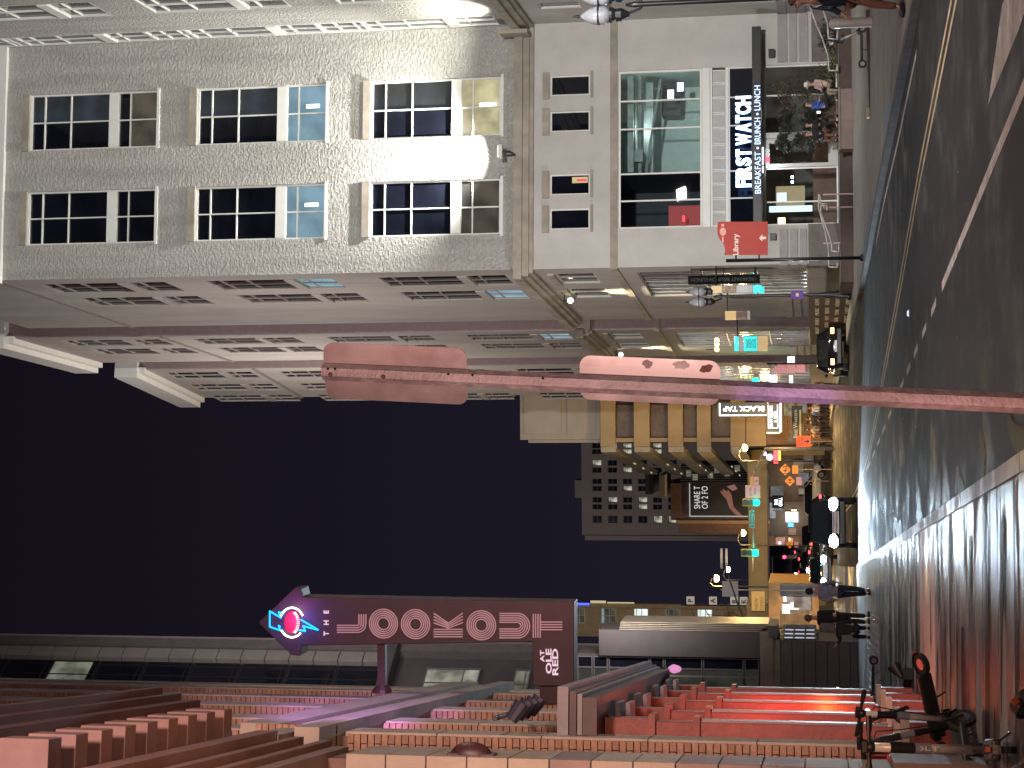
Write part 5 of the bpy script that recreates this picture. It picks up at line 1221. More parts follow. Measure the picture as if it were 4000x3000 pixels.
scooter('toppled electric scooter resting on its side with its deck upright', (p.x - .15, p.y - .3, .33), R(65), (R(58), R(-24)), stem=mat('orange_lit_stem', (.5, .27, .15), .4))  # orange light on the stem is put into its colour
p = gnd(150, 4080, .13)
scooter('electric scooter lowest at the picture corner, only its bars and mudguard showing', (p.x + .1, p.y - .3, .13), R(40), (R(-32), R(-10)))
p = gnd(2, 3880, .13)
scooter('electric scooter squeezed against the wall behind the nearest handlebar', (p.x - .1, p.y + 1.2, .13), R(-25), (R(-6), 0), stem=sc_black)
p = gnd(335, 3435, .13)
scooter('far electric scooter standing beyond the brick building with a tiny lit lamp', (p.x, p.y + .5, .13), R(75), (0, 0), stem=sc_black, light=True)
p = gnd(2820, 3385, .13)
scooter('white electric scooter parked side-on upon the right sidewalk', (p.x, p.y, .13), R(-90 + 4), (0, 0), lean=.33, group=None, thick=.035)

# ------------------------------------------------------------------ street furniture
p = gnd(2914, 3407, .13)
bo = thing('bollard', 'pale round-topped bollard beside the white scooter', 'bollard', (p.x, p.y, .13)); kid(bo, MB().lathe([(.14, 0), (.125, .03), (.125, .95), (.11, 1.02), (.06, 1.06), (.01, 1.07)], 20), 'post', mat('pale_bollard', (.55, .50, .46), .5, var=.08, dirt=.2), True); kid(bo, MB().lathe([(.129, 0), (.129, .07)], 20, (0, 0, .82)), 'reflective_band', whitep)
# wayfinding sign
p = gnd(1993, 3373, .13); LY = p.y
ls = thing('library_sign', 'orange-red wayfinding sign reading Library on a black post', 'wayfinding sign', (p.x, LY, .13))
def ll(U, V): q = at(U, V, LY); return (q.x - p.x, q.z - .13)
zt = ll(1990, 2836)[1]
kid(ls, MB().bar((0, 0, 0), (0, 0, zt), .055, n=12), 'post', black, True); kid(ls, MB().lathe([(.13, 0), (.12, .05), (.07, .12)], 12), 'post_base', black)
redp = mat('orange_red_panel', (.33, .022, .010), .65, var=.05)
pts = [(2004, 2999), (2134, 2999), (2134, 2815), (2131, 2803), (2110, 2802), (2085, 2803), (2068, 2810), (2052, 2822), (2038, 2831), (2020, 2833), (2004, 2829)]
kid(ls, MB().prism([ll(*q) for q in pts], -.03, .02), 'panel', redp, bevel=.008)
for V in (2875, 2965): a = ll(1998, V); kid(ls, MB().bar((0, 0, a[1]), (a[0] + .2, 0, a[1]), .025), 'bracket', black)
pkl = mat('sign_lettering', (.75, .60, .55), .6)
a = ll(2045, 2877); T0 = ROOTM[ls.name]
text('Library', 'lettering', pkl, T0 @ Matrix.Translation((a[0], -.036, a[1])), w=.66, parent=ls, offset=.02, extrude=.004)
a = ll(2070, 2978); b_ = MB().prism([(a[0] + dx, a[1] + dz) for dx, dz in ((0, .10), (.11, -.0), (.035, -.0), (.035, -.11), (-.035, -.11), (-.035, -.0), (-.11, -.0))], -.036, -.031); kid(ls, b_, 'arrow', pkl)
a = ll(2095, 2824); b_ = MB()
b_.prism([(a[0] + .13 * math.cos(R(t)), a[1] + .10 * math.sin(R(t))) for t in range(0, 360, 24)], -.036, -.031); b_.box(a[0] - .34, a[0] - .16, -.036, -.031, a[1] - .02, a[1] + .03); b_.box(a[0] + .16, a[0] + .24, -.036, -.031, a[1] - .04, a[1] + .05)
kid(ls, b_, 'emblem', mat('emblem_pink', (.62, .22, .16), .5))
# twin acorn street lamps
acorn = mat('acorn_glass', (.27, .28, .30), .25, var=.15, scale=8)
def twin(label, x, y, grp='twin acorn street lamps'):
    t = thing('street_lamp', label, 'street lamp', (x, y, .13 + zg(y)), R(4), grp)
    kid(t, MB().lathe([(.24, 0), (.24, .12), (.17, .18), (.16, .55), (.11, .65), (.10, 1.1), (.065, 1.25), (.055, 5.2), (.07, 5.3), (.03, 5.5)], 16), 'post', black, True)
    for sx in (-1, 1):
        kid(t, MB().tube([(0, 0, 5.1), (sx * .10, 0, 5.2), (sx * .19, 0, 5.45)], .03), 'arm', black)
        kid(t, MB().lathe([(.05, 5.42), (.15, 5.6), (.13, 5.72), (.17, 5.8), (.17, 5.86)], 14, (sx * .21, 0, 0)), 'holder', black)
        gl = kid(t, MB().lathe([(.15, 5.86), (.20, 5.98), (.20, 6.15), (.17, 6.28), (.09, 6.42), (.03, 6.50)], 14, (sx * .21, 0, 0)), 'globe', acorn, True)
        kid(t, MB().lathe([(.212, 6.08), (.215, 6.10), (.212, 6.12)], 14, (sx * .21, 0, 0)).lathe([(.03, 6.5), (.035, 6.55), (.01, 6.68)], 8, (sx * .21, 0, 0)), 'cage', black, parent=gl)
    return t
q = gnd(1850, 3338, .13); q = at(1850, 3337, 71.5)
t1 = twin('black twin acorn street lamp standing at the corner before the side facade', q.x, 71.2)
kid(t1, MB().box(-.17, .17, -.12, -.09, 1.9, 2.38), 'banner', mat('purple_banner', (.09, .03, .28), .6)); kid(t1, MB().box(-.07, .07, -.125, -.12, 2.08, 2.2), 'banner_emblem', mat('banner_gold', (.7, .45, .2), .5)); kid(t1, MB().bar((0, 0, 3.7), (.35, 0, 3.75), .02), 'banner_hook', black)
t2 = twin('unlit twin acorn street lamp head hanging in at the top right corner', at(3015, 3180, 38).x, 38)
# terrace, planter, handrails
tb = thing('terrace', 'dark brown terrace platform along the restaurant front', 'terrace', (at(2500, 3300, 69.4).x, 69.4, .13), FA.ang)
w0 = FA.s(2040, 3310) ; kid(tb, MB().box(-6.3, 4.8, -1.6, 1.6, 0, .50), 'platform', mat('terrace_brown', (.055, .03, .025), .7, var=.2)); kid(tb, MB().box(-6.35, 4.85, -1.65, 1.6, .503, .53), 'coping', mat('brown_base', (.13, .11, .1)))
q = at(2526, 3300, 66.8)
plt = thing('planter', 'brown rectangular planter box in front of the restaurant door', 'planter', (q.x, 66.6, .13), FA.ang)
kid(plt, MB().box(-1.15, 1.15, -.3, .3, 0, .48), 'box', mat('planter_brown', (.17, .115, .10), .6, var=.12, dirt=.2), bevel=.015); kid(plt, MB().box(-1.2, 1.2, -.35, .35, .483, .56), 'rim', mat('planter_rim', (.16, .12, .09), .6), bevel=.01)
def rail(label, pts, y, r=.028):
    P = [at(U, V, y) for U, V in pts]; o_ = P[0]
    t = thing('handrail', label, 'handrail', (o_.x, y, o_.z), 0, 'pale tubular handrails'); kid(t, MB().tube([v - Vector((o_.x, y, o_.z)) for v in P], r, 8), 'rail', mat('pale_rail', (.5, .48, .44), .4, .2), True); return t
rail('long pale handrail loop running down beside the shop window to the sign post', [(2204, 3232), (2204, 3205), (2232, 3204), (2240, 3198), (2185, 3198), (2100, 3222), (2030, 3236), (1958, 3238), (1955, 3270), (1975, 3271)], 67.6)
rail('shorter pale handrail inner loop in front of the shop window', [(2178, 3230), (2196, 3231), (2196, 3206), (2170, 3206), (2052, 3248), (2020, 3249), (2016, 3276), (2045, 3277)], 67.2)
rail('pale handrail sloping down from the wall behind the white scooter', [(2975, 3163), (2900, 3190), (2850, 3212), (2780, 3235), (2725, 3238), (2724, 3270), (2750, 3270)], 67.4)
rail('low pale handrail loop between bollard and white scooter', [(2990, 3203), (2960, 3215), (2910, 3232), (2850, 3236), (2846, 3270), (2880, 3271)], 67.0)
for i, U in enumerate((2052, 2192, 2243)):
    a = at(U, 3330, 67.5); t = thing('rail_post', ['thin pink-grey rail post nearest the sign post', 'thin rail post between the two shop panes', 'thin rail post close to the door side of the rails'][i], 'rail post', (a.x, 67.5, .13), 0, 'rail posts'); kid(t, MB().bar((0, 0, 0), (0, 0, 1.15), .03), 'post', mat('pink_post', (.5, .38, .36), .5))
# raised yellow-edged kerb by the scooter
a, c = gnd(2962, 3397, .13), gnd(2562, 3399, .13)
yk_ = thing('step_edge', 'long pale-yellow edged step line ending at a small yellow marker', 'step', (a.x, a.y, .13))
b_ = MB(); dx, dy = c.x - a.x, c.y - a.y; b_.add([(0, 0, 0), (dx, dy, 0), (dx, dy + .28, 0), (0, .28, 0), (0, 0, .1), (dx, dy, .02), (dx, dy + .28, .02), (0, .28, .1)], [(0, 3, 2, 1), (4, 5, 6, 7), (0, 1, 5, 4), (1, 2, 6, 5), (2, 3, 7, 6), (3, 0, 4, 7)])
kid(yk_, b_, 'step', mat('dark_step', (.10, .055, .045), .7)); b_ = MB(); b_.add([(0, .0, .105), (dx, dy, .025), (dx, dy + .1, .025), (0, .1, .105)], [(0, 1, 2, 3)]); kid(yk_, b_, 'yellow_stripe', mat('step_yellow', (.62, .58, .32), .6)); kid(yk_, MB().box(dx - .15, dx + .12, dy - .05, dy + .2, 0, .10), 'marker', mat('step_yellow', (.62, .58, .32)), bevel=.03)
# dark shrub, low plants and a leafy stand-in for a window reflection
leafd = mat('dark_leaf', (.030, .034, .022), .6, var=.5, scale=4); leafb = mat('brown_leaf', (.10, .07, .045), .6, var=.5, scale=4); leafg = mat('moss_leaf', (.10, .12, .03), .6, var=.4, scale=4); bark = mat('bark', (.05, .035, .028), .8, var=.3, bump=.5)
def shrub(label, loc, w_, h_, m, n=900, ls_=.05, stems=5, flat=.5):
    t = thing('shrub', label, 'shrub', loc, 0); rnd = random.Random(hash(label) % 999 if False else len(label) * 7 + n); b_ = MB(); cl = [(rnd.uniform(-.5, .5) * w_, rnd.uniform(-.5, .5) * w_ * flat, rnd.uniform(.15, 1) * h_, rnd.uniform(.12, .28) * w_) for _ in range(14)]
    for _ in range(n):
        c = rnd.choice(cl); d = Vector((rnd.gauss(0, 1), rnd.gauss(0, 1), rnd.gauss(0, 1))).normalized() * c[3] * rnd.random() ** .4; p_ = Vector(c[:3]) + d
        if p_.z < .02: continue
        u = Vector((rnd.gauss(0, 1), rnd.gauss(0, 1), rnd.gauss(0, 1))).normalized(); v = u.orthogonal().normalized(); s_ = ls_ * rnd.uniform(.6, 1.4); b_.add([p_ - u * s_, p_ + v * s_ * .5, p_ + u * s_, p_ - v * s_ * .5], [(0, 1, 2, 3)])
    kid(t, b_, 'foliage', m)
    for k in range(stems): c = cl[k]; kid(t, MB().bar((0, 0, 0), (c[0], c[1], c[2]), .03, .012, 6), 'stem', bark)
    return t
shrub('tall dark bushy shrub in front of the shop window by the door', (at(2495, 3290, 69.6).x, 69.7, .66), 1.5, 2.6, leafd, 2600, .07)
shrub('brown-leaved hanging plant against the window above the seated diners', (at(2655, 3290, 70.3).x, 70.2, .66), 1.5, 2.7, leafb, 1100, .06)  # leaves stand in for a tree mirrored in the shop glass
shrub('low mossy plant at the terrace edge beside the white scooter', (at(2740, 3290, 68.8).x, 68.2, .66), 1.0, .45, leafg, 500, .04)
shrub('low dark planting behind the handrails at the terrace end', (at(2860, 3290, 68.8).x, 68.4, .66), 1.2, .6, leafd, 600, .05)
# ground floodlight at the brick building's far foot
a = gnd(352, 3560, .13)
gl = thing('ground_floodlight', 'bright white floodlight set on the sidewalk at the foot of the red columns', 'floodlight', (a.x, a.y, .13), R(125)); kid(gl, MB().lathe([(.03, 0), (.07, .1), (.11, .2), (.11, .24)], 14, (0, 0, 0), Matrix.Rotation(R(60), 4, 'X')), 'housing', sc_black); kid(gl, MB().lathe([(.095, .241), (.095, .245)], 14, (0, 0, 0), Matrix.Translation((0, 0, 0)) @ Matrix.Rotation(R(60), 4, 'X')), 'lens', emit('white_lens', (.85, .95, 1), 8))
gl.location.z = .28
kid(gl, MB().box(-.15, .15, -.1, .1, -.15, -.02), 'base', sc_black)
# ------------------------------------------------------------------ left middle distance: dark office building and metal-clad block
grm = mat('grey_cladding', (.15, .135, .13), .5, var=.1, scale=.8, dirt=.2); dkm = mat('dark_cladding', (.040, .034, .038), .5, var=.2, scale=.6); dpan = mat('grey_panel', (.085, .08, .09), .55, var=.1, scale=1.0, dirt=.15)
ga = at(505, 3190, 86); FG = Frame(ga.x, ga.y, -.62, -1)     # local x towards the camera and left
FG = Frame(ga.x - 8 * .527, ga.y - 8 * .85, .527, .85)
ob = thing('office_building', 'dark office block with a grey panel strip rising behind the brick building', 'building', tuple(FG.o), FG.ang)
def G(name, m, *q, **k): return fbox(FG, ob, name, m, *q, **k)
def gs(U): return FG.s(U, 1000)
s_r = 8.0
sp0, sp1, sg0, sg1 = FG.s(429, 700), FG.s(466, 700), FG.s(330, 700), FG.s(426, 700); sp2 = FG.s(506, 700)
zlo = zfor(FG.w(sg0, 0, 0).x, FG.w(sg0, 0, 0).y, 1480)
G('core', dkm, (sg0 - 6, sp2 - .05, .4, 8, 2, 60)); G('corner_mullion', mat('dark_bronze', (.07, .06, .06), .45), (sp1 + .05, sp2, -.1, .39, 12, 60)); G('corner_trim', grm, (sp2 - .12, sp2 - .03, -.16, -.101, 12, 60))
z = zlo
while z < 56: G('panel', grm, (sp0, sp1, -.02, .39, z + .02, z + 1.24), bevel=.015); z += 1.27
z = zlo; k = 0
while z < 54:
    lit = {12: lit_cream, 6: glow('lit_grey_green', (.30, .32, .24), .6, .6)}.get(k, dark_gl)
    window(ob, FG, sg0, sg1, z, z + 2.45, [.45], [.12], lit, black, rec=.3, fw=.05, bw=.03, pm={(0, 0): dark_gl, (1, 0): dark_gl}); z += 2.52; k += 1
G('soffit', dkm, (sg0 - 6, sp2, -.6, .39, zlo - .5, zlo - .02))
for (v0, v1), lit in zip(((1855, 1640), (2055, 1992)), (glow('lit_office', (.60, .60, .48), .7, .75, .8), glow('lit_office_b', (.30, .30, .22), .7, .7, .8))):
    za, zc_ = [zfor(FG.w(sg0, 0, 0).x, FG.w(sg0, 0, 0).y, v) for v in (v0, v1)]
    window(ob, FG, sg0, sg1 - .1, za, zc_, [.4], [.3], lit, dpan, rec=.25, fw=.06, bw=.05)
# lower block in front of it
HY = 68.0
def hx(U, V=3190): return at(U, V, HY).x
def hz(V, U=450): return zfor(hx(U), HY, V)
FH = Frame(hx(250), HY, 1, 0); hb = thing('metal_clad_block', 'dark block with grey metal-clad ground floor behind the walkers', 'building', tuple(FH.o))
def hs(U): return hx(U) - FH.o.x
def Hb(name, m, *q, **k): return fbox(FH, hb, name, m, *q, **k)
z_a, z_b, z_c, z_t = hz(3047), hz(2985), hz(2968), hz(2250)
Hb('upper_wall', dkm, (hs(425), hs(528), 0, 2, z_c, hz(2340)), (0, hs(424), .5, 2, z_c, hz(2250)))
for k in range(5): Hb('fin', mat('fin_metal', (.33, .29, .24), .35, .5), (hs(529 + k * 5.5), hs(531.5 + k * 5.5), -.05 + .12 * k, 2 + .1 * k, z_c - .1 * k * .8, hz(2420)))
cuts = [2250, 2313, 2373, 2535, 2592, 2743, 2905, 2966]
for v0, v1 in zip(cuts, cuts[1:]):
    window(hb, FH, hs(300), hs(418), hz(v1) + .02, hz(v0) - .02, [.62], [], dark_gl if v0 != 2313 else dark_gl, dpan, rec=.3, fw=.04, bw=.05, pm={(0, 0): glow('lit_grey_green2', (.05, .055, .045), .6, .6)})
Hb('standpipe', grm, (hs(346), hs(353), -.1, .0, hz(2950), hz(2605)))
colm = mat('brown_column', (.20, .165, .14), .7, var=.1, dirt=.2)
Hb('lintel', colm, (0, hs(530), -.12, 1, z_b - .35, z_c - .01)); Hb('lintel', colm, (0, hs(524), -.05, 1, z_a, z_b - .36)); Hb('beam_end', dpan, (hs(512), hs(560), -.5, 1.5, hz(3040), hz(3003)))
x = 0; W_ = hs(497)
vs_ = [3047, 3094, 3140, 3186, 3232, 3278, 3322, 3357]
for v0, v1 in zip(vs_, vs_[1:]): Hb('metal_panel', dpan, (.0, W_, .0, .3, hz(v1) + .012 if v1 < 3357 else .13, hz(v0) - .012), bevel=.008)
Hb('backing', black, (0, W_ - .02, .05, .5, .13, z_a))
# lit lattice windows on its street side
FHs = Frame(hx(497), HY, -.103, 1); FHs = Frame(hx(500), HY, .03, 1)
for j, (a, e) in enumerate(((.08, .85), (.95, 1.75), (1.85, 2.65), (2.75, 3.3))):
    window(hb, FHs, a, e, hz(3190), hz(3055), [], [.33, .66], glow('lattice_lit', (.62, .68, .80), .95, .2), dpan, rec=.05, fw=.08, bw=.07)
Hb('side_wall', dkm, (hs(499) - .25, hs(499) - .05, .6, 3.4, .13, z_a))
# yellow-lit storeyed building beyond
yel = mat('buff_render', (.50, .36, .20), .8, var=.1, dirt=.15); YY = 170
FY = Frame(at(500, 3190, YY).x, YY, 1, 0, 0); yb = thing('buff_building', 'buff storeyed building with stacked lit windows above the dark block', 'building', tuple(FY.o))
def ys_(U): return at(U, 3190, YY).x - FY.o.x
def yz(V): return zfor(at(580, 3190, YY).x, YY, V)
wh = [(2783, 2723), (2658, 2600), (2533, 2475), (2407, 2348), (2285, 2235)]
holes = [(ys_(552), ys_(615), yz(a), yz(b)) for a, b in wh]
wall(FY, 0, ys_(626), 3, yz(2200), holes, yel, yb)
litw = glow('lit_white_window', (.80, .9, .85), 1.3, .25)
for i, h_ in enumerate(holes): window(yb, FY, *h_, [.5], [.45, .8], litw if i in (0, 2) else lit_dim, frame_w, rec=.1, fw=.08, bw=.06, pm={(0, 2): lit_blue, (1, 2): lit_blue} if i in (3, 4) else {})
fbox(FY, yb, 'cornice', yel, (ys_(618), ys_(634), -.5, .3, yz(2990), yz(2210)), (0, ys_(640), -.4, .2, yz(2915), yz(2900)))
fbox(FY, yb, 'blue_strip_light', emit('blue_strip', (.05, .08, 1), 3), (ys_(629), ys_(636), -.7, -.6, yz(2305), yz(2250)))
fbox(FY, yb, 'roof_ledge_light', emit('ledge_warm', (.8, .7, .4), .6), (ys_(636), ys_(646), -.6, -.5, yz(2370), yz(2310)), (ys_(636), ys_(641), -.6, -.5, yz(2480), yz(2375)))
# steak and spaghetti board
sb_ = thing('restaurant_board', 'dark three-line lettered board below the stacked buff windows', 'sign', (at(578, 2948, 160).x, 160, 0))
bz_ = zfor(at(578, 3190, 160).x, 160, 2948); kid(sb_, MB().box(-1.0, .62, -.1, .1, bz_ - .78, bz_ + .75), 'board', mat('dark_board', (.04, .04, .04), .6)); gold = emit('board_letters', (.75, .60, .30), .6)
for i, (ln, w_) in enumerate((('STEAK AND', 1.45), ('SPAGHETTI', 1.45), ('HOUSE', .9))): text(ln, 'lettering', gold, ROOTM[sb_.name] @ Matrix.Translation((-.19, -.12, bz_ + .45 - .46 * i)), w=w_, h=.34, parent=sb_, offset=.01)
# vertical parking sign, letter boxes
pk_ = thing('parking_sign', 'vertical sign of square letter boxes spelling PARK', 'sign', (at(655, 2700, 150).x, 150, 0))
for c, V in zip('PARK', (2697, 2785, 2868, 2905)):
    z = zfor(at(655, 3190, 150).x, 150, V); kid(pk_, MB().box(-.33, .33, -.1, .1, z - .33, z + .33), 'letter_box', emit('letter_box', (.62, .55, .45), .45)); text(c, 'letter', black, ROOTM[pk_.name] @ Matrix.Translation((0, -.11, z)), h=.42, parent=pk_, offset=.03)
kid(pk_, MB().bar((-.4, .1, zfor(at(655, 3190, 150).x, 150, 2990)), (-.4, .1, zfor(at(655, 3190, 150).x, 150, 2660)), .07), 'pole', black)
# ------------------------------------------------------------------ overhead walkway
BY = 140.0
oran = mat('walkway_panel', (.42, .33, .18), .7, var=.12, scale=.6, dirt=.2)
def bx(U): return at(U, 3190, BY).x
def bz(V, U=950): return zfor(bx(U), BY, V)
wk = thing('overhead_walkway', 'long buff walkway bridge spanning the street behind the signals', 'footbridge', (bx(950), BY, 0)); ox = bx(950)
z0, z1 = bz(2997), bz(2926)
kid(wk, MB().box(bx(640) - ox, bx(1244) - ox, 0, 3.2, z0, z1), 'deck', oran); kid(wk, MB().box(bx(640) - ox, bx(1244) - ox, -.05, .0, z0 - .12, z0 - .003), 'lower_edge', black); kid(wk, MB().box(bx(640) - ox, bx(1244) - ox, -.06, .0, z1 + .003, z1 + .07), 'upper_edge', oran)
for U0_, U1_ in ((612, 688),): kid(wk, MB().box(bx(U0_) - ox, bx(U1_) - ox, -.12, -.06, z0 + .25, z1 - .15), 'notice_panel', emit('notice_orange', (.85, .5, .14), .5)); text('NEW', 'notice_letters', mat('notice_brown', (.3, .2, .05), .6), Matrix.Translation((bx(640), BY - .13, (z0 + z1) / 2 + .2)), h=.28, parent=wk); text('OPEN', 'notice_letters', mat('notice_brown', (.3, .2, .05)), Matrix.Translation((bx(640), BY - .13, (z0 + z1) / 2 - .25)), h=.28, parent=wk)
for U in (648, 1238): kid(wk, MB().box(bx(U) - ox - .35, bx(U) - ox + .35, .6, 1.4, 1, z0), 'pier', oran)
kid(wk, MB().box(bx(535) - ox, bx(639) - ox, .5, 3.2, bz(2995), bz(2912)), 'end_block', oran)
# ------------------------------------------------------------------ cream garage block
GY = 129.0
FR_ = Frame(at(1258, 3190, GY).x, GY, 1, .03); gb = thing('garage_block', 'buff concrete block with stacked spandrels under a plain cream upper box', 'building', tuple(FR_.o))
def rs_(U): return FR_.s(U, 2700)
def rz_(V): return zfor(FR_.o.x, GY, V)
crm = mat('cream_concrete', (.40, .36, .30), .8, var=.06, scale=.5, dirt=.15); obf = mat('buff_concrete', (.42, .31, .18), .8, var=.08, scale=.6, dirt=.2); gdark = mat('garage_dark', (.07, .055, .05), .8, var=.2)
def GB(name, m, *q, **k): return fbox(FR_, gb, name, m, *q, **k)
GB('upper_box', crm, (rs_(1284), rs_(1560), .6, 16, rz_(2340), rz_(2027))); 
for v0, v1 in ((2190, 2043), (2325, 2212)): GB('upper_panel', crm, (rs_(1305), rs_(1540), .52, .598, rz_(v0), rz_(v1)), bevel=.02)
GB('upper_corner', crm, (rs_(1272), rs_(1283), .5, 16, rz_(2340), rz_(2060)))
spans = [(2405, 2346), (2538, 2477), (2669, 2610), (2778, 2723), (2913, 2854)]
GB('dark_core', gdark, (rs_(1268), rs_(1560), .5, 30, 2, rz_(2347)))
FRs = Frame(FR_.o.x, GY, -.103, 1)
for v0, v1 in spans:
    GB('spandrel', obf, (0, rs_(1560), -.2, .45, rz_(v0), rz_(v1)), bevel=.03)
    fbox(FRs, gb, 'side_spandrel', crm, (.2, 34, .0, .4, rz_(v0), rz_(v1)))
for (v0, _), (_, v1) in zip(spans, spans[1:]):
    pass
for a, b_2 in ((2477, 2405), (2610, 2538), (2723, 2669), (2854, 2778)):
    GB('rail_panel', obf, (rs_(1274), rs_(1290), -.05, .4, rz_(a) + .01, rz_(b_2) - .01)); GB('recess_panel', mat('louvre_brown', (.13, .10, .085), .7, var=.15), (rs_(1295), rs_(1420), .2, .45, rz_(a) + .05, rz_(b_2) - .05))
GB('lower_panel', obf, (0, rs_(1420), -.1, .45, rz_(2992), rz_(2916)))
for k in range(4):
    for j in range(3):
        y_ = 7 + j * 7 + k * 1.5; z = rz_(2440 + k * 130); fbox(FRs, gb, 'ceiling_light', emit('garage_light', (.75, .80, .6), .4), (y_, y_ + 1.2, .8, .9, z, z + .07))
GB('shop_level', mat('shop_brown', (.17, .10, .06), .7, var=.2, scale=.7), (rs_(1262), rs_(1560), .0, .49, .6, rz_(2993)))
for i, (U, V, w_, h_, c) in enumerate(((1400, 3085, 1.0, .8, (.5, .38, .2)), (1360, 3105, .9, .5, (.45, .3, .12)), (1405, 3135, .8, .7, (.4, .33, .25)), (1330, 3120, .6, .8, (.35, .2, .1)), (1290, 3105, .6, .9, (.25, .18, .12)))):
    s_ = rs_(U); z = rz_(V); GB('shop_window', glow('shop_glow_%d' % i, c, .7, .6, 2), (s_ - w_ / 2, s_ + w_ / 2, -.06, -.003, z - h_ / 2, z + h_ / 2))
# black tap signs
def zz(U, V, y): return zfor(at(U, 3190, y).x, y, V)
y = 124.0; cx_ = at(1400, 3190, y).x
bt_ = thing('bar_sign', 'upright black sign with white-lit frame and white name letters', 'sign', (cx_, y, 0))
za, zc_ = zz(1400, 3008, y), zz(1400, 2802, y); kid(bt_, MB().box(-.5, .55, -.12, .12, za, zc_), 'cabinet', black)
wl_ = emit('sign_white_tube', (.85, .95, 1), 3.5)
kid(bt_, MB().box(-.40, -.33, -.14, -.121, za + .12, zc_ - .14).box(-.33, .5, -.14, -.121, zc_ - .21, zc_ - .14).box(-.33, .5, -.14, -.121, za + .12, za + .19), 'light_frame', wl_)
text('BLACK TAP', 'lettering', wl_, ROOTM[bt_.name] @ Matrix.Translation((.1, -.14, (za + zc_) / 2)) @ Matrix.Rotation(R(-90), 4, 'Y'), w=(zc_ - za) * .78, h=.36, parent=bt_, offset=.02)
bb_ = thing('burger_sign', 'deep black box sign with white frame below the upright black sign', 'sign', (at(1370, 3190, y).x, y, 0))
za, zc_ = zz(1370, 3046, y), zz(1370, 2994, y); hw_ = at(1426, 3190, y).x - at(1370, 3190, y).x
kid(bb_, MB().box(-hw_, hw_, -.3, .5, za, zc_ - .005), 'cabinet', black); kid(bb_, MB().box(-hw_, hw_, -.32, .5, za - .12, za - .005), 'light_edge', wl_); kid(bb_, MB().box(-hw_ - .14, -hw_ - .003, -.3, .5, za, zc_), 'side_panel', emit('teal_panel', (.3, .6, .6), .9))
kid(bb_, MB().box(-hw_ + .25, hw_ - .1, -.32, -.301, za + .12, za + .17).box(-hw_ + .25, hw_ - .1, -.32, -.301, zc_ - .17, zc_ - .12).box(-hw_ + .25, -hw_ + .30, -.32, -.301, za + .17, zc_ - .17), 'light_frame', wl_)
text('CRAFT BURGERS', 'lettering', wl_, ROOTM[bb_.name] @ Matrix.Translation((.08, -.31, (za + zc_) / 2 + .13)), w=hw_ * 1.5, h=.22, parent=bb_); text('& BEER', 'lettering', wl_, ROOTM[bb_.name] @ Matrix.Translation((.08, -.31, (za + zc_) / 2 - .16)), w=hw_ * .8, h=.2, parent=bb_)
bs2 = thing('shop_board', 'dark shop board with cream letters and mustard stripe above the crowd', 'sign', (at(1345, 3190, 126.5).x, 126.5, 0)); za = zz(1345, 3118, 126.5); kid(bs2, MB().box(-1.3, 1.3, -.05, .05, za - .3, za + .45), 'board', mat('dark_board', (.04, .04, .04))); text('Best Western', 'lettering', emit('cream_letters', (.6, .52, .38), .6), ROOTM[bs2.name] @ Matrix.Translation((0, -.06, za + .2)), w=2.0, h=.28, parent=bs2); kid(bs2, MB().box(-1.3, 1.0, -.08, -.051, za - .22, za - .08), 'stripe', emit('mustard_stripe', (.6, .45, .12), .45))
# ------------------------------------------------------------------ tower, billboard building, mid building
TYy = 270.0
towm = mat('tower_grey', (.085, .075, .07), .8, var=.08, scale=.2)
FT = Frame(at(905, 3190, TYy).x, TYy, 1, 0); tb_ = thing('dark_tower', 'distant grey tower with a regular grid of mostly dark windows', 'building', tuple(FT.o))
def ts_(U): return at(U, 2500, TYy).x - FT.o.x
def tz(V): return zfor(at(1090, 3190, TYy).x, TYy, V)
rowsV = [(2350, 2314), (2411, 2375), (2469, 2434), (2528, 2493), (2586, 2551), (2645, 2610)]
colU = [(957, 985), (1010, 1030), (1037, 1058), (1082, 1102), (1110, 1130), (1154, 1174), (1181, 1203), (1227, 1246), (1250, 1270)]
holes = [(ts_(a), ts_(b_2), tz(v0), tz(v1)) for v0, v1 in rowsV for a, b_2 in colU]
wall(FT, 0, ts_(1285), 8, tz(2272), holes, towm, tb_, rev=.5)
wg = glow('tower_glow', (.65, .62, .50), 1.0, .85, 1.2); rnd = random.Random(5)
for i, h_ in enumerate(holes):
    lit = rnd.random() < .22; window(tb_, FT, *h_, [], [.5], wg if lit else dark_gl, towm, rec=.45, fw=.06, bw=.05)
fbox(FT, tb_, 'side_pier', towm, (ts_(890), -.01, -.6, 8, 8, tz(2285))); fbox(FT, tb_, 'roof_box', towm, (ts_(1050), ts_(1120), 3, 8, tz(2274), tz(2235))); fbox(FT, tb_, 'body', towm, (0, ts_(1285), .6, 20, 8, tz(2273)))
HY2 = 215.0
FBk = Frame(at(966, 3190, HY2).x, HY2, 1, 0); bbk = thing('billboard_building', 'brown building carrying the tall black poster', 'building', tuple(FBk.o))
def k_(U): return at(U, 2800, HY2).x - FBk.o.x
def kz(V): return zfor(at(1040, 3190, HY2).x, HY2, V)
bwm = mat('brown_brick_wall', (.16, .10, .09), .85, var=.15, scale=2, dirt=.15)
fbox(FBk, bbk, 'wall', bwm, (0, k_(1112), 0, 12, 3, kz(2620))); fbox(FBk, bbk, 'parapet', obf, (k_(955), -.01, -.2, 12, 3, kz(2640))); fbox(FBk, bbk, 'wing_wall', bwm, (k_(915), k_(954), .5, 12, 3, kz(2650)))
fbox(FBk, bbk, 'roof_slab', crm, (k_(1060), k_(1150), -3.2, 6, kz(2606), kz(2585))); fbox(FBk, bbk, 'roof_band', towm, (k_(1075), k_(1148), -3, 6, kz(2560), kz(2530)))
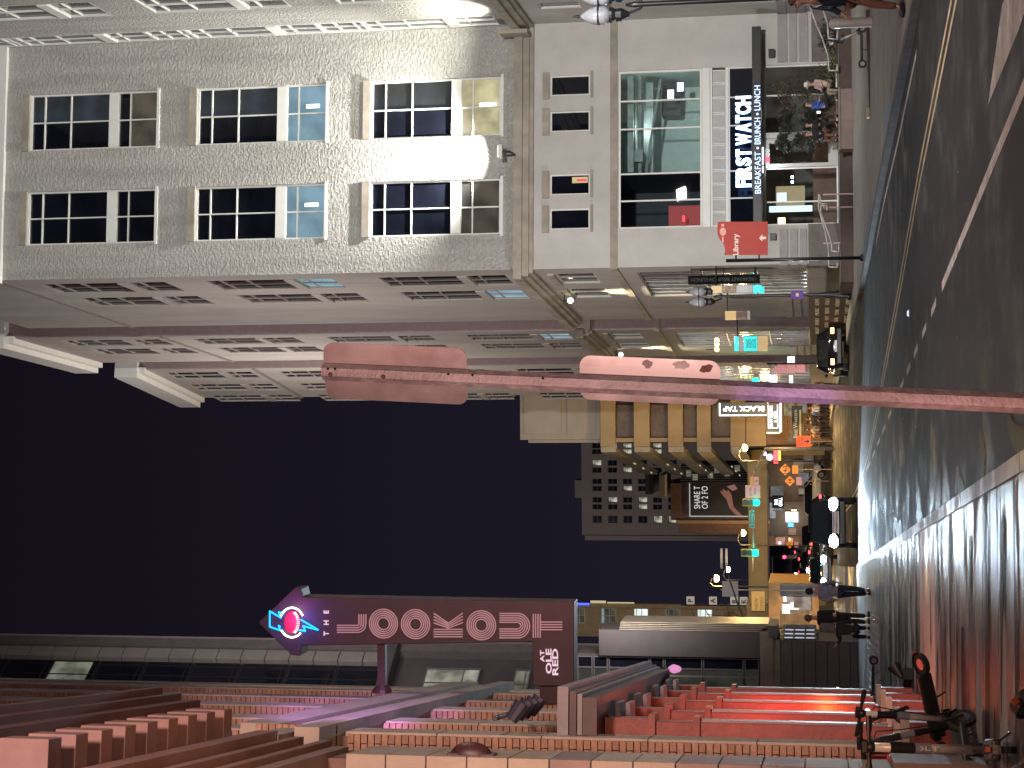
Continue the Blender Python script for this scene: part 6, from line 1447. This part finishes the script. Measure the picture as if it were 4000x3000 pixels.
pb_ = thing('billboard', 'tall black poster lettered SHARE T OF 2 FO above a raised hand', 'billboard', (at(1048, 3190, HY2 - .4).x, HY2 - .4, 0))
bwx = (k_(1111) - k_(984)) / 2; z0, z1 = kz(2940), kz(2697)
kid(pb_, MB().box(-bwx, bwx, 0, .2, z0, z1), 'poster', mat('poster_black', (.03, .03, .035), .5)); kid(pb_, MB().box(-bwx - .12, -bwx - .003, -.03, .2, z0, z1).box(-bwx - .12, bwx, -.03, .2, z1 + .003, z1 + .12), 'border', emit('poster_edge', (.6, .62, .66), .6))
pl_ = emit('poster_letters', (.80, .82, .85), .8)
text('SHARE T', 'lettering', pl_, ROOTM[pb_.name] @ Matrix.Translation((.25, -.02, kz(2724))), w=2.75 * 1.0, h=.75, parent=pb_); text('OF 2 FO', 'lettering', pl_, ROOTM[pb_.name] @ Matrix.Translation((.25, -.02, kz(2754))), w=2.75, h=.75, parent=pb_)
hm = emit('poster_hand', (.36, .17, .13), .45)
def pp(U, V): return (at(U, V, HY2).x - at(1048, 3190, HY2).x, kz(V))
kid(pb_, MB().prism([pp(995, 2868), pp(1015, 2850), pp(1050, 2838), pp(1068, 2822), pp(1085, 2812), pp(1078, 2826), pp(1092, 2822), pp(1080, 2842), pp(1088, 2845), pp(1068, 2858), pp(1045, 2862), pp(1020, 2866), pp(985, 2900), pp(985, 2880)], -.03, -.002), 'printed_hand', hm)
kid(pb_, MB().prism([pp(1100, 2840), pp(1108, 2870), pp(1090, 2882), pp(1082, 2862)], -.034, -.002), 'printed_glass', emit('poster_pink', (.45, .22, .22), .45))
FM = Frame(at(1111, 3190, 190).x, 190, 1, 0); mbld = thing('glass_strip_building', 'narrow building of stacked dark window strips beside the poster', 'building', tuple(FM.o))
def m_s(U): return at(U, 2800, 190).x - FM.o.x
def m_z(V): return zfor(at(1140, 3190, 190).x, 190, V)
fbox(FM, mbld, 'wall', gdark, (.02, m_s(1185), .2, 10, 3, m_z(2660)))
for k in range(8): fbox(FM, mbld, 'mullion', crm, (m_s(1113 + k * 9), m_s(1115 + k * 9), -.1, .19, 6, m_z(2662 - k * 6)))
for k, (V, U) in enumerate(((2690, 1150), (2715, 1135), (2740, 1160), (2775, 1142), (2800, 1165), (2840, 1150), (2880, 1170))): fbox(FM, mbld, 'lit_bay', glow('bay_glow', (.40, .38, .30), .55, .6), (m_s(U - 12), m_s(U + 12), .0, .19, m_z(V + 10), m_z(V - 10)))
# low shops under the walkway
def shop(label, U0_, U1_, V0, V1, y, m, lits):
    F = Frame(at(U0_, 3190, y).x, y, 1, 0); t = thing('shop', label, 'shop', tuple(F.o), 0, 'low shops along the far street'); s1 = at(U1_, 3190, y).x - F.o.x
    za, zc_ = zfor(F.o.x, y, V1), zfor(F.o.x, y, V0); lamp('shop_fill_light', 'POINT', tuple(F.w(s1 / 2, -2.5, (za + zc_) / 2)), 420, (1, .72, .45), .3); fbox(F, t, 'front_wall', m, (0, s1, .2, 6, za, zc_))  # point light added before each shop to brighten its unlit wall
    for u0, u1, v0, v1, c, s_ in lits:
        a, e = at(u0, 3190, y).x - F.o.x, at(u1, 3190, y).x - F.o.x; zl, zu = zfor(F.o.x, y, v1), zfor(F.o.x, y, v0)
        fbox(F, t, 'shop_window', glow('w_%d%d%d' % (u0, v0, int(s_ * 10)), c, s_, .45, 1.5), (a, e, .05, .199, zl, zu)); fbox(F, t, 'window_frame', dpan, (a - .08, a - .003, .0, .22, zl, zu), (e + .003, e + .08, 0, .22, zl, zu))
    return t
W1 = (.8, .9, 1)
shop('shop with brilliant blue-white lit window beyond the white car', 905, 1040, 3005, 3180, 185, dpan, [(1006, 1036, 3018, 3058, (.5, .55, .62), .5), (960, 1000, 3070, 3118, W1, 3.5), (985, 1010, 3092, 3112, (1, .8, .5), 3), (940, 970, 3078, 3100, (.1, .45, 1), 3), (975, 1035, 3008, 3030, (.6, .65, .7), .6), (910, 938, 3080, 3110, (.5, .3, .2), .8)])
shop('dim shop with pink and orange notices left of the bright shop', 868, 904, 3000, 3150, 195, mat('brown_shop', (.12, .08, .06), .8), [(872, 900, 3030, 3065, (.8, .35, .3), .8), (880, 898, 3082, 3098, (.9, .3, .12), 1.2), (870, 885, 3040, 3052, (.7, .85, 1), 1.6)])
shop('grey shopfronts behind the orange diamond signs', 1041, 1235, 3000, 3190, 165, gdark, [(1060, 1100, 3010, 3060, (.25, .27, .28), .5), (1105, 1150, 3120, 3160, (.20, .25, .32), .7), (1190, 1228, 3140, 3180, (.25, .18, .14), .5), (1160, 1200, 3100, 3140, (.3, .24, .16), .6), (1070, 1090, 3120, 3150, (.5, .45, .35), .6)])
shop('orange-lit corner shop behind the walkers', 500, 720, 3003, 3200, 118, mat('orange_render', (.35, .20, .09), .8, var=.15), [(556, 606, 3050, 3160, (.55, .30, .12), .55), (618, 670, 3075, 3170, (.55, .45, .40), .7), (628, 668, 3100, 3140, (.18, .10, .08), .4), (648, 668, 3062, 3072, W1, 4), (672, 712, 3050, 3190, (.22, .22, .25), .35)])
sg2 = thing('number_board', 'small lit shop board numbered 27 behind the walkers', 'sign', (at(620, 3190, 116).x, 116, 0)); z = zz(620, 3070, 116); kid(sg2, MB().box(-.28, .28, -.05, .05, z - .24, z + .24), 'board', emit('board_white', (.7, .85, 1), 1.2)); text('27', 'lettering', bluep, ROOTM[sg2.name] @ Matrix.Translation((0, -.06, z)), h=.26, parent=sg2)
# ------------------------------------------------------------------ signals, signs, lamps
MY = 118.0
def mx_(U): return at(U, 3190, MY).x
def mz_(V, U=1000): return zfor(mx_(U), MY, V)
ms = thing('signal_mast', 'traffic signal mast with long arm reaching over the street', 'signal mast', (mx_(1248), MY, zg(MY))); o3 = Vector((mx_(1248), MY, zg(MY)))
def mr(U, V): return Vector((mx_(U), MY, mz_(V, U))) - o3
galv = mat('buff_galvanised', (.42, .36, .28), .5, .3)
kid(ms, MB().bar((0, 0, 0), mr(1246, 2985), .13, .10, 12), 'mast', galv, True); kid(ms, MB().tube([mr(1246, 2990), mr(1200, 2966), mr(1160, 2948), mr(1130, 2942), mr(1000, 2941), mr(768, 2944)], .07, 10), 'arm', galv, True)
def hang(name, label, cat, U, V, y=MY - .15): return thing(name, label, cat, (mx_(U), y, mz_(V, U)), 0)
def signal(label, U, V, y=MY - .2):
    t = thing('traffic_signal', label, 'traffic light', (at(U, 3190, y).x, y, zfor(at(U, 3190, y).x, y, V)), 0, 'green traffic signals')
    kid(t, MB().box(-.28, .42 - .2, -.0, .2, -.25, .95), 'housing', mat('signal_yellow', (.35, .22, .03), .6), bevel=.02)
    for k in range(3):
        m_ = [emit('signal_green', (.0, .85, .70), 1.8), mat('lens_off', (.02, .015, .01), .3), mat('lens_off', (.02, .015, .01))][k]
        ln = kid(t, MB().bar((-.03, -.02, k * .36), (-.03, 0, k * .36), .25 if k == 0 else .19, n=16), 'lens', m_); kid(t, MB().bar((-.03, -.16, k * .36 + .02), (-.03, -.0, k * .36 + .02), .17, .17, 14) if False else MB().box(-.19, .13, -.16, -.021, k * .36 + .155, k * .36 + .17), 'visor', black)
    p_ = t.location; lamp('signal_glow', 'POINT', (p_.x, p_.y - .6, p_.z), 60, (.05, 1, .85), .1); return t
signal('green traffic signal beside the street name plate on the mast arm', 1038, 2954); signal('green traffic signal near the tip of the mast arm', 840, 2950)
signal('green traffic signal low behind the pink post', 1512, 2950, 100)
t = hang('street_name_sign', 'green street name plate hanging on the mast arm', 'sign', 971, 2938); kid(t, MB().box(-.58, .58, 0, .03, -.16, .16), 'plate', mat('plate_white', (.5, .6, .55), .5)); kid(t, MB().box(-.55, .55, -.012, -.002, -.13, .13), 'face', emit('plate_green', (.02, .25, .15), .6)); text('Broadway', 'lettering', white_c, ROOTM[t.name] @ Matrix.Translation((0, -.02, 0)), w=.8, h=.18, parent=t)
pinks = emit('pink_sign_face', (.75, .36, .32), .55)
t = hang('lane_sign', 'pink-lit square lane sign beside the green signal', 'sign', 1080, 2941); kid(t, MB().box(-.42, .42, 0, .03, -.5, .5), 'face', pinks, bevel=.02); text('LEFT TURN', 'lettering', brownc, ROOTM[t.name] @ Matrix.Translation((0, -.01, .15)), w=.6, h=.13, parent=t); text('YIELD', 'lettering', brownc, ROOTM[t.name] @ Matrix.Translation((0, -.01, -.15)), w=.5, h=.14, parent=t)
t = hang('arrow_sign', 'small orange and pink sign pair at the bend of the mast arm', 'sign', 1122, 2946); kid(t, MB().box(-.28, .28, 0, .03, -.3, -.01), 'lower_face', pinks); kid(t, MB().box(-.28, .28, 0, .03, .0, .28), 'upper_face', emit('orange_face', (.75, .35, .08), .5)); text('R', 'lettering', brownc, ROOTM[t.name] @ Matrix.Translation((0, -.01, -.15)), h=.16, parent=t)
def hlamp(label, U, V, y, pole_to=None, col=(1, .62, .2), s=14, P=800, arm=-1):
    x = at(U, 3190, y).x; z = zfor(x, y, V); t = thing('street_or_fill_light', label, 'street light', (x, y, z), 0, 'orange street lights'); kid(t, MB().ball((0, 0, 0), .26, 14, 8, (1, 1, .9)), 'lamp', emit('sodium_%d' % int(s), col, s), True); kid(t, MB().lathe([(.05, .28), (.2, .2), (.24, .1), (.2, .08)], 14), 'cap', black)
    kid(t, MB().tube([(0, 0, .28), (arm * .5, 0, .4), (arm * .9, 0, .2), (arm * .95, 0, zg(y) - z)], .05, 8), 'pole', black)
    lamp('street_light_glow', 'POINT', (x, y - .4, z - .1), P, col, .25); return t
hlamp('orange street light glowing before the buff garage block', 1251, 2908, 122, s=18, P=3800)
hlamp('orange street light glowing above the walkway beneath the poster', 916, 2902, 132, s=16, P=900)
hlamp('orange street light high over the tree beside the traffic sign back', 737, 2797, 120, s=15, P=900, arm=-.6)
hlamp('small white street light between two upright panels', 772, 2843, 150, col=(1, .85, .6), s=9, P=300)
hlamp('orange street light low down the street above the car queue', 729, 3041, 210, col=(1, .6, .25), s=9, P=6000)
for U in (1375,): lamp('walkway_light', 'POINT', (at(U, 3190, 120).x, 118, 5), 500, (1, .6, .25), .3)
# twin upright panels near the white light
t = thing('twin_panels', 'pair of narrow pale upright panels above the small white light', 'panels', (at(768, 3190, 151).x, 151, 0)); zc_, za = zfor(at(768, 3190, 151).x, 151, 2838), zfor(at(768, 3190, 151).x, 151, 2838)
# they lie level in the picture: two short bars side by side
for k in range(2): x0 = -.0; kid(t, MB().box(.15, 1.9, 0, .1, za + .12 - k * .42 + .2, za + .32 - k * .42 + .2), 'panel', mat('pale_panel', (.35, .31, .29), .6))
def diamond(label, U, V, y, word, r=.62):
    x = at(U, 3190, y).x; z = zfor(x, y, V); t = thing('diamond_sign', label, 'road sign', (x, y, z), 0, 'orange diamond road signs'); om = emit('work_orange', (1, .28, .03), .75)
    kid(t, MB().prism([(r, 0), (0, r), (-r, 0), (0, -r)], 0, .03), 'face', om); text(word, 'lettering', black, ROOTM[t.name] @ Matrix.Translation((0, -.01, 0)), h=.28, parent=t, offset=.02)
    for sz in (-1, 1): kid(t, MB().prism([(-.02, sz * .5), (-.1, sz * .36), (.1, sz * .36)], -.02, -.003), 'arrow', black)
    kid(t, MB().box(-.3, .3, 0, .03, -r - .5, -r - .08), 'sub_plate', om if word == '14-2' else pinks); kid(t, MB().bar((0, .06, r * .8), (0, .06, zg(y) - z), .035), 'post', galv); return t
diamond('larger orange diamond road sign with a height figure and plate below', 1166, 3067, 128, '14-2', .43); diamond('smaller orange diamond road sign crowded beside the larger one', 1121, 3085, 134, '14', .40)
for U, V in ((880, 3098), (852, 3085)):
    pass
diamond('tiny distant orange diamond road sign above the tail lights', 872, 3085, 190, '11', .42)
x = at(1276, 3190, 120).x; z = zfor(x, 120, 3140)
t = thing('road_work_sign', 'red-orange road work board with black arrow in front of the crowd', 'road sign', (x, 120, z)); kid(t, MB().box(-.38, .38, 0, .04, -.46, .5), 'board', emit('work_red', (1, .12, .03), .95), bevel=.02); text('ROAD', 'lettering', brownc, ROOTM[t.name] @ Matrix.Translation((0, -.01, .36)), w=.55, h=.16, parent=t); text('WORK', 'lettering', brownc, ROOTM[t.name] @ Matrix.Translation((0, -.01, .12)), w=.55, h=.16, parent=t)
kid(t, MB().prism([(0, -.38), (.16, -.22), (.05, -.22), (.05, -.02), (-.05, -.02), (-.05, -.22), (-.16, -.22)], -.02, -.003), 'arrow', black); kid(t, MB().bar((0, .08, .4), (0, .08, zg(120) - z), .04), 'post', galv)
x = at(1220, 3190, 126).x; z = zfor(x, 126, 3034)
t = thing('neon_bar_sign', 'red and yellow neon bar sign with white bulbs above', 'neon sign', (x, 126, z)); kid(t, MB().box(-.55, .55, 0, .12, -.1, .22), 'red_band', emit('neon_red_b', (1, .04, .08), 3.5), bevel=.03); kid(t, MB().box(-.35, .35, -.02, .1, -.28, -.11), 'yellow_band', emit('neon_yellow', (1, .55, .05), 2.5)); kid(t, MB().ball((-.1, .05, .5), .24, 12, 8).ball((.15, .05, .85), .15, 10, 8), 'white_bulbs', emit('bulb_white', (.8, .75, 1), 2.2), True); kid(t, MB().bar((.7, .1, .6), (.7, .1, zg(126) - z), .05), 'post', black)
x = at(1020 + 75, 3190, 160).x
t = thing('shop_letter_sign', 'small dark board with bright white stacked letters beneath the walkway', 'sign', (at(1039, 3190, 160).x, 160, zfor(at(1039, 3190, 160).x, 160, 3040))); kid(t, MB().box(-.55, .6, 0, .1, -.5, .55), 'board', dpan); text('BAR', 'lettering', wl_, ROOTM[t.name] @ Matrix.Translation((0, -.01, .2)), w=.5, h=.3, parent=t); text('GRILL', 'lettering', wl_, ROOTM[t.name] @ Matrix.Translation((0, -.01, -.2)), w=.8, h=.32, parent=t)
redl = emit('far_red', (1, .03, .10), 8)
for i, (U, V, y) in enumerate(((823, 3064, 230),)):
    x = at(U, 3190, y).x; z = zfor(x, y, V); t = thing('red_signal', 'distant red signal light above the car queue', 'traffic light', (x, y, z)); kid(t, MB().bar((0, -.05, 0), (0, .05, 0), .22, n=14), 'lens', redl); kid(t, MB().box(-.25, .25, .06, .2, -1.2, .3), 'housing', black); kid(t, MB().bar((0, .15, .3), (0, .15, 1.6), .04).bar((0, .15, 1.55), (-6, .15, 1.55), .05).bar((-6, .15, 1.6), (-6, .15, zg(y) - z), .08), 'arm', black)
# back of a square traffic sign
x = at(698, 3190, 110).x; z = zfor(x, 110, 2852)
t = thing('square_sign', 'grey back of a square traffic sign above the bare tree', 'sign', (x, 110, z)); kid(t, MB().box(-.52, .45, 0, .04, -.5, .5), 'plate', mat('pale_panel', (.35, .31, .29))); kid(t, MB().bar((-.1, .05, .6), (-.1, .05, zg(110) - z), .04), 'post', galv)
# tall teal-lit shop blade signs on the side facade
tealm = emit('teal_face', (.02, .62, .60), 1.3); creamp = emit('cream_panel', (.75, .52, .25), .7)
def fy(U, V, y, d=-.6): return FS.w(FS.lc(U, V, d)[0], d, 0).y if U > 1603 else y
def blade(label, U0_, U1_, V0, V1, y, segs, word=None):
    y = fy((U0_ + U1_) / 2, V1, y, -.9)
    x0, x1 = at(U0_, 3190, y).x, at(U1_, 3190, y).x; cx_ = (x0 + x1) / 2; za, zc_ = zfor(cx_, y, V1), zfor(cx_, y, V0); t = thing('shop_blade_sign', label, 'blade sign', (cx_, y, za), 0, 'lit blade signs on the side facade'); H_ = zc_ - za; w_ = (x1 - x0) / 2
    for a, b_2, m_ in segs: kid(t, MB().box(-w_, w_, -.08, .08, H_ * a, H_ * b_2 - .01), 'panel', m_)
    kid(t, MB().bar((w_, 0, H_ * .9), (w_ + .9, 0, H_ * .9), .03), 'bracket', black)
    if word: text(word, 'lettering', mat('teal_dark', (.0, .08, .10), .5), ROOTM[t.name] @ Matrix.Translation((0, -.09, H_ * .5)) @ Matrix.Rotation(R(-90), 4, 'Y'), w=H_ * .3, h=w_ * 1.2, parent=t)
    return t
blade('teal-lit blade sign with cream strips reading SOUVENIRS on the farther shop', 1632, 1690, 2868, 2998, 101, [(0, .3, creamp), (.31, .72, tealm), (.73, .86, mat('plate_grey', (.45, .45, .45), .5)), (.87, 1, tealm)], 'SOUVENIRS')
blade('cream blade sign with ribbed lower half ending in a teal light, upper of two', 1862, 1890, 2778, 2975, 78, [(0, .17, tealm), (.18, .5, mat('plate_grey', (.45, .45, .45))), (.51, .78, mat('ribbed_sign', (.35, .25, .17), .6, var=.6, scale=30)), (.79, 1, creamp)])
blade('cream and white blade sign facing the recess between two bays', 1755, 1790, 2832, 2930, 88, [(0, .12, mat('plate_grey', (.45, .45, .45))), (.13, .55, mat('frame_grey', (.2, .15, .15), .6)), (.56, 1, creamp)])
blade('small teal light panel under the twin street lamp head', 1858, 1885, 2945, 2985, 76, [(0, 1, tealm)])
blade('lit cream shop panel behind the traffic signal', 1588, 1608, 2922, 2995, 112, [(0, .4, creamp), (.41, .7, mat('plate_grey', (.45, .45, .45))), (.71, 1, tealm)])
for i, (U, V, y, c, s_, w_, h_) in enumerate(((1660, 2800, 101, (1, .55, .15), 6, .35, .25), (1640, 2800, 101, (1, .55, .15), 6, .3, .25), (1676, 2800, 101, (1, .55, .15), 6, .3, .2))):
    y = fy(U, V, y, -.35); x = at(U, 3190, y).x; z = zfor(x, y, V); t = thing('pendant_lamp', ['middle of three orange lamps glowing in the tall shop window', 'leftmost of three orange lamps glowing in the tall shop window', 'rightmost of three orange lamps glowing in the tall shop window'][i], 'lamp', (x, y, z), 0, 'orange lamps in the shop window'); kid(t, MB().ball((0, 0, 0), .13, 10, 7), 'bulb', emit('orange_bulb', c, 9), True); kid(t, MB().bar((0, 0, .1), (0, 0, .6), .015), 'cord', black)
x = at(1560, 3190, 96).x; z = zfor(x, 96, 3080)
t = thing('pink_banner', 'pink hanging banner with three emblems beside the parked saloon', 'banner', (x, 96, z)); 
for k in range(3): kid(t, MB().box(-.22, .22, 0, .05, -.9 + k * .52, -.42 + k * .52), 'banner_panel', emit('banner_pink', (.85, .32, .33), .6), bevel=.03)
kid(t, MB().bar((.3, 0, 1.2), (.3, 0, -2.4), .04).bar((.3, 0, 1.0), (-.2, 0, 1.0), .02), 'post', black)
x = at(1595, 3190, 99).x; z = zfor(x, 99, 3090)
t = thing('open_sign', 'small white lit shop sign beside the pink banner', 'sign', (x, 99, z)); kid(t, MB().box(-.2, .2, 0, .05, -.2, .2), 'panel', emit('open_white', (.8, .85, 1), 2.5), bevel=.03)
x = at(1520, 3190, 104).x
for i, (V, w_, h_) in enumerate(((3020, .5, .45), (3090, .45, .2))): z = zfor(x, 104, V); t = thing('lit_window_sign', ['bright white lit window sign just behind the pink post', 'lower narrow white lit window sign behind the pink post'][i], 'sign', (x, 104, z), 0, 'white window signs'); kid(t, MB().box(-w_ / 2, w_ / 2, 0, .05, -h_ / 2, h_ / 2), 'panel', emit('sign_white_tube', (.85, .95, 1), 3.5))
# lettered poster wall behind the twin lamp
x0 = at(1925, 3190, 73.6); t = thing('poster_wall', 'brown hoarding with rows of pale lettering behind the twin lamp', 'hoarding', (at(1832, 3190, 73.2).x, 73.2, 0), FS.ang)
hw_ = (at(1938, 3190, 72).x - at(1762, 3190, 80).x) / 2
b_ = MB(); t0 = FS.w(-.3, -1.2, 0); PF = Frame(t0.x, t0.y, .103, -1)
z0, z1 = .2, zb(3158, 2050)
fbox(PF, t, 'board', mat('hoarding_brown', (.075, .045, .035), .7, var=.2), (-16.5, 0, .0, .06, z0, z1))
cream2 = emit('hoarding_letters', (.55, .44, .26), .35)
for r_ in range(4):
    s_ = -.9
    for wd in (('LIVE', 'MUSIC', 'EVERY', 'NIGHT'), ('COLD', 'BEER', 'HOT', 'FOOD'), ('HONKY', 'TONK', 'BAR'), ('OPEN', 'LATE', 'DAILY'))[r_]:
        L_w = .55 * len(wd) / 4 * 4; text(wd, 'lettering', cream2, PF.M @ Matrix.Translation((s_ - L_w / 2, -.02, z1 - .32 - r_ * .42)) , w=L_w * .8, h=.17, parent=t, extrude=.005); s_ -= L_w + .35
# bare tree by the buff building
bt2 = thing('bare_tree', 'leafless dark tree leaning in front of the buff windows', 'tree', (at(560, 3190, 88).x, 88, 0))
def tp(U, V): q = at(U, V, 88); return (q.x - bt2.location.x, 0, q.z)
kid(bt2, MB().tube([tp(545, 3060), tp(560, 2915), tp(640, 2882), tp(720, 2855), tp(755, 2845)], .05, 6), 'trunk', bark)
for pts in ([(560, 2915), (578, 2905), (600, 2880)], [(552, 2990), (590, 2850), (625, 2842), (648, 2850)], [(552, 2980), (600, 2872), (612, 2860)], [(552, 2960), (580, 2780), (618, 2755)], [(552, 2940), (575, 2720), (620, 2700)], [(590, 2850), (600, 2760)]): kid(bt2, MB().tube([tp(*q) for q in pts], .022, 5), 'branch', bark)
